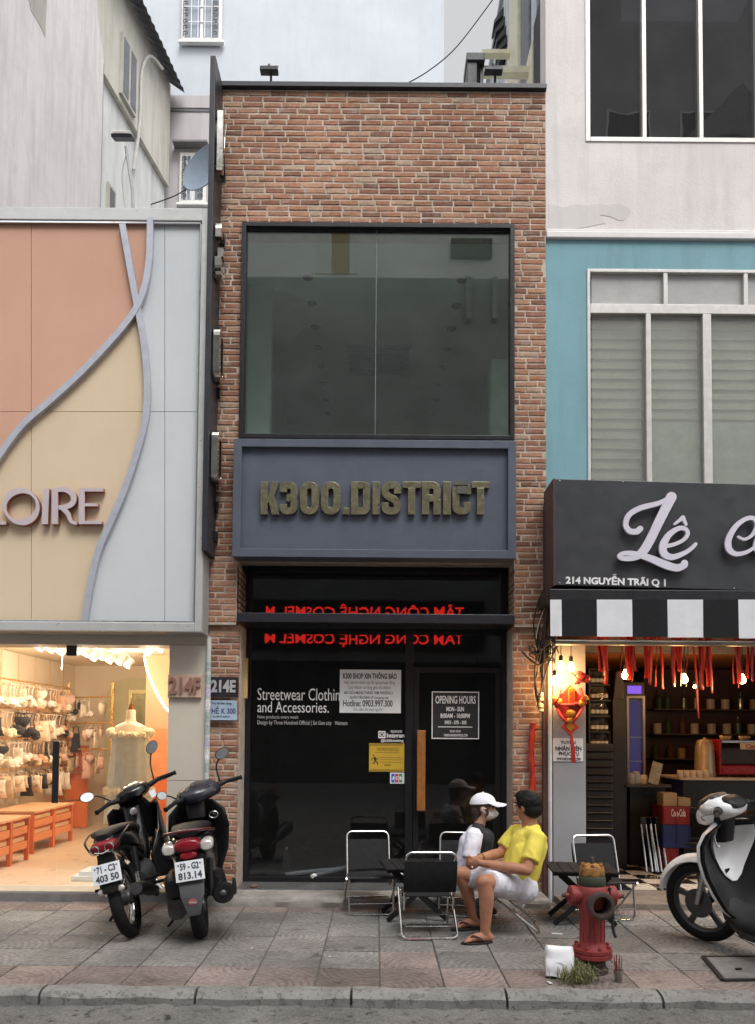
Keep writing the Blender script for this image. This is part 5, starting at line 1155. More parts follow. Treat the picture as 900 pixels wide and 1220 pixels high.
for k in range(3):
    for i in range(14):
        o = link('stock_bottle', tin[rk.randrange(4)], None, 0, False, label=ordn[i] + ' container from the left on the ' + ('lower', 'middle', 'upper')[k] + ' back shelf of the bar', cat='container', group='containers on the back shelf of the bar'); o.location = (P(786, 880, 10.7).x + i * .19 + rk.uniform(-.04, .04), 10.82, 1.2505 + k * .34)

# ------------------------------------------------------------------ upper body of the boutique
bx('upper_body', M('body_render', (.4, .39, .38), .8), bout, XB0, xL - .12, YF + .31, 11.0, ZC + .08, fz1 - .25)
# ------------------------------------------------------------------ blade sign on the brick corner
Yb = 7.06
bx0, bx1 = P(245.5, 360, Yb).x, P(252, 360, Yb).x
bz0, bz1 = P(245, 656, Yb).z, P(255, 66, Yb).z
bl = thing('blade_sign', 'tall black blade sign with metal letters projecting from the left brick corner', 'sign', (bx0, Yb, bz0))
bx('blade_board', M('blade_black', lin((44, 46, 52)), .4, .1, .15, 4), bl, bx0, bx1, Yb, YF + .02, bz0, bz1, .004)
MIR = M('mirror_letter', (.62, .60, .54), .12, 1., .2, 9)
for ch, ya, yb_ in (('K', 136, 207), ('3', 265, 330), ('0', 390, 452), ('0', 512, 575)):
    z0, z1 = P(260, yb_, 7.15).z, P(260, ya, 7.15).z
    block_letter(ch, 7.10, z0, .24, z1 - z0, .07, lambda u, v, d: Vector((bx1 + d, u, v)), .015, .075).build('letter', MIR, bl, bevel=.002)
    for zz in (z0 + .05, z1 - .05): bx('stand_off', DARKF, bl, bx1 - .002, bx1 + .016, 7.12, 7.15, zz - .01, zz + .01, 0)
for k, (a, b) in enumerate(((252, 605), (250, 640), (253, 470))):
    bx('bracket', DARKF, bl, bx1 - .002, bx1 + .03, 7.36, 7.395, P(a, b, 7.4).z - .05, P(a, b, 7.4).z + .05)
# ------------------------------------------------------------------ roof lamps on the parapet
for k, (a, lab) in enumerate(((321, 'black bar floodlight on the left of the brick parapet'), (588, 'black bar floodlight on the right of the brick parapet'))):
    b = P(a + 2, 102, 7.55); t = thing('floodlight', lab, 'floodlight', b, group='floodlights on the brick parapet')
    MB().tube([b - Vector((0, 0, .03)), b + Vector((0, 0, .09)), b + Vector((-.02, -.02, .2))], .012, 8).build('stem', BLACK, t, smooth=True)
    h = P(a, 84.5, 7.5); bx('lamp_bar', BLACK, t, h.x - .09, h.x + .09, 7.46, 7.54, h.z - .02, h.z + .015, .006)
    MB().tube([(h.x - .09, 7.5, h.z + .045), (h.x + .09, 7.5, h.z + .045)], .008, 6).tube([(h.x, 7.5, h.z), (h.x, 7.5, h.z + .07)], .01, 6).build('bracket', BLACK, t)
# ------------------------------------------------------------------ neighbour with the long side wall (left, behind the boutique)
TN = math.tan(R(7.5))
def SW(px, py):                          # photo pixel on that slanted wall
    d = _dir(px, py); t = (-4.645 - 16 * TN) / (d.x - d.y * TN); return Vector((d.x * t, d.y * t, CAMH + d.z * t))
nrm = Vector((math.cos(R(7.5)), -math.sin(R(7.5)), 0)); tdir = Vector((math.sin(R(7.5)), math.cos(R(7.5)), 0)); og = Vector((-4.645, 16, 0))
def sw(u, v, d): return og + tdir * u + nrm * d + Vector((0, 0, v))        # u < 0 towards the street
def swu(px, py): q = SW(px, py); return (q - og).dot(tdir), q.z
PINK = plaster('pink_render', lin((208, 203, 202)), lin((220, 216, 215)), lin((162, 155, 155)), .42, .7, .25, .44, .72)
OCH = plaster('ochre_render', lin((196, 192, 182)), lin((208, 205, 196)), lin((150, 144, 130)), .5, .5, .25, .42, .7)
PALW = plaster('pale_render', lin((206, 208, 206)), lin((218, 220, 218)), lin((160, 162, 160)), .5, .4, .2, .45, .7)
nb = thing('side_wall_house', 'tall pinkish grey house with a corrugated eave behind the boutique', 'building', og)
ue = swu(113, 200)[0]
MB().prism([(-9, 0), (ue, 0), (ue, 13.35), (ue - .25, 13.9), (ue - .55, 17), (-9, 17)], sw, -.6, .12).build('wall', PINK, nb)
MB().prism([(ue, 0), (.15, 0), (.15, 13.16), (ue, 13.16)], sw, -.6, 0).build('wall', PALW, nb)
MB().prism([(ue - .5, 13.165), (.15, 13.165), (.15, 15.4), (ue - .5, 15.4)], sw, -.6, .09).build('wall', OCH, nb)
MB().tube([sw(ue + .03, 9, .06), sw(ue + .03, 13.3, .06)], .05, 8).build('down_pipe', M('pipe_dark', (.08, .08, .085), .6), nb, smooth=True)
u0, z0 = swu(136, 121); u1, z1 = swu(155, 75)
wn = bx('window_dummy', ALU, nb, 0, 1, 0, 1, 0, 1) if 0 else None
m_ = MB(); m_.prism([(u0, 13.28), (u1, 13.28), (u1, 14.45), (u0, 14.45)], sw, .092, .15); wn = m_.build('window', M('window_frame_grey', lin((180, 176, 166)), .6), nb)
for k in range(2):
    a = u0 + .05 + k * (u1 - u0) / 2; b = a + (u1 - u0) / 2 - .09
    MB().prism([(a, 13.34), (b, 13.34), (b, 14.39), (a, 14.39)], sw, .151, .158).build('pane', M('pane_dark', lin((90, 92, 98)), .15, 0, .2), wn)
u0, z0 = swu(126, 246); u1, z1 = swu(136, 222)
m_ = MB(); m_.prism([(u0, 10.6), (u1, 10.6), (u1, 11.45), (u0, 11.45)], sw, .002, .05); w2_ = m_.build('window', M('window_frame_grey', (.4, .4, .4)), nb)
MB().prism([(u0 + .06, 10.66), (u1 - .06, 10.66), (u1 - .06, 11.39), (u0 + .06, 11.39)], sw, .051, .056).build('pane', MATS['pane_dark'], w2_)
# corrugated eave
rf = MB(); n_ = 60; ring = []
for i in range(n_ + 1):
    u = -3.5 + 3.65 * i / n_; hgt = .03 * math.sin(i * math.pi / 1.5)
    ring.append([sw(u, 15.75 + hgt, -.3), sw(u, 15.2 + hgt, .42), sw(u, 15.19 + hgt, .42), sw(u, 15.74 + hgt, -.3)])
rf.loft(ring).build('corrugated_eave', M('zinc_sheet', lin((110, 112, 118)), .5, .5, .2, 6), nb)
MB().prism([(u, v) for u, v in (swu(20, -20), swu(34, -20), swu(48, -10), swu(45, 46), swu(38, 30), swu(28, 14))], sw, .121, .124).build('stain_patch', plaster('stain_grey', lin((168, 164, 158)), lin((180, 176, 168)), lin((120, 116, 110)), .6, .6), nb)
MB().tube(cr([sw(swu(178, 40)[0], 14.95, .3), sw(swu(168, 50)[0], 14.9, .2), sw(swu(162, 80)[0], 14.4, .13), sw(swu(160, 130)[0], 13.4, .13), sw(swu(158, 170)[0], 12.4, .04)], 6), .03, 8).build('conduit', M('conduit_grey', lin((190, 188, 184)), .6), nb, smooth=True)
# lamp on a pole above the boutique
fl_ = P(147, 164, 9.6); fb = P(162, 245, 9.6)
t = thing('bracket_floodlight', 'white edged floodlight on a thin arm above the boutique fascia', 'floodlight', fb)
MB().tube([fb - Vector((0, 0, .6)), P(158, 228, 9.6), P(150, 175, 9.6)], .018, 8).build('arm', M('arm_grey', lin((150, 150, 150)), .5), t, smooth=True)
MB().box(-.13, .13, -.08, .08, -.02, .02).xf(Matrix.Translation(fl_) @ Matrix.Rotation(R(20), 4, 'X')).build('lamp_head', BLACK, t, bevel=.005); MB().box(-.11, .11, -.085, .06, .021, .05).xf(Matrix.Translation(fl_) @ Matrix.Rotation(R(20), 4, 'X')).build('lamp_glass', WHITEP, t, bevel=.005)
MB().tube(cr([P(152, 180, 9.6), P(146, 205, 9.6), P(147, 230, 9.6), P(150, 250, 9.6)], 5), .006, 6).build('wire', M('arm_grey', (.3, .3, .3)), t)
# ------------------------------------------------------------------ house closing the back
YK = 16.3
bk = thing('rear_house', 'pale blue grey house rising behind the brick parapet', 'building', (-1, YK, 0))
BLUEW = plaster('blue_grey_render', lin((186, 192, 199)), lin((198, 203, 209)), lin((162, 166, 173)), .25, .3, .15, .5, .75)
MAUVE = plaster('mauve_render', lin((178, 173, 175)), lin((188, 184, 185)), lin((150, 145, 146)), .4, .4, .2, .45, .72)
zA = P(300, 118, YK).z
bx('upper_wall', BLUEW, bk, -6.5, P(529, 60, YK).x, YK, YK + 6, zA, 19.5, .01); bx('lower_wall', MAUVE, bk, -6.5, P(529, 60, YK).x, YK - .03, YK + 6, 0, zA - .003, .01)
zl = P(215, 134, YK).z; bx('ledge_groove', M('groove_dark', (.12, .12, .13), .8), bk, -5.2, -3.3, YK - .045, YK - .031, zl - .012, zl + .012, 0)
zl2 = P(215, 116, YK).z; bx('band', MAUVE, bk, -5.2, -3.2, YK - .06, YK - .031, zl + .06, zl2, .005)
def grille_window(px0, py0, px1, py1, key_cols):
    a, b, c, d = RC(px0, py0, px1, py1, YK - .06); w_ = frame('window', WHITEP, bk, a, b, c, d, YK - .09, .06, .07)
    bx('pane', M('window_pane_grey', lin((150, 158, 168)), .15, 0, .15, 3), w_, a + .07, b - .07, YK - .05, YK - .045, c + .07, d - .07, 0)
    bx('mullion', WHITEP, w_, (a + b) / 2 - .03, (a + b) / 2 + .03, YK - .088, YK - .051, c + .071, d - .071, .002)
    m_ = MB(); dk = M('grille_white', lin((225, 225, 228)), .5)
    for k in range(1, 5): xx = a + .07 + (b - a - .14) * k / 5; m_.box(xx - .008, xx + .008, YK - .105, YK - .092, c + .07, d - .07)
    for k in range(1, 3): zz = c + .07 + (d - c - .14) * k / 3; m_.box(a + .07, b - .07, YK - .106, YK - .093, zz - .008, zz + .008)
    m_.build('grille', dk, w_)
    for col_ in key_cols:
        kk = MB(); s = .085
        z = c + .09
        while z < d - .17:
            x = col_[0] * (b - a) + a; kk.box(x, x + .016, YK - .122, YK - .108, z, z + s); kk.box(x, x + s, YK - .122, YK - .108, z + s, z + s + .016); kk.box(x + s, x + s + .016, YK - .122, YK - .108, z + s * .4, z + s); kk.box(x + s * .45, x + s, YK - .122, YK - .108, z + s * .4, z + s * .4 + .016); z += s + .05
        kk.build('key_pattern', M('grille_dark', (.08, .08, .09), .5), w_)
    bx('sill', WHITEP, w_, a - .05, b + .05, YK - .13, YK - .031, c - .06, c - .004, .005)
grille_window(217, -12, 265, 50, ((.05,), (.78,))); grille_window(214.5, 183, 246, 243, ((.1,), (.72,)))
bx('hood', M('hood_grey', lin((120, 116, 120)), .7), bk, P(209, 178, YK).x, P(250, 178, YK).x, YK - .25, YK - .031, P(225, 179, YK).z, P(225, 176.5, YK).z)
# weathered satellite dish beside the blade sign
dq = P(243, 200, 9.8); t = thing('satellite_dish', 'dull blue grey dish half hidden behind the black blade sign', 'dish', dq - Vector((0, 0, .5)))
MB().lathe([(.0, 0), (.14, .015), (.26, .05), (.36, .11), (.355, .12), (.25, .06), (.0, .012)], dq + Vector((.06, .1, 0)), (-.55, -1, .25), 28).build('dish_bowl', M('dish_blue', lin((110, 124, 138)), .6, 0, .15), t, smooth=True)
MB().tube([dq + Vector((.1, .12, 0)), dq + Vector((.1, .2, -.3)), dq + Vector((.1, .2, -1.2))], .025, 8).build('dish_mast', BLACK, t, smooth=True)
# ------------------------------------------------------------------ rear wing of the cafe building with ducts
wg = thing('rear_wing', 'weathered streaky wall with cream ducts rising behind the brick parapet', 'building', (2.05, 10, 6.8))
xw = 2.05
STRK = plaster('streaky_render', lin((200, 208, 214)), lin((214, 220, 224)), lin((128, 136, 146)), .7, .5, .25, .38, .66)
bx('wall', STRK, wg, xw, xw + .4, YR + .26, 16.5, 6.8, 14.05, .01); bx('coping', M('coping_grey', lin((176, 180, 186)), .8), wg, xw - .06, xw + .46, YR + .26, 16.5, 14.05, 14.13, .005)
CRM = M('cream_duct', lin((214, 210, 186)), .6, 0, .15, 5); GRY = M('dark_strip', lin((112, 116, 124)), .7, 0, .3, 8)
def strip(mt, pa, pb, ytop, ybot, out):
    Ya, Yb_ = xw * 930 / (pa - 450), xw * 930 / (pb - 450); ym = (Ya + Yb_) / 2
    bx('pilaster', mt, wg, xw - out, xw - .001, min(Ya, Yb_), max(Ya, Yb_), CAMH + (874 - ybot) / 930 * ym, CAMH + (874 - ytop) / 930 * ym, .005)
strip(CRM, 622, 611, -300, 105, .06); strip(GRY, 634, 624, -300, 110, .04); strip(CRM, 641, 634, 30, 110, .07); strip(GRY, 648, 643, -300, 100, .03); strip(WHITEP, 608, 603, 30, 110, .03)
def bar(mt, pa, pb, py, h):
    Yq = xw * 930 / (pb - 450); bx('duct', mt, wg, P(pa, py, Yq).x, xw - .001, Yq - .06, Yq + .06, P(pa, py + h, Yq).z, P(pa, py, Yq).z, .005)
bar(CRM, 574, 612, 62, 5); bar(CRM, 567, 636, 82, 8)
for k in range(5):
    Yq = xw * 930 / (604 - 450 - k * 1.5); zz = CAMH + (874 - 40 + k * 12) / 930 * Yq
    MB().prism([(0, 0), (-.16, -.16), (-.16, -.10), (0, .14)], lambda u, v, d: Vector((xw + u - .001, Yq + d, zz + v)), -.16, .16).build('louvre_hood', M('hood_dark', (.03, .03, .035), .5) if 1 else None, wg)
a, b, c, d = RC(557, 64, 578, 104, 8.6); m_ = thing('roof_duct', 'dark grey duct elbow standing behind the right end of the parapet', 'duct', (a, 8.6, c - .5))
bx('duct_stack', M('duct_grey', lin((56, 58, 62)), .5), m_, a, a + .11, 8.6, 8.9, c - .5, d - .01); bx('duct_head', MATS['duct_grey'], m_, a - .01, b, 8.58, 8.92, d - .09, d, .006); bx('duct_leg', PLASTIC, m_, b - .05, b - .01, 8.65, 8.75, c - .5, d - .091)
# thin cable across the gap
MB().tube(cr([P(176, 245, 15.5), P(215, 230, 15.5), P(248, 205, 15.5)], 6), .012, 5).build('cable_line', CAB, None, world=False, label='thin dark cable sagging past the rear window left of the blade sign', cat='cable')
MB().tube(cr([P(478, 103, 12), P(510, 85, 12), P(545, 55, 12), P(590, -4, 12)], 6), .009, 5).build('cable_line', CAB, None, world=False, label='thin dark cable rising to the right above the brick parapet', cat='cable')
# ------------------------------------------------------------------ houses across the street (seen in the glass)
def opp(name, label, x0, x1, Y, h, mat, rows, cols, wm_, top=None):
    t = thing(name, label, 'building', ((x0 + x1) / 2, Y, 0))
    if top: bx('wall', mat, t, x0, x1, Y - 6, Y, -.1, top[0]); bx('wall', top[1], t, x0, x1, Y - 6, Y - .003, top[0] + .002, h)
    else: bx('wall', mat, t, x0, x1, Y - 6, Y, -.1, h)
    wv = (x1 - x0) / cols
    for r_ in range(rows):
        for c_ in range(cols):
            a = x0 + c_ * wv + wv * .2; z0 = 5.2 + r_ * 3.4
            if z0 + 1.9 > h: continue
            o = bx('window', WHITEP, t, a, a + wv * .6, Y + .001, Y + .05, z0, z0 + 1.9, 0); bx('pane', wm_, o, a + .06, a + wv * .6 - .06, Y + .051, Y + .055, z0 + .06, z0 + 1.84, 0)
    return t
OW = M('opposite_pane', (.05, .06, .07), .1); DK = M('opposite_dark', (.26, .27, .27), .7, 0, .3, 1.); PL_ = M('opposite_pale', (.82, .81, .82), .8, 0, .15, .6); OC = M('opposite_ochre', (.45, .3, .13), .8)
oa = opp('street_house', 'dark fronted house across the street with a pale top storey', -7.5, 6.2, -8.6, 19.5, DK, 0, 5, OW, (15.6, PL_))
bx('stripe_panel', OC, oa, -1.5, -1.0, -8.603, -8.55, 15.7, 19.4, 0); bx('stripe_panel', WHITEP, oa, -2.0, -1.52, -8.603, -8.55, 15.7, 19.4, 0)
bx('vent_box', M('vent_dark', (.03, .03, .03), .6), oa, 2.15, 3.4, -8.598, -8.4, 16.2, 16.75, 0)
bx('stripe_panel', WHITEP, oa, -.96, -.7, -8.603, -8.55, 15.7, 19.4, 0)
for k in range(4): bx('roof_beam', DK, oa, 2.6 + k * .8, 2.75 + k * .8, -8.6, -8.3, 14.2, 15.5, 0)
bx('shop_shutter', PLASTIC, oa, -7.0, 6.0, -8.598, -8.5, 0, 3.8, 0)
ob = opp('street_house', 'tall mauve house with gabled dormers across the street', 6.4, 15.5, -8.2, 25, M('opposite_mauve', (.45, .44, .46), .8, 0, .3, .5), 5, 4, OW)
MB().prism([(9.2, 19.6), (12.4, 19.6), (10.8, 21.2)], fnY(-8.2), 0, .5).build('gable', M('gable_grey', (.3, .29, .3), .7), ob)
opp('street_house', 'cream narrow house at the left end across the street', -17, -7.7, -8.4, 14, PL_, 3, 4, OW)
MB().box(-60, 60, -14, -8.0, -.15, 0.02).build('far_pavement', CONC, kind='structure')
LEDR = emit('led_red', (1, .03, .02), 5.0)
led = thing('led_sign', 'red running text sign across the street, mirrored in the shop glass', 'sign', (0, -8.45, 4.3))
bx('led_case', PLASTIC, led, -4.2, 3.3, -8.498, -8.40, 4.15, 4.85, .01)
me = text_mesh('TÂM CÔNG NGHỆ COSMEL M', LEDR, .5, .01, .008); xx = [v.co.x for v in me.vertices]; zz = [v.co.z for v in me.vertices]
me.transform(Matrix.Translation((-(max(xx) + min(xx)) / 2, 0, -(max(zz) + min(zz)) / 2))); me.transform(Matrix.Diagonal((6.1 / (max(xx) - min(xx)), 1, .52 / (max(zz) - min(zz)), 1))); me.transform(Matrix.Translation((-.42, -8.39, 4.5)) @ Matrix.Rotation(math.pi, 4, 'Z')); link('led_text', me, led)

# ------------------------------------------------------------------ folding chairs and tables
FAB = M('sling_fabric', (.018, .019, .021), .75, 0, .25, 25, .3, 220, .2)
def make_chair():
    c = thing('folding_chair', 'x', 'chair', (0, 0, 0), 0, 'low folding chairs on the pavement')
    w_ = .19; r = .0095
    def U(p_top, p_bot, wd, closed_top, name):
        """two side tubes and a rounded end"""
        a, b = Vector(p_top), Vector(p_bot); end, far = (a, b) if closed_top else (b, a); k = (far - end).normalized() * .05
        pts = [far + Vector((-wd, 0, 0)), end + Vector((-wd, 0, 0)) + k]
        for t in range(1, 5): an = t * math.pi / 10; pts.append(end + k * (1 - math.sin(an)) + Vector((-wd + .05 * (1 - math.cos(an)), 0, 0)))
        pts.append(end + Vector((-wd + .05, 0, 0))); m = pts + [Vector((-p.x, p.y, p.z)) for p in reversed(pts)]
        MB().tube(m, r, 10).build(name, CHROME, c, smooth=True)
    U((0, -.24, .66), (0, -.085, .20), w_, True, 'back_frame')
    U((0, .19, .315), (0, -.21, r), w_ + .022, False, 'rear_leg_frame')
    U((0, .165, .31), (0, .20, r), w_, False, 'front_leg_frame')
    for y, z in ((-.155, .09), (.19, .10)): MB().tube([(-w_, y, z), (w_, y, z)], .006, 8).build('stretcher', CHROME, c, smooth=True)
    MB().tube([(-w_ - .02, .185, .315), (w_ + .02, .185, .315)], .0105, 8).build('seat_rail', M('rail_black', (.02, .02, .022), .4), c, smooth=True)
    m = MB(); rg = []
    for j in range(9):
        t = j / 8; rg.append([(-w_ + .004, -.15 + .335 * t, .312 - .028 * math.sin(math.pi * t)), (w_ - .004, -.15 + .335 * t, .312 - .028 * math.sin(math.pi * t)), (w_ - .004, -.15 + .335 * t, .317 - .028 * math.sin(math.pi * t)), (-w_ + .004, -.15 + .335 * t, .317 - .028 * math.sin(math.pi * t))])
    m.loft(rg).build('seat', FAB, c, smooth=True)
    m = MB(); rg = []
    for j in range(7):
        t = j / 6; p = Vector((0, -.135, .345)).lerp(Vector((0, -.218, .592)), t); b = .016 * math.sin(math.pi * t)
        rg.append([(-w_ - .011, p.y - .004 - .0, p.z), (w_ + .011, p.y - .004, p.z), (w_ + .011, p.y - .018 - b, p.z), (-w_ - .011, p.y - .018 - b, p.z)])
    m.loft(rg).build('backrest', FAB, c, smooth=True)
    return c
def cpos(px, py, Y=None): q = G(px, py); return q
chair0 = make_chair()
def place(c, loc, rz, label): c.location = loc; c.rotation_euler = (0, 0, rz); c['label'] = label; return c
q = G(440, 1091); place(chair0, (q.x, q.y + .20, 0), math.pi + .10, 'folding chair facing the street at the left, before the shop glass')
q = G(511, 1120); dup(chair0, (q.x, q.y + .21, 0), .06, 'folding chair seen from behind, nearest the street')
q = G(553, 1093); dup(chair0, (q.x, q.y + .20, 0), math.pi - .1, 'folding chair the person in the white cap sits on')
MANX = G(612, 1109); dup(chair0, (MANX.x, MANX.y + .12, 0), math.pi / 2 - .12, 'folding chair the person in the yellow shirt sits on')
q = G(728, 1098); dup(chair0, (q.x, q.y + .20, 0), math.pi + .12, 'folding chair behind the red hydrant, before the grey pillar')
q = G(836, 1042, ZK); dup(chair0, (q.x, q.y + .3, ZK), math.pi - .5, 'folding chair inside the cafe beside the drinks crates')
TBL = M('table_black', (.014, .014, .015), .6, 0, .25, 12, 0, 80, .25)
def make_table(loc, rz, label):
    t = thing('folding_table', label, 'table', (0, 0, 0), 0, 'low black folding tables')
    for k in range(6): bx('slat', TBL, t, -.27 + k * .09, -.27 + k * .09 + .086, -.25, .25, .435, .452, .004)
    for y in (-.2, .2): bx('batten', TBL, t, -.26, .26, y - .02, y + .02, .41, .434, .003)
    for y in (-.17, .17):
        for s in (-1, 1):
            a, b = Vector((-s * .2, y + s * .012, .41)), Vector((s * .25, y + s * .012, .012)); d = (b - a).normalized(); n_ = Vector((d.z, 0, -d.x)) * .02
            MB().loft([[a + n_ + Vector((0, -.009, 0)), a - n_ + Vector((0, -.009, 0)), a - n_ + Vector((0, .009, 0)), a + n_ + Vector((0, .009, 0))], [b + n_ + Vector((0, -.009, 0)), b - n_ + Vector((0, -.009, 0)), b - n_ + Vector((0, .009, 0)), b + n_ + Vector((0, .009, 0))]]).build('leg', TBL, t, bevel=.003)
    t.location = loc; t.rotation_euler = (0, 0, rz); return t
q = G(497, 1098); make_table((q.x - .02, q.y + .17, 0), .12, 'low black slatted table between the three left chairs')
q = G(699, 1103); make_table((q.x, q.y + .15, 0), -.1, 'low black slatted table behind the red hydrant')
tq = G(885, 1010, .08); tb_ = make_table((P(885, 985, 8.2).x, 8.2, ZK), 0, 'low black table inside the cafe carrying drinks'); tb_.scale = (1, 1, 1.5)
AMB = M('iced_tea', (.4, .16, .03), .15, 0, .2)
for k in range(2):
    p = Vector((P(876 + k * 9, 975, 8.15).x, 8.12, ZK + .679)); t = thing('drink_glass', ('left', 'right')[k] + ' glass of amber drink on the table inside the cafe', 'glass', p)
    MB().lathe([(.028, .0), (.036, .11), (.034, .11), (.026, .004)], p, n=16).build('tumbler', glass('tumbler_glass_%d' % k, (.95, .95, .95), 1.4, .02), t, smooth=True); MB().lathe([(.025, .006), (.031, .08)], p, n=14).build('drink', AMB, t, smooth=True)
# ------------------------------------------------------------------ hydrant
HRED = worn('hydrant_red', lin((140, 54, 54)), (.10, .05, .045), .6, .6, 13); HYEL = worn('hydrant_yellow', lin((158, 114, 52)), (.15, .06, .04), .65, .53, 16); HGRN = worn('hydrant_green', lin((58, 64, 46)), (.05, .045, .035), .6, .58, 16); RUST = M('rusty_iron', (.06, .04, .035), .8, 0, .4, 20, .4, 80)
hq = G(706, 1158); hx, hy = hq.x, hq.y
hyd = thing('fire_hydrant', 'red fire hydrant with yellow and green cap by the kerb', 'hydrant', hq)
o = hq
MB().lathe([(.10, 0), (.10, .03), (.085, .05), (.085, .10)], o, n=24).build('foot', RUST, hyd, smooth=True)
MB().lathe([(.122, .10), (.128, .105), (.128, .128), (.122, .132)], o, n=28).lathe([(.122, .134), (.127, .138), (.127, .160), (.11, .165)], o, n=28).build('flange', HRED, hyd, smooth=True)
for k in range(8): an = k * math.pi / 4 + .2; MB().lathe([(.013, 0), (.013, .02), (.008, .028)], o + Vector((.108 * math.cos(an), .108 * math.sin(an), .16)), n=6).build('flange_bolt', HRED, hyd)
MB().lathe([(.105, .165), (.085, .185), (.079, .21), (.078, .36), (.083, .40), (.1, .43), (.105, .50), (.1, .55), (.088, .565)], o, n=30).build('barrel', HRED, hyd, smooth=True)
for k in range(12): an = k * math.pi / 6; MB().tube([o + Vector((.079 * math.cos(an), .079 * math.sin(an), .21)), o + Vector((.0785 * math.cos(an), .0785 * math.sin(an), .37))], .006, 6).build('barrel_rib', HRED, hyd, smooth=True)
MB().lathe([(.086, .567), (.09, .58), (.088, .62), (.08, .632)], o, n=26).build('green_collar', HGRN, hyd, smooth=True)
MB().lathe([(.082, .634), (.084, .65), (.078, .685), (.06, .70), (.03, .708)], o, n=26).build('yellow_bonnet', HYEL, hyd, smooth=True)
for k in range(6): an = k * math.pi / 3 + .3; MB().lathe([(.012, 0), (.012, .014)], o + Vector((.066 * math.cos(an), .066 * math.sin(an), .694)), n=6).build('bonnet_bolt', HYEL, hyd)
MB().lathe([(.016, .708), (.016, .745), (.012, .75)], o, n=5).build('operating_nut', RUST, hyd)
fd = Vector((.12, -1, 0)).normalized(); fo = o + Vector((0, 0, .462))
MB().lathe([(.07, .06), (.074, .1), (.074, .125), (.086, .13), (.088, .165), (.078, .17), (.06, .168), (.056, .05)], fo, fd, 28).build('front_outlet', RUST, hyd, smooth=True)
MB().lathe([(.055, .09), (.055, .095)], fo, fd, 24).build('outlet_bore', M('bore_black', (.004, .004, .004), .9), hyd)
for s in (-1, 1):
    d = Vector((s, -.12, 0)).normalized(); so = o + Vector((0, 0, .50))
    MB().lathe([(.055, .07), (.055, .11), (.064, .112), (.064, .15), (.05, .158), (.02, .16), (.018, .185)], so, d, 22).build('side_outlet', HRED, hyd, smooth=True)
    MB().lathe([(.014, .185), (.014, .205)], so, d, 5).build('cap_nut', RUST, hyd)
MB().tube(cr([o + Vector((.10, -.05, .56)), o + Vector((.115, -.06, .45)), o + Vector((.12, -.055, .3)), o + Vector((.135, -.07, .24))], 5), .011, 6).build('cap_strap', PLASTIC, hyd, smooth=True)
# ------------------------------------------------------------------ small things at the kerb
bq = G(669, 1168); bag = MB(); rg = []
for j in range(9):
    t = j / 8; a, b = .092 * (1 - .06 * abs(t - .5) * 2), .042 * (1 - .3 * (abs(t - .5) * 2) ** 2)
    rg.append([(math.copysign(abs(math.cos(k * math.pi / 16)) ** .35, math.cos(k * math.pi / 16)) * a, math.copysign(abs(math.sin(k * math.pi / 16)) ** .45, math.sin(k * math.pi / 16)) * b, .19 * t) for k in range(32)])
bag.loft(rg); bag.v = [v + Vector((noise.noise(v * 22), noise.noise(v * 22 + Vector((7, 0, 0))), .6 * noise.noise(v * 22 + Vector((0, 7, 0))))) * .012 + Vector((noise.noise(v * 60), noise.noise(v * 60 + Vector((7, 0, 0))), 0)) * .005 for v in bag.v]
bag.xf(Matrix.Translation(bq + Vector((0, .05, .006))) @ Matrix.Rotation(R(-14), 4, 'X') @ Matrix.Rotation(R(3), 4, 'Y'))
bgo = bag.build('white_packet', M('packet_white', lin((228, 228, 232)), .5, 0, .08, 12, .4, 30), None, smooth=True, world=False, angle=75, label='crumpled white packet leaning against the hydrant foot', cat='packet')
GRASS = M('grass_blade', (.19, .19, .08), .75, 0, .5, 30); gs_ = MB(); gg = random.Random(8)
for k in range(420):
    c0 = G(gg.gauss(689, 11), 1158 + gg.random() * 16); c0.z = -.02; L = gg.uniform(.07, .19); an = gg.uniform(0, 6.28); ln = gg.uniform(.2, 1.0); hd = Vector((math.cos(an), math.sin(an), 0)); sd = Vector((-hd.y, hd.x, 0)) * gg.uniform(.0018, .003)
    if c0.y < 4.86: ln += .5
    m1 = c0 + hd * L * ln * .35 + Vector((0, 0, L * .65)); m2 = c0 + hd * L * ln + Vector((0, 0, L * (.9 - .5 * ln)))
    gs_.add([c0 - sd, c0 + sd, m1 + sd, m1 - sd, m2], [(0, 1, 2, 3), (3, 2, 4)])
gs_.build('grass_tuft', GRASS, None, world=False, kind='stuff', label='tuft of dry green grass at the foot of the hydrant', cat='grass')
iq = G(737, 1170); ic = thing('incense_cup', 'small glass cup of burnt red incense sticks right of the hydrant', 'cup', iq)
MB().lathe([(.022, .002), (.026, .01), (.03, .075), (.028, .075), (.022, .012)], iq, n=14).build('cup_glass', glass('incense_glass', (.75, .75, .72), 1.4, .2), ic, smooth=True)
for k in range(9): a = Vector((gg.uniform(-.012, .012), gg.uniform(-.012, .012), .012)); MB().tube([iq + a, iq + a * 1.8 + Vector((0, 0, gg.uniform(.09, .15)))], .0028, 5).build('stick', M('incense_red', (.22, .03, .03), .7), ic)
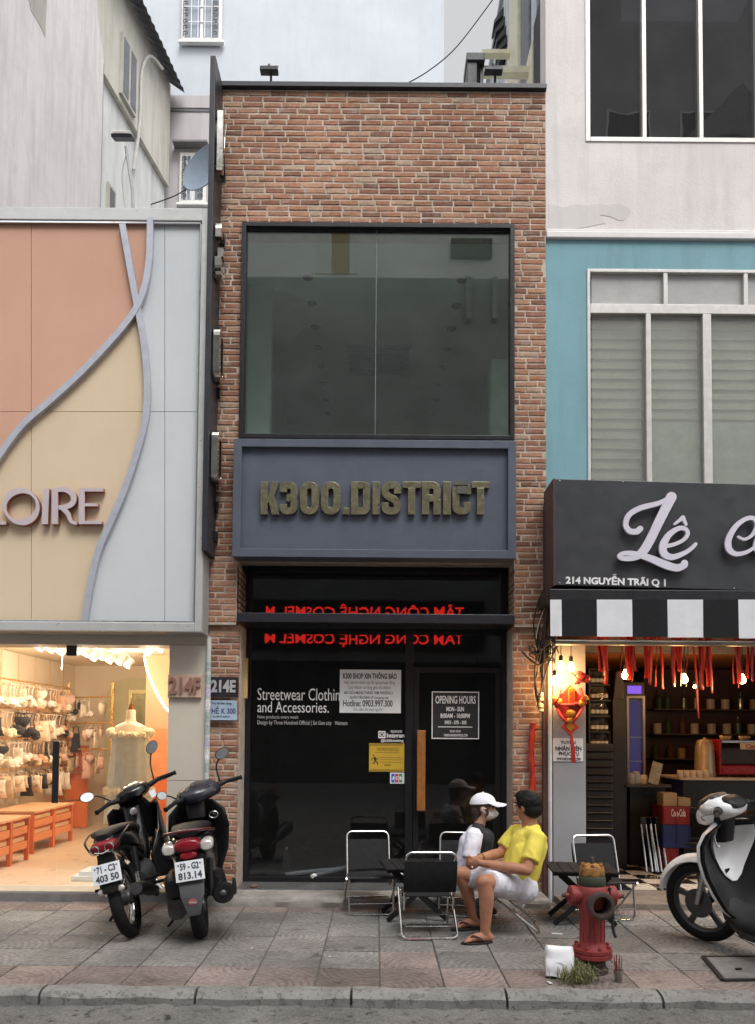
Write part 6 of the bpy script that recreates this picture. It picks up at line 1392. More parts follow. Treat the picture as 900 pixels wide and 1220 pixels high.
# manhole cover
ct_ = [G(838, 1141), G(905, 1141), G(940, 1168), G(862, 1169)]
mh = thing('service_cover', 'grey concrete service cover in a dark steel frame under the white scooter', 'cover', ct_[0])
MB().prism([(v.x, v.y) for v in ct_], lambda u, v, d: Vector((u, v, d)), -.006, .0085).build('cover_slab', M('cover_concrete', (.19, .185, .18), .85, 0, .3, 8, .4, 50), mh)
for i in (0, 3, 2, 1):
    a, b = ct_[i], ct_[(i + 1) % 4]; d = (b - a).normalized(); n_ = Vector((d.y, -d.x, 0)) * .014
    MB().prism([(p.x, p.y) for p in (a - n_, b - n_, b + n_, a + n_)], lambda u, v, d: Vector((u, v, d)), -.006, .0125 + .0004 * i).build('steel_edge', M('edge_steel', (.03, .03, .032), .6, .3, .3), mh)
kc = G(851, 1156); MB().box(-.02, .02, -.008, .008, 0, .012).xf(Matrix.Translation(G(880, 1157) + Vector((0, 0, .0086)))).build('lifting_slot', PLASTIC, mh)
# litter
LIT = M('litter_paper', (.6, .59, .56), .8, 0, .1)
for k, (a, b, s) in enumerate(((662, 1112.5, .03), (668, 1113, .02), (655, 1171, .022), (872, 1136, .012), (120, 1112, .012), (300, 1130, .012), (393, 1140, .01))):
    q = G(a, b, .004); m_ = MB().box(-s, s, -s * .5, s * .5, 0, .003); m_.v = [v + Vector((0, 0, .004 * abs(noise.noise(v * 90 + Vector((k, 0, 0)))))) for v in m_.v]
    m_.xf(Matrix.Translation(q) @ Matrix.Rotation(k * .9, 4, 'Z')).build('paper_scrap', LIT, None, world=False, label=('white paper scrap on the pavers behind the white packet', 'smaller paper scrap touching the one behind the white packet', 'paper scrap at the kerb below the white packet', 'tiny pale scrap under the white scooter', 'tiny pale scrap left of the motorbikes', 'tiny pale scrap on the pavers right of the motorbikes', 'tiny pale scrap on the pavers below the left chair')[k], cat='litter')

# ------------------------------------------------------------------ motorbikes  (local: x forward, y left, z up, origin below rear axle)
GLOSSK = M('gloss_black', (.007, .007, .008), .2, 0, .15, 6, 0, 80, .35); SATK = M('satin_black', (.010, .010, .011), .45, 0, .2, 12, 0, 80, .25); CASTM = M('cast_grey', (.065, .065, .07), .5, .6, .25, 14); REDL = M('red_lens', (.20, .008, .015), .15, 0, .2, 14); CLRL = M('clear_lens', (.55, .53, .5), .15, .3, .2, 20); PLATE = M('plate_white', lin((214, 218, 222)), .45, 0, .05, 6); PLTXT = M('plate_ink', (.04, .045, .07), .5); SEATM = M('seat_vinyl', (.009, .009, .010), .6, 0, .25, 30, .2, 160, .2); WHT = M('scooter_white', lin((226, 228, 230)), .22, 0, .04, 3); MIRF = M('mirror_face', (.8, .82, .84), .04, 1., .02); PURP = M('plum_grey', (.03, .03, .042), .3, .1, .15, 8)
def se(a, n): return math.copysign(abs(a) ** (2 / n), a)
def SX(x, z, hw, hh, n=2.6, y=0, N=22, dx=0.):
    return [Vector((x + dx * math.sin(2 * math.pi * k / N), y + hw * se(math.cos(2 * math.pi * k / N), n), z + hh * se(math.sin(2 * math.pi * k / N), n))) for k in range(N)]
def SZ(z, x, hx, hy, n=2.6, y=0, N=22, bow=0.):
    return [Vector((x + hx * se(math.sin(2 * math.pi * k / N), n) - bow * abs(math.cos(2 * math.pi * k / N)) ** 2, y + hy * se(math.cos(2 * math.pi * k / N), n), z)) for k in range(N)]
def sm(m, name, mat, par, angle=55): return m.build(name, mat, par, smooth=True, world=False, angle=angle)
def wheel(par, c, Rw, tr, style, rimmat, yaw=0.):
    T = Matrix.Translation(c) @ Matrix.Rotation(yaw, 4, 'Z')
    m = MB(); n = 44; k = 12
    m.loft([[Vector(((Rw - tr + tr * math.cos(2 * math.pi * j / k)) * math.cos(2 * math.pi * i / n), tr * .95 * math.sin(2 * math.pi * j / k), (Rw - tr + tr * math.cos(2 * math.pi * j / k)) * math.sin(2 * math.pi * i / n))) for j in range(k)] for i in range(n)], close=True)
    wh = sm(m.xf(T), 'tyre', RUBBER, par)
    m = MB(); rr_ = Rw - 2 * tr + .012; prof = [(rr_, -.028), (rr_ + .012, -.03), (rr_ + .004, -.02), (rr_ - .012, -.012), (rr_ - .012, .012), (rr_ + .004, .02), (rr_ + .012, .03), (rr_, .028), (rr_ - .02, .01), (rr_ - .02, -.01)]
    m.loft([[Vector((r_ * math.cos(2 * math.pi * i / n), y, r_ * math.sin(2 * math.pi * i / n))) for r_, y in prof] for i in range(n)], close=True)
    sm(m.xf(T), 'rim', rimmat, par)
    m = MB().lathe([(.05, -.05), (.055, -.04), (.055, .04), (.05, .05)], (0, 0, 0), (0, 1, 0), 18); sm(m.xf(T), 'hub', CASTM, par)
    if style == 'wire':
        for i in range(18):
            a = 2 * math.pi * i / 18; b = a + (.35 if i % 2 else -.35); s = 1 if i % 4 < 2 else -1
            sm(MB().tube([(.05 * math.cos(a), s * .035, .05 * math.sin(a)), (rr_ * math.cos(b), 0, rr_ * math.sin(b))], .0022, 5).xf(T), 'spoke', CHROME, par)
    else:
        for i in range(5):
            a = 2 * math.pi * i / 5 + .3; d = Vector((math.cos(a), 0, math.sin(a))); t = Vector((-math.sin(a), 0, math.cos(a)))
            rings = [[d * r_ + t * w_ * sx_ + Vector((0, h * sy, 0)) for sx_, sy in ((-1, -1), (1, -1), (1, 1), (-1, 1))] for r_, w_, h in ((.045, .03, .02), (.12, .018, .016), (rr_ - .005, .026, .014))]
            MB().loft(rings).xf(T).build('spoke', rimmat, par, world=False, bevel=.004)
    return wh
def plate(par, c, tiltx, l1, l2, w_=.19, h=.14):
    T = Matrix.Translation(c) @ Matrix.Rotation(-math.pi / 2, 4, 'Z') @ Matrix.Rotation(tiltx, 4, 'X')     # faces backwards (-x)
    p = MB().box(-w_ / 2, w_ / 2, -.002, .002, -h / 2, h / 2).xf(T).build('number_plate', PLATE, par, world=False, bevel=.003)
    for s_, z in ((l1, h * .23), (l2, -h * .23)):
        me = text_mesh(s_, PLTXT, .06, .001, .0022); xx = [v.co.x for v in me.vertices]; zz = [v.co.z for v in me.vertices]
        me.transform(Matrix.Diagonal((w_ * .82 / (max(xx) - min(xx)) * (.8 if z > 0 else 1), 1, h * .36 / (max(zz) - min(zz)), 1)) @ Matrix.Translation((-(max(xx) + min(xx)) / 2, 0, -(max(zz) + min(zz)) / 2)))
        me.transform(T @ Matrix.Translation((0, -.003, z))); link('plate_number', me, p, 0, False)
    for sx_ in (-1, 1): MB().ball((0, 0, 0), .006, 8, 4).xf(T @ Matrix.Translation((sx_ * w_ * .38, -.003, h * .32))).build('plate_screw', CASTM, p, world=False)
    return p
def mirror(par, base, elbow, head, face_dir, rx=.075, rz=.05, tilt=0.):
    sm(MB().tube(cr([base, elbow, head], 5), .0065, 8), 'mirror_stalk', SATK, par)
    fd = Vector(face_dir).normalized(); u = fd.cross(Vector((0, 0, 1))).normalized(); v = u.cross(fd); u2 = u * math.cos(tilt) + v * math.sin(tilt); v2 = v * math.cos(tilt) - u * math.sin(tilt)
    rg = []
    for d, s in ((-.028, .3), (-.02, .75), (-.005, 1), (.003, 1), (.004, .93)): rg.append([Vector(head) + fd * d + (u2 * rx * math.cos(2 * math.pi * k / 22) + v2 * rz * math.sin(2 * math.pi * k / 22)) * s for k in range(22)])
    hd = sm(MB().loft(rg), 'mirror_shell', SATK, par)
    sm(MB().loft([[Vector(head) + fd * d + (u2 * rx * math.cos(2 * math.pi * k / 22) + v2 * rz * math.sin(2 * math.pi * k / 22)) * .9 for k in range(22)] for d in (.0045, .006)]), 'mirror_face', MIRF, hd)
def grip(par, a, b, r=.017):
    a, b = Vector(a), Vector(b); sm(MB().tube([a.lerp(b, t) for t in (0, .08, .09, .92, .95, 1)], [r * .8, r * .8, r, r, r * 1.25, r * 1.2], 12), 'grip', RUBBER, par)
def lever(par, pts): sm(MB().tube(cr([Vector(p) for p in pts], 5), .006, 8, flat=.6), 'brake_lever', CASTM, par)
def bike(label, loc, rz, lean, nm='motorbike', cat='motorbike', grp='motorbikes parked on the pavement'):
    t = thing(nm, label, cat, loc, rz, grp); t.rotation_euler = (lean, 0, rz); return t
def widen(t): t.scale = (1.03, 1.08, 1.03)
HB = {'handlebar_cowl', 'dial', 'bar_arm', 'grip', 'brake_lever', 'mirror_stalk', 'mirror_shell', 'fork_leg', 'front_mudguard', 'tag_sticker'}
def steer(t, ang, cx):                  # turned about the raked steering head
    S = Matrix.Translation((cx, 0, 1.0)) @ Matrix.Rotation(ang, 4, Vector((-.36, 0, .93))) @ Matrix.Translation((-cx, 0, -1.0))
    for o in t.children:
        n_ = o.name.split('.')[0]
        if n_ in HB or (n_ in ('tyre', 'rim', 'hub', 'spoke') and sum(v.co.x for v in o.data.vertices) / len(o.data.vertices) > .8): o.matrix_basis = S @ o.matrix_basis

# --- spoked motorbike, leaning left
A_ = bike('black spoked motorbike with plate 71 C3, leaning left by the boutique', G(160, 1115.5), R(95), R(-15))
b = A_; RW = .29
wheel(b, (0, 0, RW), RW, .046, 'wire', CHROME); st = .5
wheel(b, (1.22, 0, RW), RW, .04, 'wire', CHROME)
sm(MB().loft([SX(-.20, .735, .03, .02), SX(-.15, .74, .075, .045), SX(-.02, .725, .105, .07), SX(.18, .70, .115, .085), SX(.40, .66, .11, .10), SX(.58, .58, .09, .1), SX(.66, .52, .06, .07)]), 'tail_fairing', GLOSSK, b)
sm(MB().loft([SX(-.19, .775, .04, .02), SX(-.08, .795, .1, .032), SX(.15, .79, .12, .036), SX(.36, .775, .115, .04), SX(.55, .74, .10, .045), SX(.66, .70, .06, .04)]), 'seat', SEATM, b)
sm(MB().loft([SX(-.245, .70, .045, .028), SX(-.225, .705, .085, .045), SX(-.15, .71, .095, .05), SX(-.10, .71, .09, .045)]), 'tail_light', REDL, b)
for s in (-1, 1):
    sm(MB().tube([Vector((-.262, s * (.05 + .03 * math.cos(t * .5236)), .70 + .032 * math.sin(t * .5236))) for t in range(12)], .0045, 6, closed=True), 'light_guard', CHROME, b)
    sm(MB().tube(cr([(-.25, s * .085, .70), (-.15, s * .13, .76), (.05, s * .14, .80), (.12, s * .12, .78)], 5), .008, 8), 'grab_rail', SATK, b)
sm(MB().tube([(-.268, -.05, .685), (-.27, 0, .67), (-.268, .05, .685)], .0045, 6), 'light_guard_bar', CHROME, b)
sm(MB().loft([SX(-.20, .62, .06, .05), SX(-.22, .54, .075, .04), SX(-.27, .44, .07, .02)]), 'rear_mudguard', SATK, b)
sm(MB().loft([[Vector((x + (RW + .05) * 0, y, z)) for (x, z) in [(0, 0)] for y in ()] or SX(-.30, .40, .05, .012), SX(-.27, .46, .065, .02)]), 'mud_flap', SATK, b)
plate(b, (-.285, 0, .53), R(-16), '71 - C3', '403 50')
for s in (-1, 1):
    sm(MB().ball((-.27, s * .062, .405), .03, 12, 8, sc=(.6, 1.0, .8)), 'rear_reflector', CLRL, b)
    sm(MB().tube([(.02, s * .115, .33), (.10, s * .12, .62)], [.017, .017], 12), 'shock_absorber', CHROME, b); sm(MB().tube([(.055, s * .1175, .45), (.10, s * .12, .63)], .024, 12), 'shock_sleeve', SATK, b)
    sm(MB().tube([(0, s * .085, RW), (.5, s * .07, .33)], [.022, .026], 10), 'swing_arm', SATK, b)
sm(MB().tube(cr([(.6, -.1, .22), (.4, -.13, .20), (.2, -.14, .27), (-.02, -.15, .33), (-.26, -.155, .37)], 5), [.02] * 9 + [.03, .042, .047, .05, .05, .05, .05, .05, .05, .046, .044, .04][:12], 16), 'exhaust', SATK, b); sm(MB().lathe([(.044, 0), (.02, .002)], (-.262, -.155, .371), (-1, 0, .15), 16), 'exhaust_cap', CASTM, b)
sm(MB().loft([SX(.36, .34, .10, .08), SX(.5, .35, .13, .11), (SX(.66, .36, .12, .12)), SX(.8, .38, .07, .08), SX(.86, .38, .05, .05)]), 'engine', CASTM, b)
sm(MB().loft([SZ(.38, .70, .05, .06), SZ(.5, .76, .08, .085), SZ(.62, .80, .09, .09), SZ(.78, .88, .07, .075), SZ(.9, .90, .06, .07)]), 'centre_body', GLOSSK, b)
for s in (-1, 1):   # leg shields
    sm(MB().loft([SX(.62, .40, .012, .10, 3, s * .12), SX(.78, .47, .014, .20, 3, s * .185), SX(.90, .60, .014, .28, 3, s * .205), SX(1.0, .70, .016, .22, 3, s * .18), SX(1.06, .80, .02, .08, 3, s * .1)]), 'leg_shield', GLOSSK, b)
sm(MB().loft([SZ(.60, 1.03, .03, .10), SZ(.75, 1.03, .05, .13), SZ(.88, 1.0, .06, .14), SZ(.95, .97, .05, .1)]), 'front_cowl', GLOSSK, b)
sm(MB().loft([SX(.80, 1.0, .05, .03), SX(.84, 1.01, .12, .055), SX(.92, 1.01, .15, .07), SX(1.0, .99, .13, .075), SX(1.07, .97, .08, .055), SX(1.09, .97, .05, .03)]), 'handlebar_cowl', GLOSSK, b)
sm(MB().lathe([(.075, 0), (.08, .006), (.07, .012), (.01, .013)], (.875, 0, 1.062), (-.35, 0, 1), 24), 'dial', M('dial_glass', (.03, .03, .035), .08, 0, .1), b)
for s in (-1, 1):
    sm(MB().tube([(.92, s * .1, 1.0), (.88, s * .24, 1.02)], [.03, .018], 12), 'bar_arm', SATK, b); grip(b, (.885, s * .225, 1.02), (.83, s * .37, 1.0)); lever(b, [(.90, s * .22, 1.0), (.95, s * .27, .995), (.91, s * .36, .985)])
mirror(b, (.90, .2, 1.03), (.90, .28, 1.12), (.86, .37, 1.15), (-1, -.1, -.12), .06, .04, R(12)); mirror(b, (.90, -.2, 1.03), (.90, -.24, 1.17), (.86, -.30, 1.29), (-1, .25, -.1), .062, .045, R(-40))
for s in (-1, 1): sm(MB().tube([(1.22, s * .075, RW), (1.08, s * .075, .80)], [.022, .026], 10), 'fork_leg', CASTM, b)
fm = MB(); fm.loft([[Vector((1.22 + (RW + .025) * math.cos(a), y * .06, RW + (RW + .025 - .02 * abs(y)) * math.sin(a))) for y in (-1, -.5, 0, .5, 1)] + [Vector((1.22 + (RW + .018) * math.cos(a), y * .058, RW + (RW + .018 - .02 * abs(y)) * math.sin(a))) for y in (1, .5, 0, -.5, -1)] for a in [R(20 + 12 * i) for i in range(12)]]); sm(fm, 'front_mudguard', GLOSSK, b)
sm(MB().tube([(.48, .1, .24), (.44, .26, .085)], .011, 8), 'side_stand', SATK, b)
for s in (-1, 1): sm(MB().tube([(.55, s * .1, .27), (.55, s * .26, .27)], .014, 10), 'foot_peg', RUBBER, b); sm(MB().tube([(.2, s * .12, .36), (.2, s * .24, .37)], .012, 10), 'passenger_peg', RUBBER, b)
sm(MB().tube([Vector((.3 + .24 * math.cos(t * .6283) * .5, .10, .30 + .05 * math.sin(t * .6283))) for t in range(10)], .02, 8, closed=True), 'chain_case', SATK, b)
sm(MB().lathe([(.028, 0), (.03, .01), (.02, .012)], (.79, -.03, .86), (-1, 0, .3), 16), 'key_switch', CHROME, b)
MB().box(-.002, .002, -.035, .035, -.03, .03).xf(Matrix.Translation((.815, -.10, .93)) @ Matrix.Rotation(.4, 4, 'Z')).build('tag_sticker', PLATE, b, world=False)
widen(A_); steer(A_, R(36), .98)
# --- scooter with dark red lamp, leaning left
B_ = bike('dark scooter with plate 59 G2 and red tail lamp beside the left brick pier', G(241, 1117.5), R(99), R(-8), 'scooter', 'scooter')
b = B_; RW = .235
wheel(b, (0, 0, RW), RW, .052, 'cast', CASTM); wheel(b, (1.24, 0, RW), RW, .045, 'cast', CASTM)
sm(MB().loft([SX(-.22, .70, .06, .03), SX(-.18, .70, .12, .06), SX(-.02, .69, .155, .095), SX(.22, .65, .165, .13), SX(.45, .56, .15, .17), SX(.58, .48, .13, .17), SX(.64, .42, .1, .1)]), 'rear_body', GLOSSK, b)
sm(MB().loft([SX(-.16, .785, .07, .02), SX(-.05, .80, .12, .035), SX(.2, .795, .14, .04), SX(.42, .77, .135, .045), SX(.58, .735, .11, .05), SX(.65, .70, .07, .04)]), 'seat', SEATM, b)
sm(MB().tube(cr([(.02, .165, .775), (-.14, .15, .80), (-.24, .09, .815), (-.26, 0, .82), (-.24, -.09, .815), (-.14, -.15, .80), (.02, -.165, .775)], 6), .017, 10, flat=.7), 'grab_rail', M('rail_maroon', (.09, .012, .02), .3), b)
sm(MB().loft([SX(-.265, .715, .07, .03), SX(-.25, .715, .085, .045), SX(-.19, .715, .095, .05)]), 'tail_light', REDL, b)
sm(MB().loft([SX(-.262, .645, .045, .02), SX(-.25, .645, .055, .028), SX(-.2, .65, .06, .03)]), 'lower_reflector', REDL, b)
for s in (-1, 1): sm(MB().loft([SX(-.245, .695, .035, .025, y=s * .125), SX(-.23, .70, .045, .038, y=s * .125), SX(-.14, .71, .04, .04, y=s * .13)]), 'turn_signal', CLRL, b)
sm(MB().loft([SX(-.2, .62, .09, .04), SX(-.23, .54, .085, .03), SX(-.26, .48, .08, .015)]), 'plate_carrier', SATK, b)
plate(b, (-.282, 0, .545), R(-14), '59 - G2', '813.14')
sm(MB().loft([SX(-.262, .475, .085, .008, 4), SX(-.31, .38, .078, .008, 4), SX(-.335, .285, .05, .008, 4), SX(-.34, .25, .04, .006, 4)]), 'mudguard', M('mudguard_grey', (.05, .052, .056), .45, 0, .15), b)
sk_ = MB().lathe([(.030, 0), (.030, .002)], (-.334, 0, .335), (-1, 0, -.4), 18).build('round_sticker', M('sticker_pink', (.6, .18, .18), .5), b, world=False); MB().box(-.001, .001, -.024, .024, -.005, .005).xf(Matrix.Translation((-.3375, 0, .3335)) @ Matrix.Rotation(-.38, 4, 'Y') @ Matrix.Rotation(.2, 4, 'X')).build('sticker_band', PLATE, sk_, world=False)
sm(MB().loft([SX(-.14, .26, .06, .07, y=.13), SX(-.05, .29, .075, .1, y=.13), SX(.25, .31, .07, .09, y=.13), SX(.45, .31, .06, .07, y=.1)]), 'engine_case', CASTM, b)
sm(MB().loft([SX(-.2, .42, .05, .06, y=.13), SX(-.12, .43, .06, .09, y=.135), SX(.1, .42, .06, .1, y=.135), SX(.16, .4, .04, .06, y=.13)]), 'air_filter_box', SATK, b)
sm(MB().tube([(.35, -.15, .2), (.2, -.17, .25), (.12, -.185, .29), (-.20, -.195, .34), (-.24, -.195, .345)], [.02, .03, .07, .075, .06], 20), 'exhaust', SATK, b); sm(MB().loft([SX(-.16, .36, .012, .055, y=-.268), SX(.05, .33, .014, .065, y=-.265), SX(.12, .32, .01, .04, y=-.255)]), 'exhaust_shield', M('shield_black', (.02, .02, .02), .3), b); sm(MB().lathe([(.024, 0), (.012, .012)], (-.245, -.195, .346), (-1, 0, .1), 14), 'exhaust_tip', CASTM, b)
for s in (-1, 1): sm(MB().tube([(-.02, s * .1, .30), (.06, s * .115, .56)], .022, 12), 'shock_absorber', SATK, b)
sm(MB().loft([SX(.55, .30, .13, .05), SX(.75, .28, .15, .045), SX(.95, .30, .15, .06), SX(1.0, .36, .13, .07)]), 'floorboard', SATK, b)
sm(MB().loft([SZ(.32, .98, .05, .14, bow=.03), SZ(.5, 1.0, .05, .215, bow=.05), SZ(.7, .98, .055, .245, bow=.06), SZ(.84, .95, .06, .225, bow=.05), SZ(.93, .93, .05, .14, bow=.03)]), 'leg_shield', GLOSSK, b)
sm(MB().loft([SZ(.55, 1.07, .04, .12), SZ(.72, 1.06, .07, .16), SZ(.88, 1.01, .07, .15), SZ(.94, .98, .04, .1)]), 'front_cowl', PURP, b)
sm(MB().loft([SX(.74, .985, .07, .03), SX(.78, .99, .15, .06), SX(.88, 1.0, .18, .085), SX(.98, .985, .16, .085), SX(1.06, .96, .1, .06), SX(1.08, .955, .06, .03)]), 'handlebar_cowl', PURP, b)
sm(MB().loft([SZ(.80, .84, .05, .07), SZ(.88, .85, .06, .08), SZ(.95, .87, .05, .08)]), 'steering_neck', SATK, b)
sm(MB().lathe([(.085, 0), (.09, .006), (.08, .012), (.01, .014)], (.82, .0, 1.05), (-.5, 0, 1), 24), 'dial', M('dial_glass', (.03, .03, .035)), b)
for s in (-1, 1):
    sm(MB().tube([(.88, s * .14, .99), (.85, s * .25, 1.0)], [.03, .02], 12), 'bar_arm', SATK, b); grip(b, (.85, s * .235, 1.0), (.79, s * .37, .985)); lever(b, [(.87, s * .23, .99), (.92, s * .28, .985), (.87, s * .37, .975)])
mirror(b, (.87, .21, 1.02), (.86, .27, 1.07), (.82, .345, 1.10), (-1, -.2, -.12), .05, .035, R(20)); mirror(b, (.87, -.21, 1.02), (.86, -.22, 1.15), (.82, -.29, 1.24), (-1, .3, -.1), .065, .045, R(-15))
for s in (-1, 1): sm(MB().tube([(1.24, s * .07, RW), (1.1, s * .07, .62)], .022, 10), 'fork_leg', CASTM, b)
fm = MB(); fm.loft([[Vector((1.24 + (RW + .03) * math.cos(a), y * .065, RW + (RW + .03 - .02 * abs(y)) * math.sin(a))) for y in (-1, -.5, 0, .5, 1)] + [Vector((1.24 + (RW + .022) * math.cos(a), y * .063, RW + (RW + .022 - .02 * abs(y)) * math.sin(a))) for y in (1, .5, 0, -.5, -1)] for a in [R(20 + 12 * i) for i in range(12)]]); sm(fm, 'front_mudguard', GLOSSK, b)
sm(MB().tube([(.4, .12, .2), (.36, .27, .035), (.40, .29, .03)], .010, 8), 'side_stand', SATK, b)
frame_ = MB(); sm(MB().tube([Vector((.9 - .02, -.13 + .035 * math.cos(t * .5236), .80 + .028 * math.sin(t * .5236))) for t in range(12)], .007, 8, closed=True), 'bag_hook', CHROME, b); sm(MB().ball((.89, -.13, .80), .024, 12, 8), 'key_cover', SATK, b)

widen(B_); steer(B_, R(36), .95)
# --- white scooter seen from its left rear quarter
hd = R(113); fwd = Vector((math.cos(hd), math.sin(hd), 0)); fc = G(843, 1121)
C_ = bike('white scooter with black inner leg shield parked before the cafe', fc - fwd * 1.32, hd, R(-7), 'scooter', 'scooter')
b = C_; RW = .305
wheel(b, (1.32, 0, RW), RW, .045, 'cast', CASTM, R(14)); wheel(b, (.12, 0, RW), RW, .05, 'cast', CASTM)
fm = MB(); fw = [(-1, 0), (-.8, .6), (-.4, .9), (0, 1), (.4, .9), (.8, .6), (1, 0)]
rg = []
for i in range(15):
    a = R(8 + 8.6 * i); wd = .075 * (1 - .55 * max(0, (3 - i) / 3) ** 2) * (1 - .35 * max(0, (i - 10) / 4) ** 2); ro, hgt = RW + .022, .05
    rg.append([Vector((1.32 + (ro + hgt * (h - .2)) * math.cos(a), y * wd, RW + (ro + hgt * (h - .2)) * math.sin(a))) for y, h in fw] + [Vector((1.32 + (ro + hgt * (h - .2) - .006) * math.cos(a), y * wd * .95, RW + (ro + hgt * (h - .2) - .006) * math.sin(a))) for y, h in reversed(fw)])
TF = Matrix.Translation((1.32, 0, 0)) @ Matrix.Rotation(R(14), 4, 'Z') @ Matrix.Translation((-1.32, 0, 0))
sm(fm.loft(rg).xf(TF), 'front_mudguard', WHT, b)
for s in (-1, 1): sm(MB().tube([(1.32, s * .085, RW), (1.19, s * .085, .70)], [.02, .026], 12).xf(TF), 'fork_leg', M('fork_silver', (.45, .45, .46), .35, .8), b)
sm(MB().lathe([(.11, .065), (.11, .069), (.05, .069)], (1.32, 0, RW), (0, 1, 0), 28).xf(TF), 'brake_disc', CASTM, b)
# leg shield: white outer shell, black inner shell, white inner panel
OUT = [(.28, .98, .13), (.34, 1.02, .18), (.45, 1.06, .215), (.58, 1.10, .245), (.70, 1.115, .26), (.80, 1.11, .255), (.88, 1.08, .225), (.95, 1.03, .15)]
def shell(dx, k, th, z0=-9, z1=9):
    rg = []
    for z, x, w_ in OUT:
        if not z0 <= z <= z1: continue
        f = []
        for j in range(-8, 9): t = j / 8; f.append(Vector((x + dx - .10 * t * t, t * w_ * k, z)))
        rg.append(f + [Vector((p.x + th, p.y, p.z)) for p in reversed(f)])
    return MB().loft(rg)
sm(shell(.03, 1.0, .03), 'outer_shield', WHT, b); sm(shell(-.004, .955, .033), 'inner_shield', M('shield_satin', (.010, .010, .011), .45, 0, .15, 6, 0, 80, .25), b)
pn = [(.50, 0.02), (.54, .06), (.60, .09), (.68, .125), (.77, .155), (.84, .16), (.90, .14)]
rg = []
for z, w_ in pn:
    x = next(x0 + (x1 - x0) * (z - z0) / (z1 - z0) for (z0, x0, _), (z1, x1, _) in zip(OUT, OUT[1:]) if z0 <= z <= z1); ww = max(w_, .006); yo = -.055
    f = [Vector((x - .022 - .10 * (((j / 6) * ww + yo) / .2) ** 2 + .006 * abs(j / 6) ** 4, (j / 6) * ww + yo, z)) for j in range(-6, 7)]; rg.append(f + [Vector((p.x + .02, p.y, p.z)) for p in reversed(f)])
ip = sm(MB().loft(rg), 'inner_panel', WHT, b)
sm(MB().lathe([(.012, 0), (.012, .006), (.004, .007)], (1.074, .0, .80), (-1, 0, .2), 14), 'key_switch', SATK, ip)
MB().box(-.004, .004, -.022, .022, -.03, .03).xf(Matrix.Translation((1.075, -.02, .56))).build('charging_port', GLOSSK, ip, world=False, bevel=.003)
sm(MB().tube(cr([(1.06, .09, .86), (1.04, .10, .80), (1.03, .085, .77), (1.045, .07, .78)], 5), .007, 8), 'bag_hook', WHT, ip)
sm(MB().loft([SZ(.80, 1.06, .05, .07), SZ(.90, 1.05, .06, .08), SZ(.98, 1.04, .06, .09)]), 'steering_neck', SATK, b)
# handlebar head with lamp
HT = Matrix.Translation((1.02, 0, 1.03)) @ Matrix.Rotation(R(16), 4, 'Z')
sm(MB().loft([SX(-.12, .02, .06, .02), SX(-.10, .02, .13, .05), SX(-.02, .02, .16, .085), SX(.06, .01, .15, .10), SX(.13, -.02, .12, .095), SX(.18, -.05, .08, .06), SX(.195, -.06, .05, .03)]).xf(HT), 'handlebar_cowl', WHT, b)
sm(MB().loft([SX(-.13, .04, .06, .015), SX(-.115, .05, .10, .03), SX(-.05, .075, .11, .035), SX(-.01, .085, .08, .02)]).xf(HT), 'dash_cover', SATK, b)
sm(MB().loft([SX(.0, .10, .06, .012), SX(.03, .095, .105, .03), SX(.09, .07, .115, .045), SX(.15, .03, .10, .05), SX(.185, -.01, .06, .03)]).xf(HT), 'visor', M('visor_grey', (.03, .03, .033), .45), b)
sm(MB().loft([SX(.10, -.01, .125, .05), SX(.15, -.03, .105, .055), SX(.19, -.05, .07, .045), SX(.205, -.06, .04, .02)]).xf(HT), 'headlight', CLRL, b)
sm(MB().ball((.06, .145, .02), .04, 14, 8, sc=(1.5, .5, .9)).xf(HT), 'turn_signal', CLRL, b)
for s in (-1, 1):
    sm(MB().tube([HT @ Vector((-.02, s * .13, .02)), HT @ Vector((-.06, s * .24, .02))], [.035, .022], 12), 'bar_arm', SATK, b); grip(b, HT @ Vector((-.06, s * .235, .02)), HT @ Vector((-.13, s * .37, .0)), .018); lever(b, [HT @ Vector(p) for p in ((-.03, s * .23, .01), (.03, s * .28, 0), (-.03, s * .36, -.01))])
sm(MB().loft([SX(.30, .27, .13, .05), SX(.6, .25, .17, .045), (SX(.85, .25, .17, .05)), SX(1.0, .29, .14, .06), SX(1.06, .36, .10, .06)]), 'floorboard', M('floor_satin', (.014, .014, .015), .55, 0, .2, 20, 0, 80, .25), b)
sm(MB().loft([SX(.25, .17, .11, .05), SX(.6, .165, .13, .05), SX(.9, .18, .12, .05), SX(1.02, .23, .08, .05)]), 'belly_pan', CASTM, b)
sm(MB().loft([SX(-.35, .80, .06, .04), SX(-.2, .76, .14, .1), SX(.1, .68, .17, .16), SX(.3, .55, .17, .22), SX(.42, .48, .15, .22), SX(.46, .44, .1, .16)]), 'rear_body', WHT, b)
sm(MB().loft([SX(-.3, .87, .08, .03), SX(-.1, .86, .14, .05), SX(.15, .85, .155, .05), SX(.35, .82, .15, .06), SX(.48, .77, .12, .08), SX(.54, .72, .08, .05)]), 'seat', SEATM, b)
sm(MB().loft([SX(-.3, .86, .02, .012), SX(-.2, .9, .02, .01)]), 'rear_grip', SATK, b)
sm(MB().tube([(.52, .13, .16), (.48, .30, .035), (.50, .33, .03)], .011, 8), 'side_stand', CHROME, b); sm(MB().tube([(.46, .12, .15), (.40, .20, .10)], .012, 8), 'centre_stand', SATK, b)
sm(MB().loft([SX(-.1, .3, .07, .09, y=.14), SX(.1, .32, .075, .1, y=.14), SX(.35, .3, .06, .08, y=.12)]), 'engine_case', CASTM, b); sm(MB().tube([(.3, -.14, .22), (.1, -.17, .28), (-.25, -.18, .36)], [.025, .07, .06], 16), 'exhaust', SATK, b)

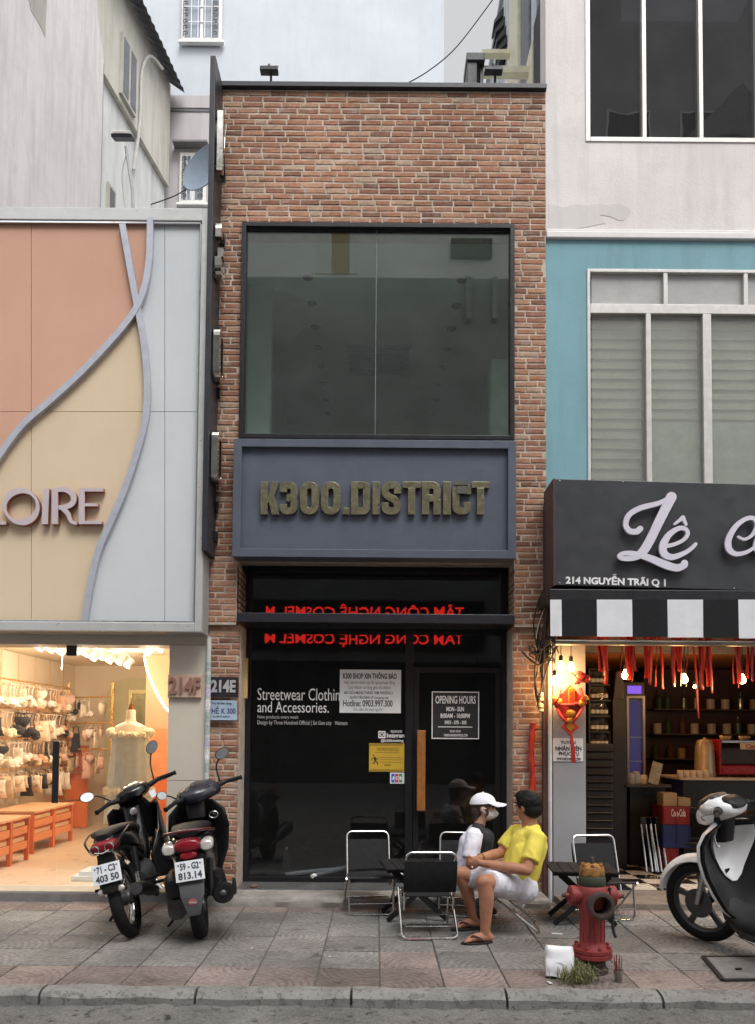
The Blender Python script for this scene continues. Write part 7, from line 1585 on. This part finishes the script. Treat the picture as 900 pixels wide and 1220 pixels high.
# ------------------------------------------------------------------ people
def fuse(m, name, mat, par, voxel=.008, smooth=6, wr=0., wsc=18, seed=0, label=None):
    """union of overlapping closed pieces -> one continuous skin"""
    me = m.mesh(name + '_src', mat); o = bpy.data.objects.new(name, me); COL.objects.link(o)
    md = o.modifiers.new('r', 'REMESH'); md.mode = 'VOXEL'; md.voxel_size = voxel
    s = o.modifiers.new('s', 'SMOOTH'); s.factor = .5; s.iterations = smooth
    bpy.context.view_layer.update()
    me2 = bpy.data.meshes.new_from_object(o.evaluated_get(bpy.context.evaluated_depsgraph_get()))
    bpy.data.objects.remove(o); bpy.data.meshes.remove(me)
    me2.name = name; me2.materials.clear(); me2.materials.append(mat)
    if wr:
        ns = [v.normal.copy() for v in me2.vertices]
        for v, n_ in zip(me2.vertices, ns):
            p = v.co * wsc + Vector((seed, 0, 0)); q = Vector((p.x, p.y, p.z * .55))
            f = noise.noise(q) + .5 * noise.noise(q * 2.2); f = 1 - abs(f) * 2.0
            v.co += n_ * wr * f
    me2.polygons.foreach_set('use_smooth', [True] * len(me2.polygons))
    o = link(name, me2, par)
    if label: o['label'] = label
    return o
def cap_(m, a, b, ra, rb, n=14):
    a, b = Vector(a), Vector(b); d = (b - a); L = d.length; d = d.normalized(); pr = []
    for i in range(7): t = -math.pi / 2 + i * math.pi / 12; pr.append((ra * math.cos(t), ra * math.sin(t)))
    for i in range(7): t = i * math.pi / 12; pr.append((rb * math.cos(t), L + rb * math.sin(t)))
    m.lathe(pr, a, d, n)
def cone_(m, a, b, ra, rb, n=18): a, b = Vector(a), Vector(b); m.lathe([(ra, 0), (ra * .5 + rb * .5, (b - a).length / 2), (rb, (b - a).length)], a, (b - a), n)
def chain(m, pts, rs):
    for (a, b), (r0, r1) in zip(zip(pts, pts[1:]), zip(rs, rs[1:])): cap_(m, a, b, r0, r1)
def head(m, c, T):
    for p, s in (((-.012, 0, .022), (.094, .076, .094)), ((.03, 0, -.015), (.062, .062, .085)), ((.036, 0, -.068), (.048, .048, .045)), ((.095, 0, -.022), (.016, .013, .014)), ((.086, 0, -.002), (.012, .009, .028)), ((.08, 0, -.062), (.014, .024, .010)), ((-.005, .077, -.012), (.02, .010, .03)), ((-.005, -.077, -.012), (.02, .010, .03))):
        q = MB().ball(p, 1, 18, 12, sc=s).xf(T); m.add(q.v, q.f)
def hand(m, wrist, fwd, palm_n, curl=.5, thumb=1, s=1.0):
    """palm and five jointed fingers; fwd along the hand, palm_n out of the palm"""
    f = Vector(fwd).normalized(); n_ = Vector(palm_n); n_ = (n_ - f * n_.dot(f)).normalized(); sd = f.cross(n_)
    w0 = Vector(wrist); q = MB().ball((0, 0, 0), 1, 14, 10, sc=(.048 * s, .040 * s, .016 * s)); Mx = Matrix(((f.x, sd.x, n_.x, 0), (f.y, sd.y, n_.y, 0), (f.z, sd.z, n_.z, 0), (0, 0, 0, 1)))
    q.xf(Matrix.Translation(w0 + f * .045 * s) @ Mx); m.add(q.v, q.f)
    for k, (off, L) in enumerate(((.030, .068), (.011, .076), (-.010, .071), (-.029, .056))):
        p = w0 + f * .08 * s + sd * off * s * thumb; a = 0
        for j, (fr_, r) in enumerate(((.45, .0088), (.32, .008), (.23, .0072))):
            a += curl * (.9 if j == 0 else 1.1); d = f * math.cos(a) + n_ * math.sin(a); e = p + d * L * fr_ * s; cap_(m, p, e, r * s, r * .93 * s, 8); p = e
    p = w0 + f * .03 * s + sd * .033 * s * thumb; d = (f * .7 + sd * .7 * thumb + n_ * .3).normalized(); e = p + d * .036 * s; cap_(m, p, e, .011 * s, .010 * s, 8); d2 = (d + f * .6 + n_ * curl).normalized(); cap_(m, e, e + d2 * .03 * s, .0095 * s, .008 * s, 8)
def frameT(c, fdir, tilt=0.):
    f = Vector(fdir).normalized(); l = Vector((0, 0, 1)).cross(f).normalized(); u = f.cross(l)
    return Matrix.Translation(c) @ Matrix(((f.x, l.x, u.x, 0), (f.y, l.y, u.y, 0), (f.z, l.z, u.z, 0), (0, 0, 0, 1))) @ Matrix.Rotation(tilt, 4, 'Y')
SKIN_ = M('skin_tan', lin((168, 118, 92)), .55, 0, .22, 9, .25, 160, .35); SKIN2 = M('skin_light', lin((202, 156, 132)), .55, 0, .18, 9, .25, 160, .35)
HAIR = M('hair_black', (.009, .008, .008), .6, 0, .3, 40, .6, 130, .2); HAIRB = M('hair_brown', (.045, .025, .018), .45, 0, .3, 30, .5, 90)
YELS = M('shirt_yellow', lin((228, 212, 96)), .9, 0, .10, 9, .3, 260, .1); WSH = M('shorts_white', lin((214, 214, 222)), .9, 0, .08, 9, .3, 260, .1)
WTEE = M('tee_white', lin((224, 222, 232)), .9, 0, .06, 9, .3, 260, .1); BTEE = M('tee_black', (.02, .02, .024), .8, 0, .15, 8); PANT = M('trousers_black', (.018, .018, .022), .8, 0, .2, 8)
# --- person in yellow shirt
V = Vector
pel, che, nek = V((1.10, 6.20, .37)), V((1.205, 6.20, .66)), V((1.215, 6.205, .855))
hd_c = V((1.195, 6.22, .985)); T = frameT(hd_c, (-.72, .66, -.06))
man_ = thing('person', 'person in yellow shirt and white shorts sitting with head turned away', 'person', (1.08, 6.15, 0))
shN, elN, haN = V((1.235, 6.03, .765)), V((1.135, 5.925, .535)), V((.80, 5.985, .575))
shF, elF, haF = V((1.135, 6.375, .76)), V((1.0, 6.33, .60)), V((.79, 6.06, .60))
hpN, knN, anN = V((1.06, 6.12, .385)), V((.80, 5.87, .455)), V((.815, 5.88, .085))
hpF, knF, anF = V((1.05, 6.28, .385)), V((.665, 6.27, .445)), V((.775, 6.31, .095))
m = MB()
head(m, hd_c, T); cap_(m, nek + V((.0, 0, -.04)), hd_c + V((.01, -.01, -.05)), .062, .056)
chain(m, [pel, pel.lerp(che, .5), che, nek + V((0, 0, -.05))], [.13, .125, .13, .07]); cap_(m, shN, shF, .055, .055)
for sh, el, ha in ((shN, elN, haN), (shF, elF, haF)):
    chain(m, [sh, sh.lerp(el, .5), el], [.052, .050, .041]); chain(m, [el, el.lerp(ha, .35), ha], [.042, .044, .028])
hand(m, haN, (-.85, .1, .15), (.1, 1, .1), .75, 1); hand(m, haF, (-.75, -.25, -.1), (-.1, -.6, -.6), .8, -1)
for hp, kn, an in ((hpN, knN, anN), (hpF, knF, anF)):
    chain(m, [hp, hp.lerp(kn, .5), kn], [.088, .078, .058]); chain(m, [kn, kn.lerp(an, .3) + V((.02, 0, 0)), an], [.056, .058, .036])
for an, dr in ((anN, V((-.97, -.22, 0)).normalized()), (anF, V((-.95, -.3, 0)).normalized())):
    g0 = V((an.x, an.y, 0)); cap_(m, an, g0 - dr * .03 + V((0, 0, .045)), .036, .034); chain(m, [g0 - dr * .035 + V((0, 0, .045)), g0 + dr * .06 + V((0, 0, .05)), g0 + dr * .125 + V((0, 0, .035))], [.033, .034, .026])
    sdv = V((-dr.y, dr.x, 0))
    for k in range(5): cap_(m, g0 + dr * .125 + sdv * (.026 - .013 * k) + V((0, 0, .032)), g0 + dr * (.168 - .008 * abs(k - (0 if an is anN else 4))) + sdv * (.030 - .015 * k) + V((0, 0, .027)), .0105, .009, 8)
body = fuse(m, 'body', SKIN_, man_, .0065, 4)
m = MB()
chain(m, [pel + V((.02, 0, .03)), pel.lerp(che, .45) + V((.0, 0, 0)), che + V((-.005, 0, .02)), nek + V((.004, 0, -.075))], [.138, .145, .145, .085]); cap_(m, shN + V((0, .02, 0)), shF + V((0, -.02, 0)), .066, .066)
cap_(m, pel + V((-.03, -.06, .05)), che + V((-.05, -.08, -.03)), .1, .1); cap_(m, pel + V((-.04, .06, .05)), che + V((-.05, .08, -.03)), .1, .1)
cone_(m, shN + (shN - elN) * .08, shN.lerp(elN, .72), .072, .068); cone_(m, shF + (shF - elF) * .08, shF.lerp(elF, .75), .072, .068)
shirt = fuse(m, 'shirt', YELS, man_, .0075, 5, .006, 11, 3)
m = MB(); cap_(m, pel + V((.04, -.07, -.01)), pel + V((.04, .07, -.01)), .118, .118)
for hp, kn in ((hpN, knN), (hpF, knF)): cone_(m, hp + (hp - kn) * .15, hp.lerp(kn, .80), .118, .092); cap_(m, hp, hp.lerp(kn, .4), .112, .1)
shorts = fuse(m, 'shorts', WSH, man_, .0075, 5, .0065, 12, 8)
m = MB()
for p, s in (((-.02, 0, .034), (.102, .086, .098)), ((-.045, 0, -.02), (.072, .078, .075)), ((.035, 0, .085), (.06, .066, .042))):
    q = MB().ball(p, 1, 20, 14, sc=s).xf(T); m.add(q.v, q.f)
fuse(m, 'hair', HAIR, man_, .006, 3, .0035, 45, 2)
for s in (-1, 1):
    q = MB().ball((.078, s * .03, .008), .012, 10, 8).xf(T); q.build('eye', M('eye_dark', (.02, .015, .012), .1), man_, smooth=True)
    q = MB().ball((.084, s * .03, .03), 1, 10, 6, sc=(.008, .02, .005)).xf(T); q.build('eyebrow', HAIR, man_, smooth=True)
q = V((1.085, 6.04, .66)); 
for an, dr in ((anN, V((-.97, -.22, 0)).normalized()), (anF, V((-.95, -.3, 0)).normalized())):
    g0 = V((an.x, an.y, 0)); sdv = V((-dr.y, dr.x, 0)); n_ = 22
    outl = [(.065 + .125 * math.cos(2 * math.pi * k / n_), (.043 + .006 * math.cos(2 * math.pi * k / n_)) * math.sin(2 * math.pi * k / n_)) for k in range(n_)]
    fo = MB().prism(outl, lambda u, v, d: g0 + dr * u + sdv * v + V((0, 0, d)), .004, .017).build('flip_flop', M('sandal_black', (.02, .018, .018), .6), man_, bevel=.003)
    for s in (-1, 1): MB().tube(cr([g0 + dr * .135 + V((0, 0, .022)), g0 + dr * .10 + sdv * s * .028 + V((0, 0, .072)), g0 + dr * .03 + sdv * s * .042 + V((0, 0, .035)), g0 + dr * .02 + sdv * s * .043 + V((0, 0, .016))], 5), .0065, 8, flat=.6).build('strap', M('sandal_strap', (.06, .03, .03), .5), fo, smooth=True)
wv = haN - (haN - elN).normalized() * .02
MB().lathe([(.034, -.008), (.036, -.006), (.036, .006), (.034, .008)], haF + (elF - haF).normalized() * .03, (elF - haF), 16).build('watch', M('watch_gold', (.3, .22, .1), .3, .8), man_, smooth=True)
txp = [P(598 + 2, 1003, 6.0)]
# --- person in white cap
wom = thing('person', 'person in white cap and face mask sitting behind the one in yellow', 'person', (.80, 6.75, 0))
pel, che, nek = V((.80, 6.80, .37)), V((.845, 6.78, .61)), V((.88, 6.78, .775)); hd_c = V((.925, 6.77, .925)); T = frameT(hd_c, (.98, -.18, -.03))
shN, elN, haN = V((.825, 6.62, .70)), V((.775, 6.55, .475)), V((.99, 6.52, .50)); shF, elF, haF = V((.86, 6.93, .70)), V((.93, 6.95, .48)), V((1.05, 6.75, .47))
hpN, knN, anN = V((.83, 6.72, .38)), V((1.13, 6.60, .43)), V((.86, 6.60, .10)); hpF, knF, anF = V((.83, 6.88, .38)), V((1.14, 6.86, .43)), V((.93, 6.84, .10))
m = MB(); head(m, hd_c, T); cap_(m, nek + V((0, 0, -.04)), hd_c + V((-.015, 0, -.05)), .05, .046); chain(m, [pel, pel.lerp(che, .5), che, nek + V((0, 0, -.05))], [.11, .1, .105, .055]); cap_(m, shN, shF, .045, .045)
for sh, el, ha in ((shN, elN, haN), (shF, elF, haF)): chain(m, [sh, sh.lerp(el, .5), el], [.043, .040, .034]); chain(m, [el, el.lerp(ha, .35), ha], [.034, .034, .023])
hand(m, haN, (.9, .1, .1), (0, 1, -.2), .5, -1, .9); hand(m, haF, (.8, -.3, 0), (0, -.3, -1), .5, 1, .9)
for hp, kn, an in ((hpN, knN, anN), (hpF, knF, anF)): chain(m, [hp, kn], [.075, .052]); chain(m, [kn, kn.lerp(an, .3), an], [.05, .048, .034])
fuse(m, 'body', SKIN2, wom, .0065, 4)
m = MB(); chain(m, [pel + V((0, 0, .05)), pel.lerp(che, .5), che, nek + V((-.005, 0, -.07))], [.13, .125, .128, .072]); cap_(m, shN + V((0, .015, 0)), shF + V((0, -.015, 0)), .058, .058)
for sh, el in ((shN, elN), (shF, elF)): cone_(m, sh + (sh - el) * .1, sh.lerp(el, .8), .066, .068)
fuse(m, 'tee_shirt', WTEE, wom, .008, 4, .007, 14, 5)
m = MB(); cap_(m, che + V((.075, -.06, .06)), pel + V((.085, -.045, .06)), .085, .088); cap_(m, che + V((.07, .06, .04)), pel + V((.085, .05, .06)), .085, .088); cap_(m, che + V((.03, -.02, .13)), che + V((.07, 0, .0)), .06, .07)
fuse(m, 'black_front_panel', BTEE, wom, .008, 4, .004, 14, 1)
m = MB(); cap_(m, pel + V((0, -.05, -.02)), pel + V((0, .05, -.02)), .11, .11)
for hp, kn, an in ((hpN, knN, anN), (hpF, knF, anF)): chain(m, [hp, kn], [.1, .072]); chain(m, [kn, kn.lerp(an, .9)], [.07, .055])
fuse(m, 'trousers', PANT, wom, .009, 4, .006, 13, 4)
m = MB()
for p, s in (((-.02, 0, .03), (.098, .082, .092)), ((-.055, 0, -.03), (.055, .07, .07)), ((-.06, 0, -.075), (.04, .05, .05))): q = MB().ball(p, 1, 20, 14, sc=s).xf(T); m.add(q.v, q.f)
for k in range(6): cap_(m, T @ V((.035, -.074, .03 - .004 * k)), T @ V((.045 - .006 * k, -.072, -.05 - .006 * k)), .006, .004, 6)
fuse(m, 'hair', HAIRB, wom, .006, 3, .004, 60, 6)
CAPM = M('cap_white', lin((226, 226, 236)), .75, 0, .04, 10, .15, 160)
m = MB(); rg = []
for i in range(9):
    a = i / 8 * math.pi / 2; r_ = math.cos(a); rg.append([T @ V((-.012 + .112 * r_ * math.cos(2 * math.pi * k / 28) if r_ > .01 else -.012 + .001 * math.cos(k), .094 * r_ * math.sin(2 * math.pi * k / 28) if r_ > .01 else .001 * math.sin(k), .035 + .092 * math.sin(a) - .012 * (1 - math.sin(a)) * math.cos(2 * math.pi * k / 28) * -1)) for k in range(28)])
m.loft(rg); cp = m.build('cap', CAPM, wom, smooth=True, angle=80)
br = MB(); top, bot = [], []
for k in range(15): t = -1.25 + 2.5 * k / 14; top.append(T @ V((-.012 + .108 * math.cos(t), .092 * math.sin(t), .05))); bot.append(T @ V((.03 + .165 * math.cos(t * .82), .088 * math.sin(t) * .95, .035 - .02 * abs(math.sin(t)))))
br.add(top + bot + [p + V((0, 0, .005)) for p in top] + [p + V((0, 0, .005)) for p in bot], [(k, k + 1, 15 + k + 1, 15 + k) for k in range(14)] + [(30 + k, 45 + k, 45 + k + 1, 30 + k + 1) for k in range(14)] + [(15 + k, 15 + k + 1, 45 + k + 1, 45 + k) for k in range(14)])
br.build('brim', CAPM, cp, smooth=True, angle=60); MB().ball(T @ V((-.012, 0, .128)), .008, 10, 6).build('cap_button', CAPM, cp, smooth=True)
m = MB(); rg = []
for x, s in ((.045, 1.0), (.07, .92), (.095, .7), (.118, .35), (.126, .06)): rg.append([T @ V((x - .025 * math.cos(2 * math.pi * k / 24) ** 2 * s, .066 * s * math.cos(2 * math.pi * k / 24), -.048 + .056 * s * math.sin(2 * math.pi * k / 24))) for k in range(24)])
mk = m.loft(rg).build('face_mask', M('mask_white', lin((214, 212, 208)), .8, 0, .05, 10), wom, smooth=True, angle=70)
for s in (-1, 1): MB().tube(cr([T @ V((.05, s * .062, -.02)), T @ V((.02, s * .08, .0)), T @ V((-.012, s * .09, -.005)), T @ V((.02, s * .08, -.04)), T @ V((.045, s * .06, -.07))], 5), .0025, 6).build('ear_loop', CAPM, mk, smooth=True)
for s in (-1, 1): MB().ball((.078, s * .03, .01), .012, 10, 8).xf(T).build('eye', M('eye_dark', (.02, .015, .012)), wom, smooth=True)
for an, dr in ((anN, V((-.15, -.98, 0)).normalized()), (anF, V((.5, -.85, 0)).normalized())):
    g0 = V((an.x, an.y, 0)); sdv = V((-dr.y, dr.x, 0)); m = MB()
    chain(m, [g0 - dr * .03 + V((0, 0, .07)), g0 + dr * .05 + V((0, 0, .06)), g0 + dr * .14 + V((0, 0, .045))], [.042, .042, .034]); cap_(m, an + V((0, 0, .02)), g0 + V((0, 0, .06)), .045, .042)
    so_ = fuse(m, 'sneaker', PANT, wom, .007, 4)
    n_ = 22; outl = [(.05 + .135 * math.cos(2 * math.pi * k / n_), .045 * math.sin(2 * math.pi * k / n_)) for k in range(n_)]
    MB().prism(outl, lambda u, v, d: g0 + dr * u + sdv * v + V((0, 0, d)), .004, .032).build('sole', M('sole_white', (.7, .7, .7), .6), so_, bevel=.005)
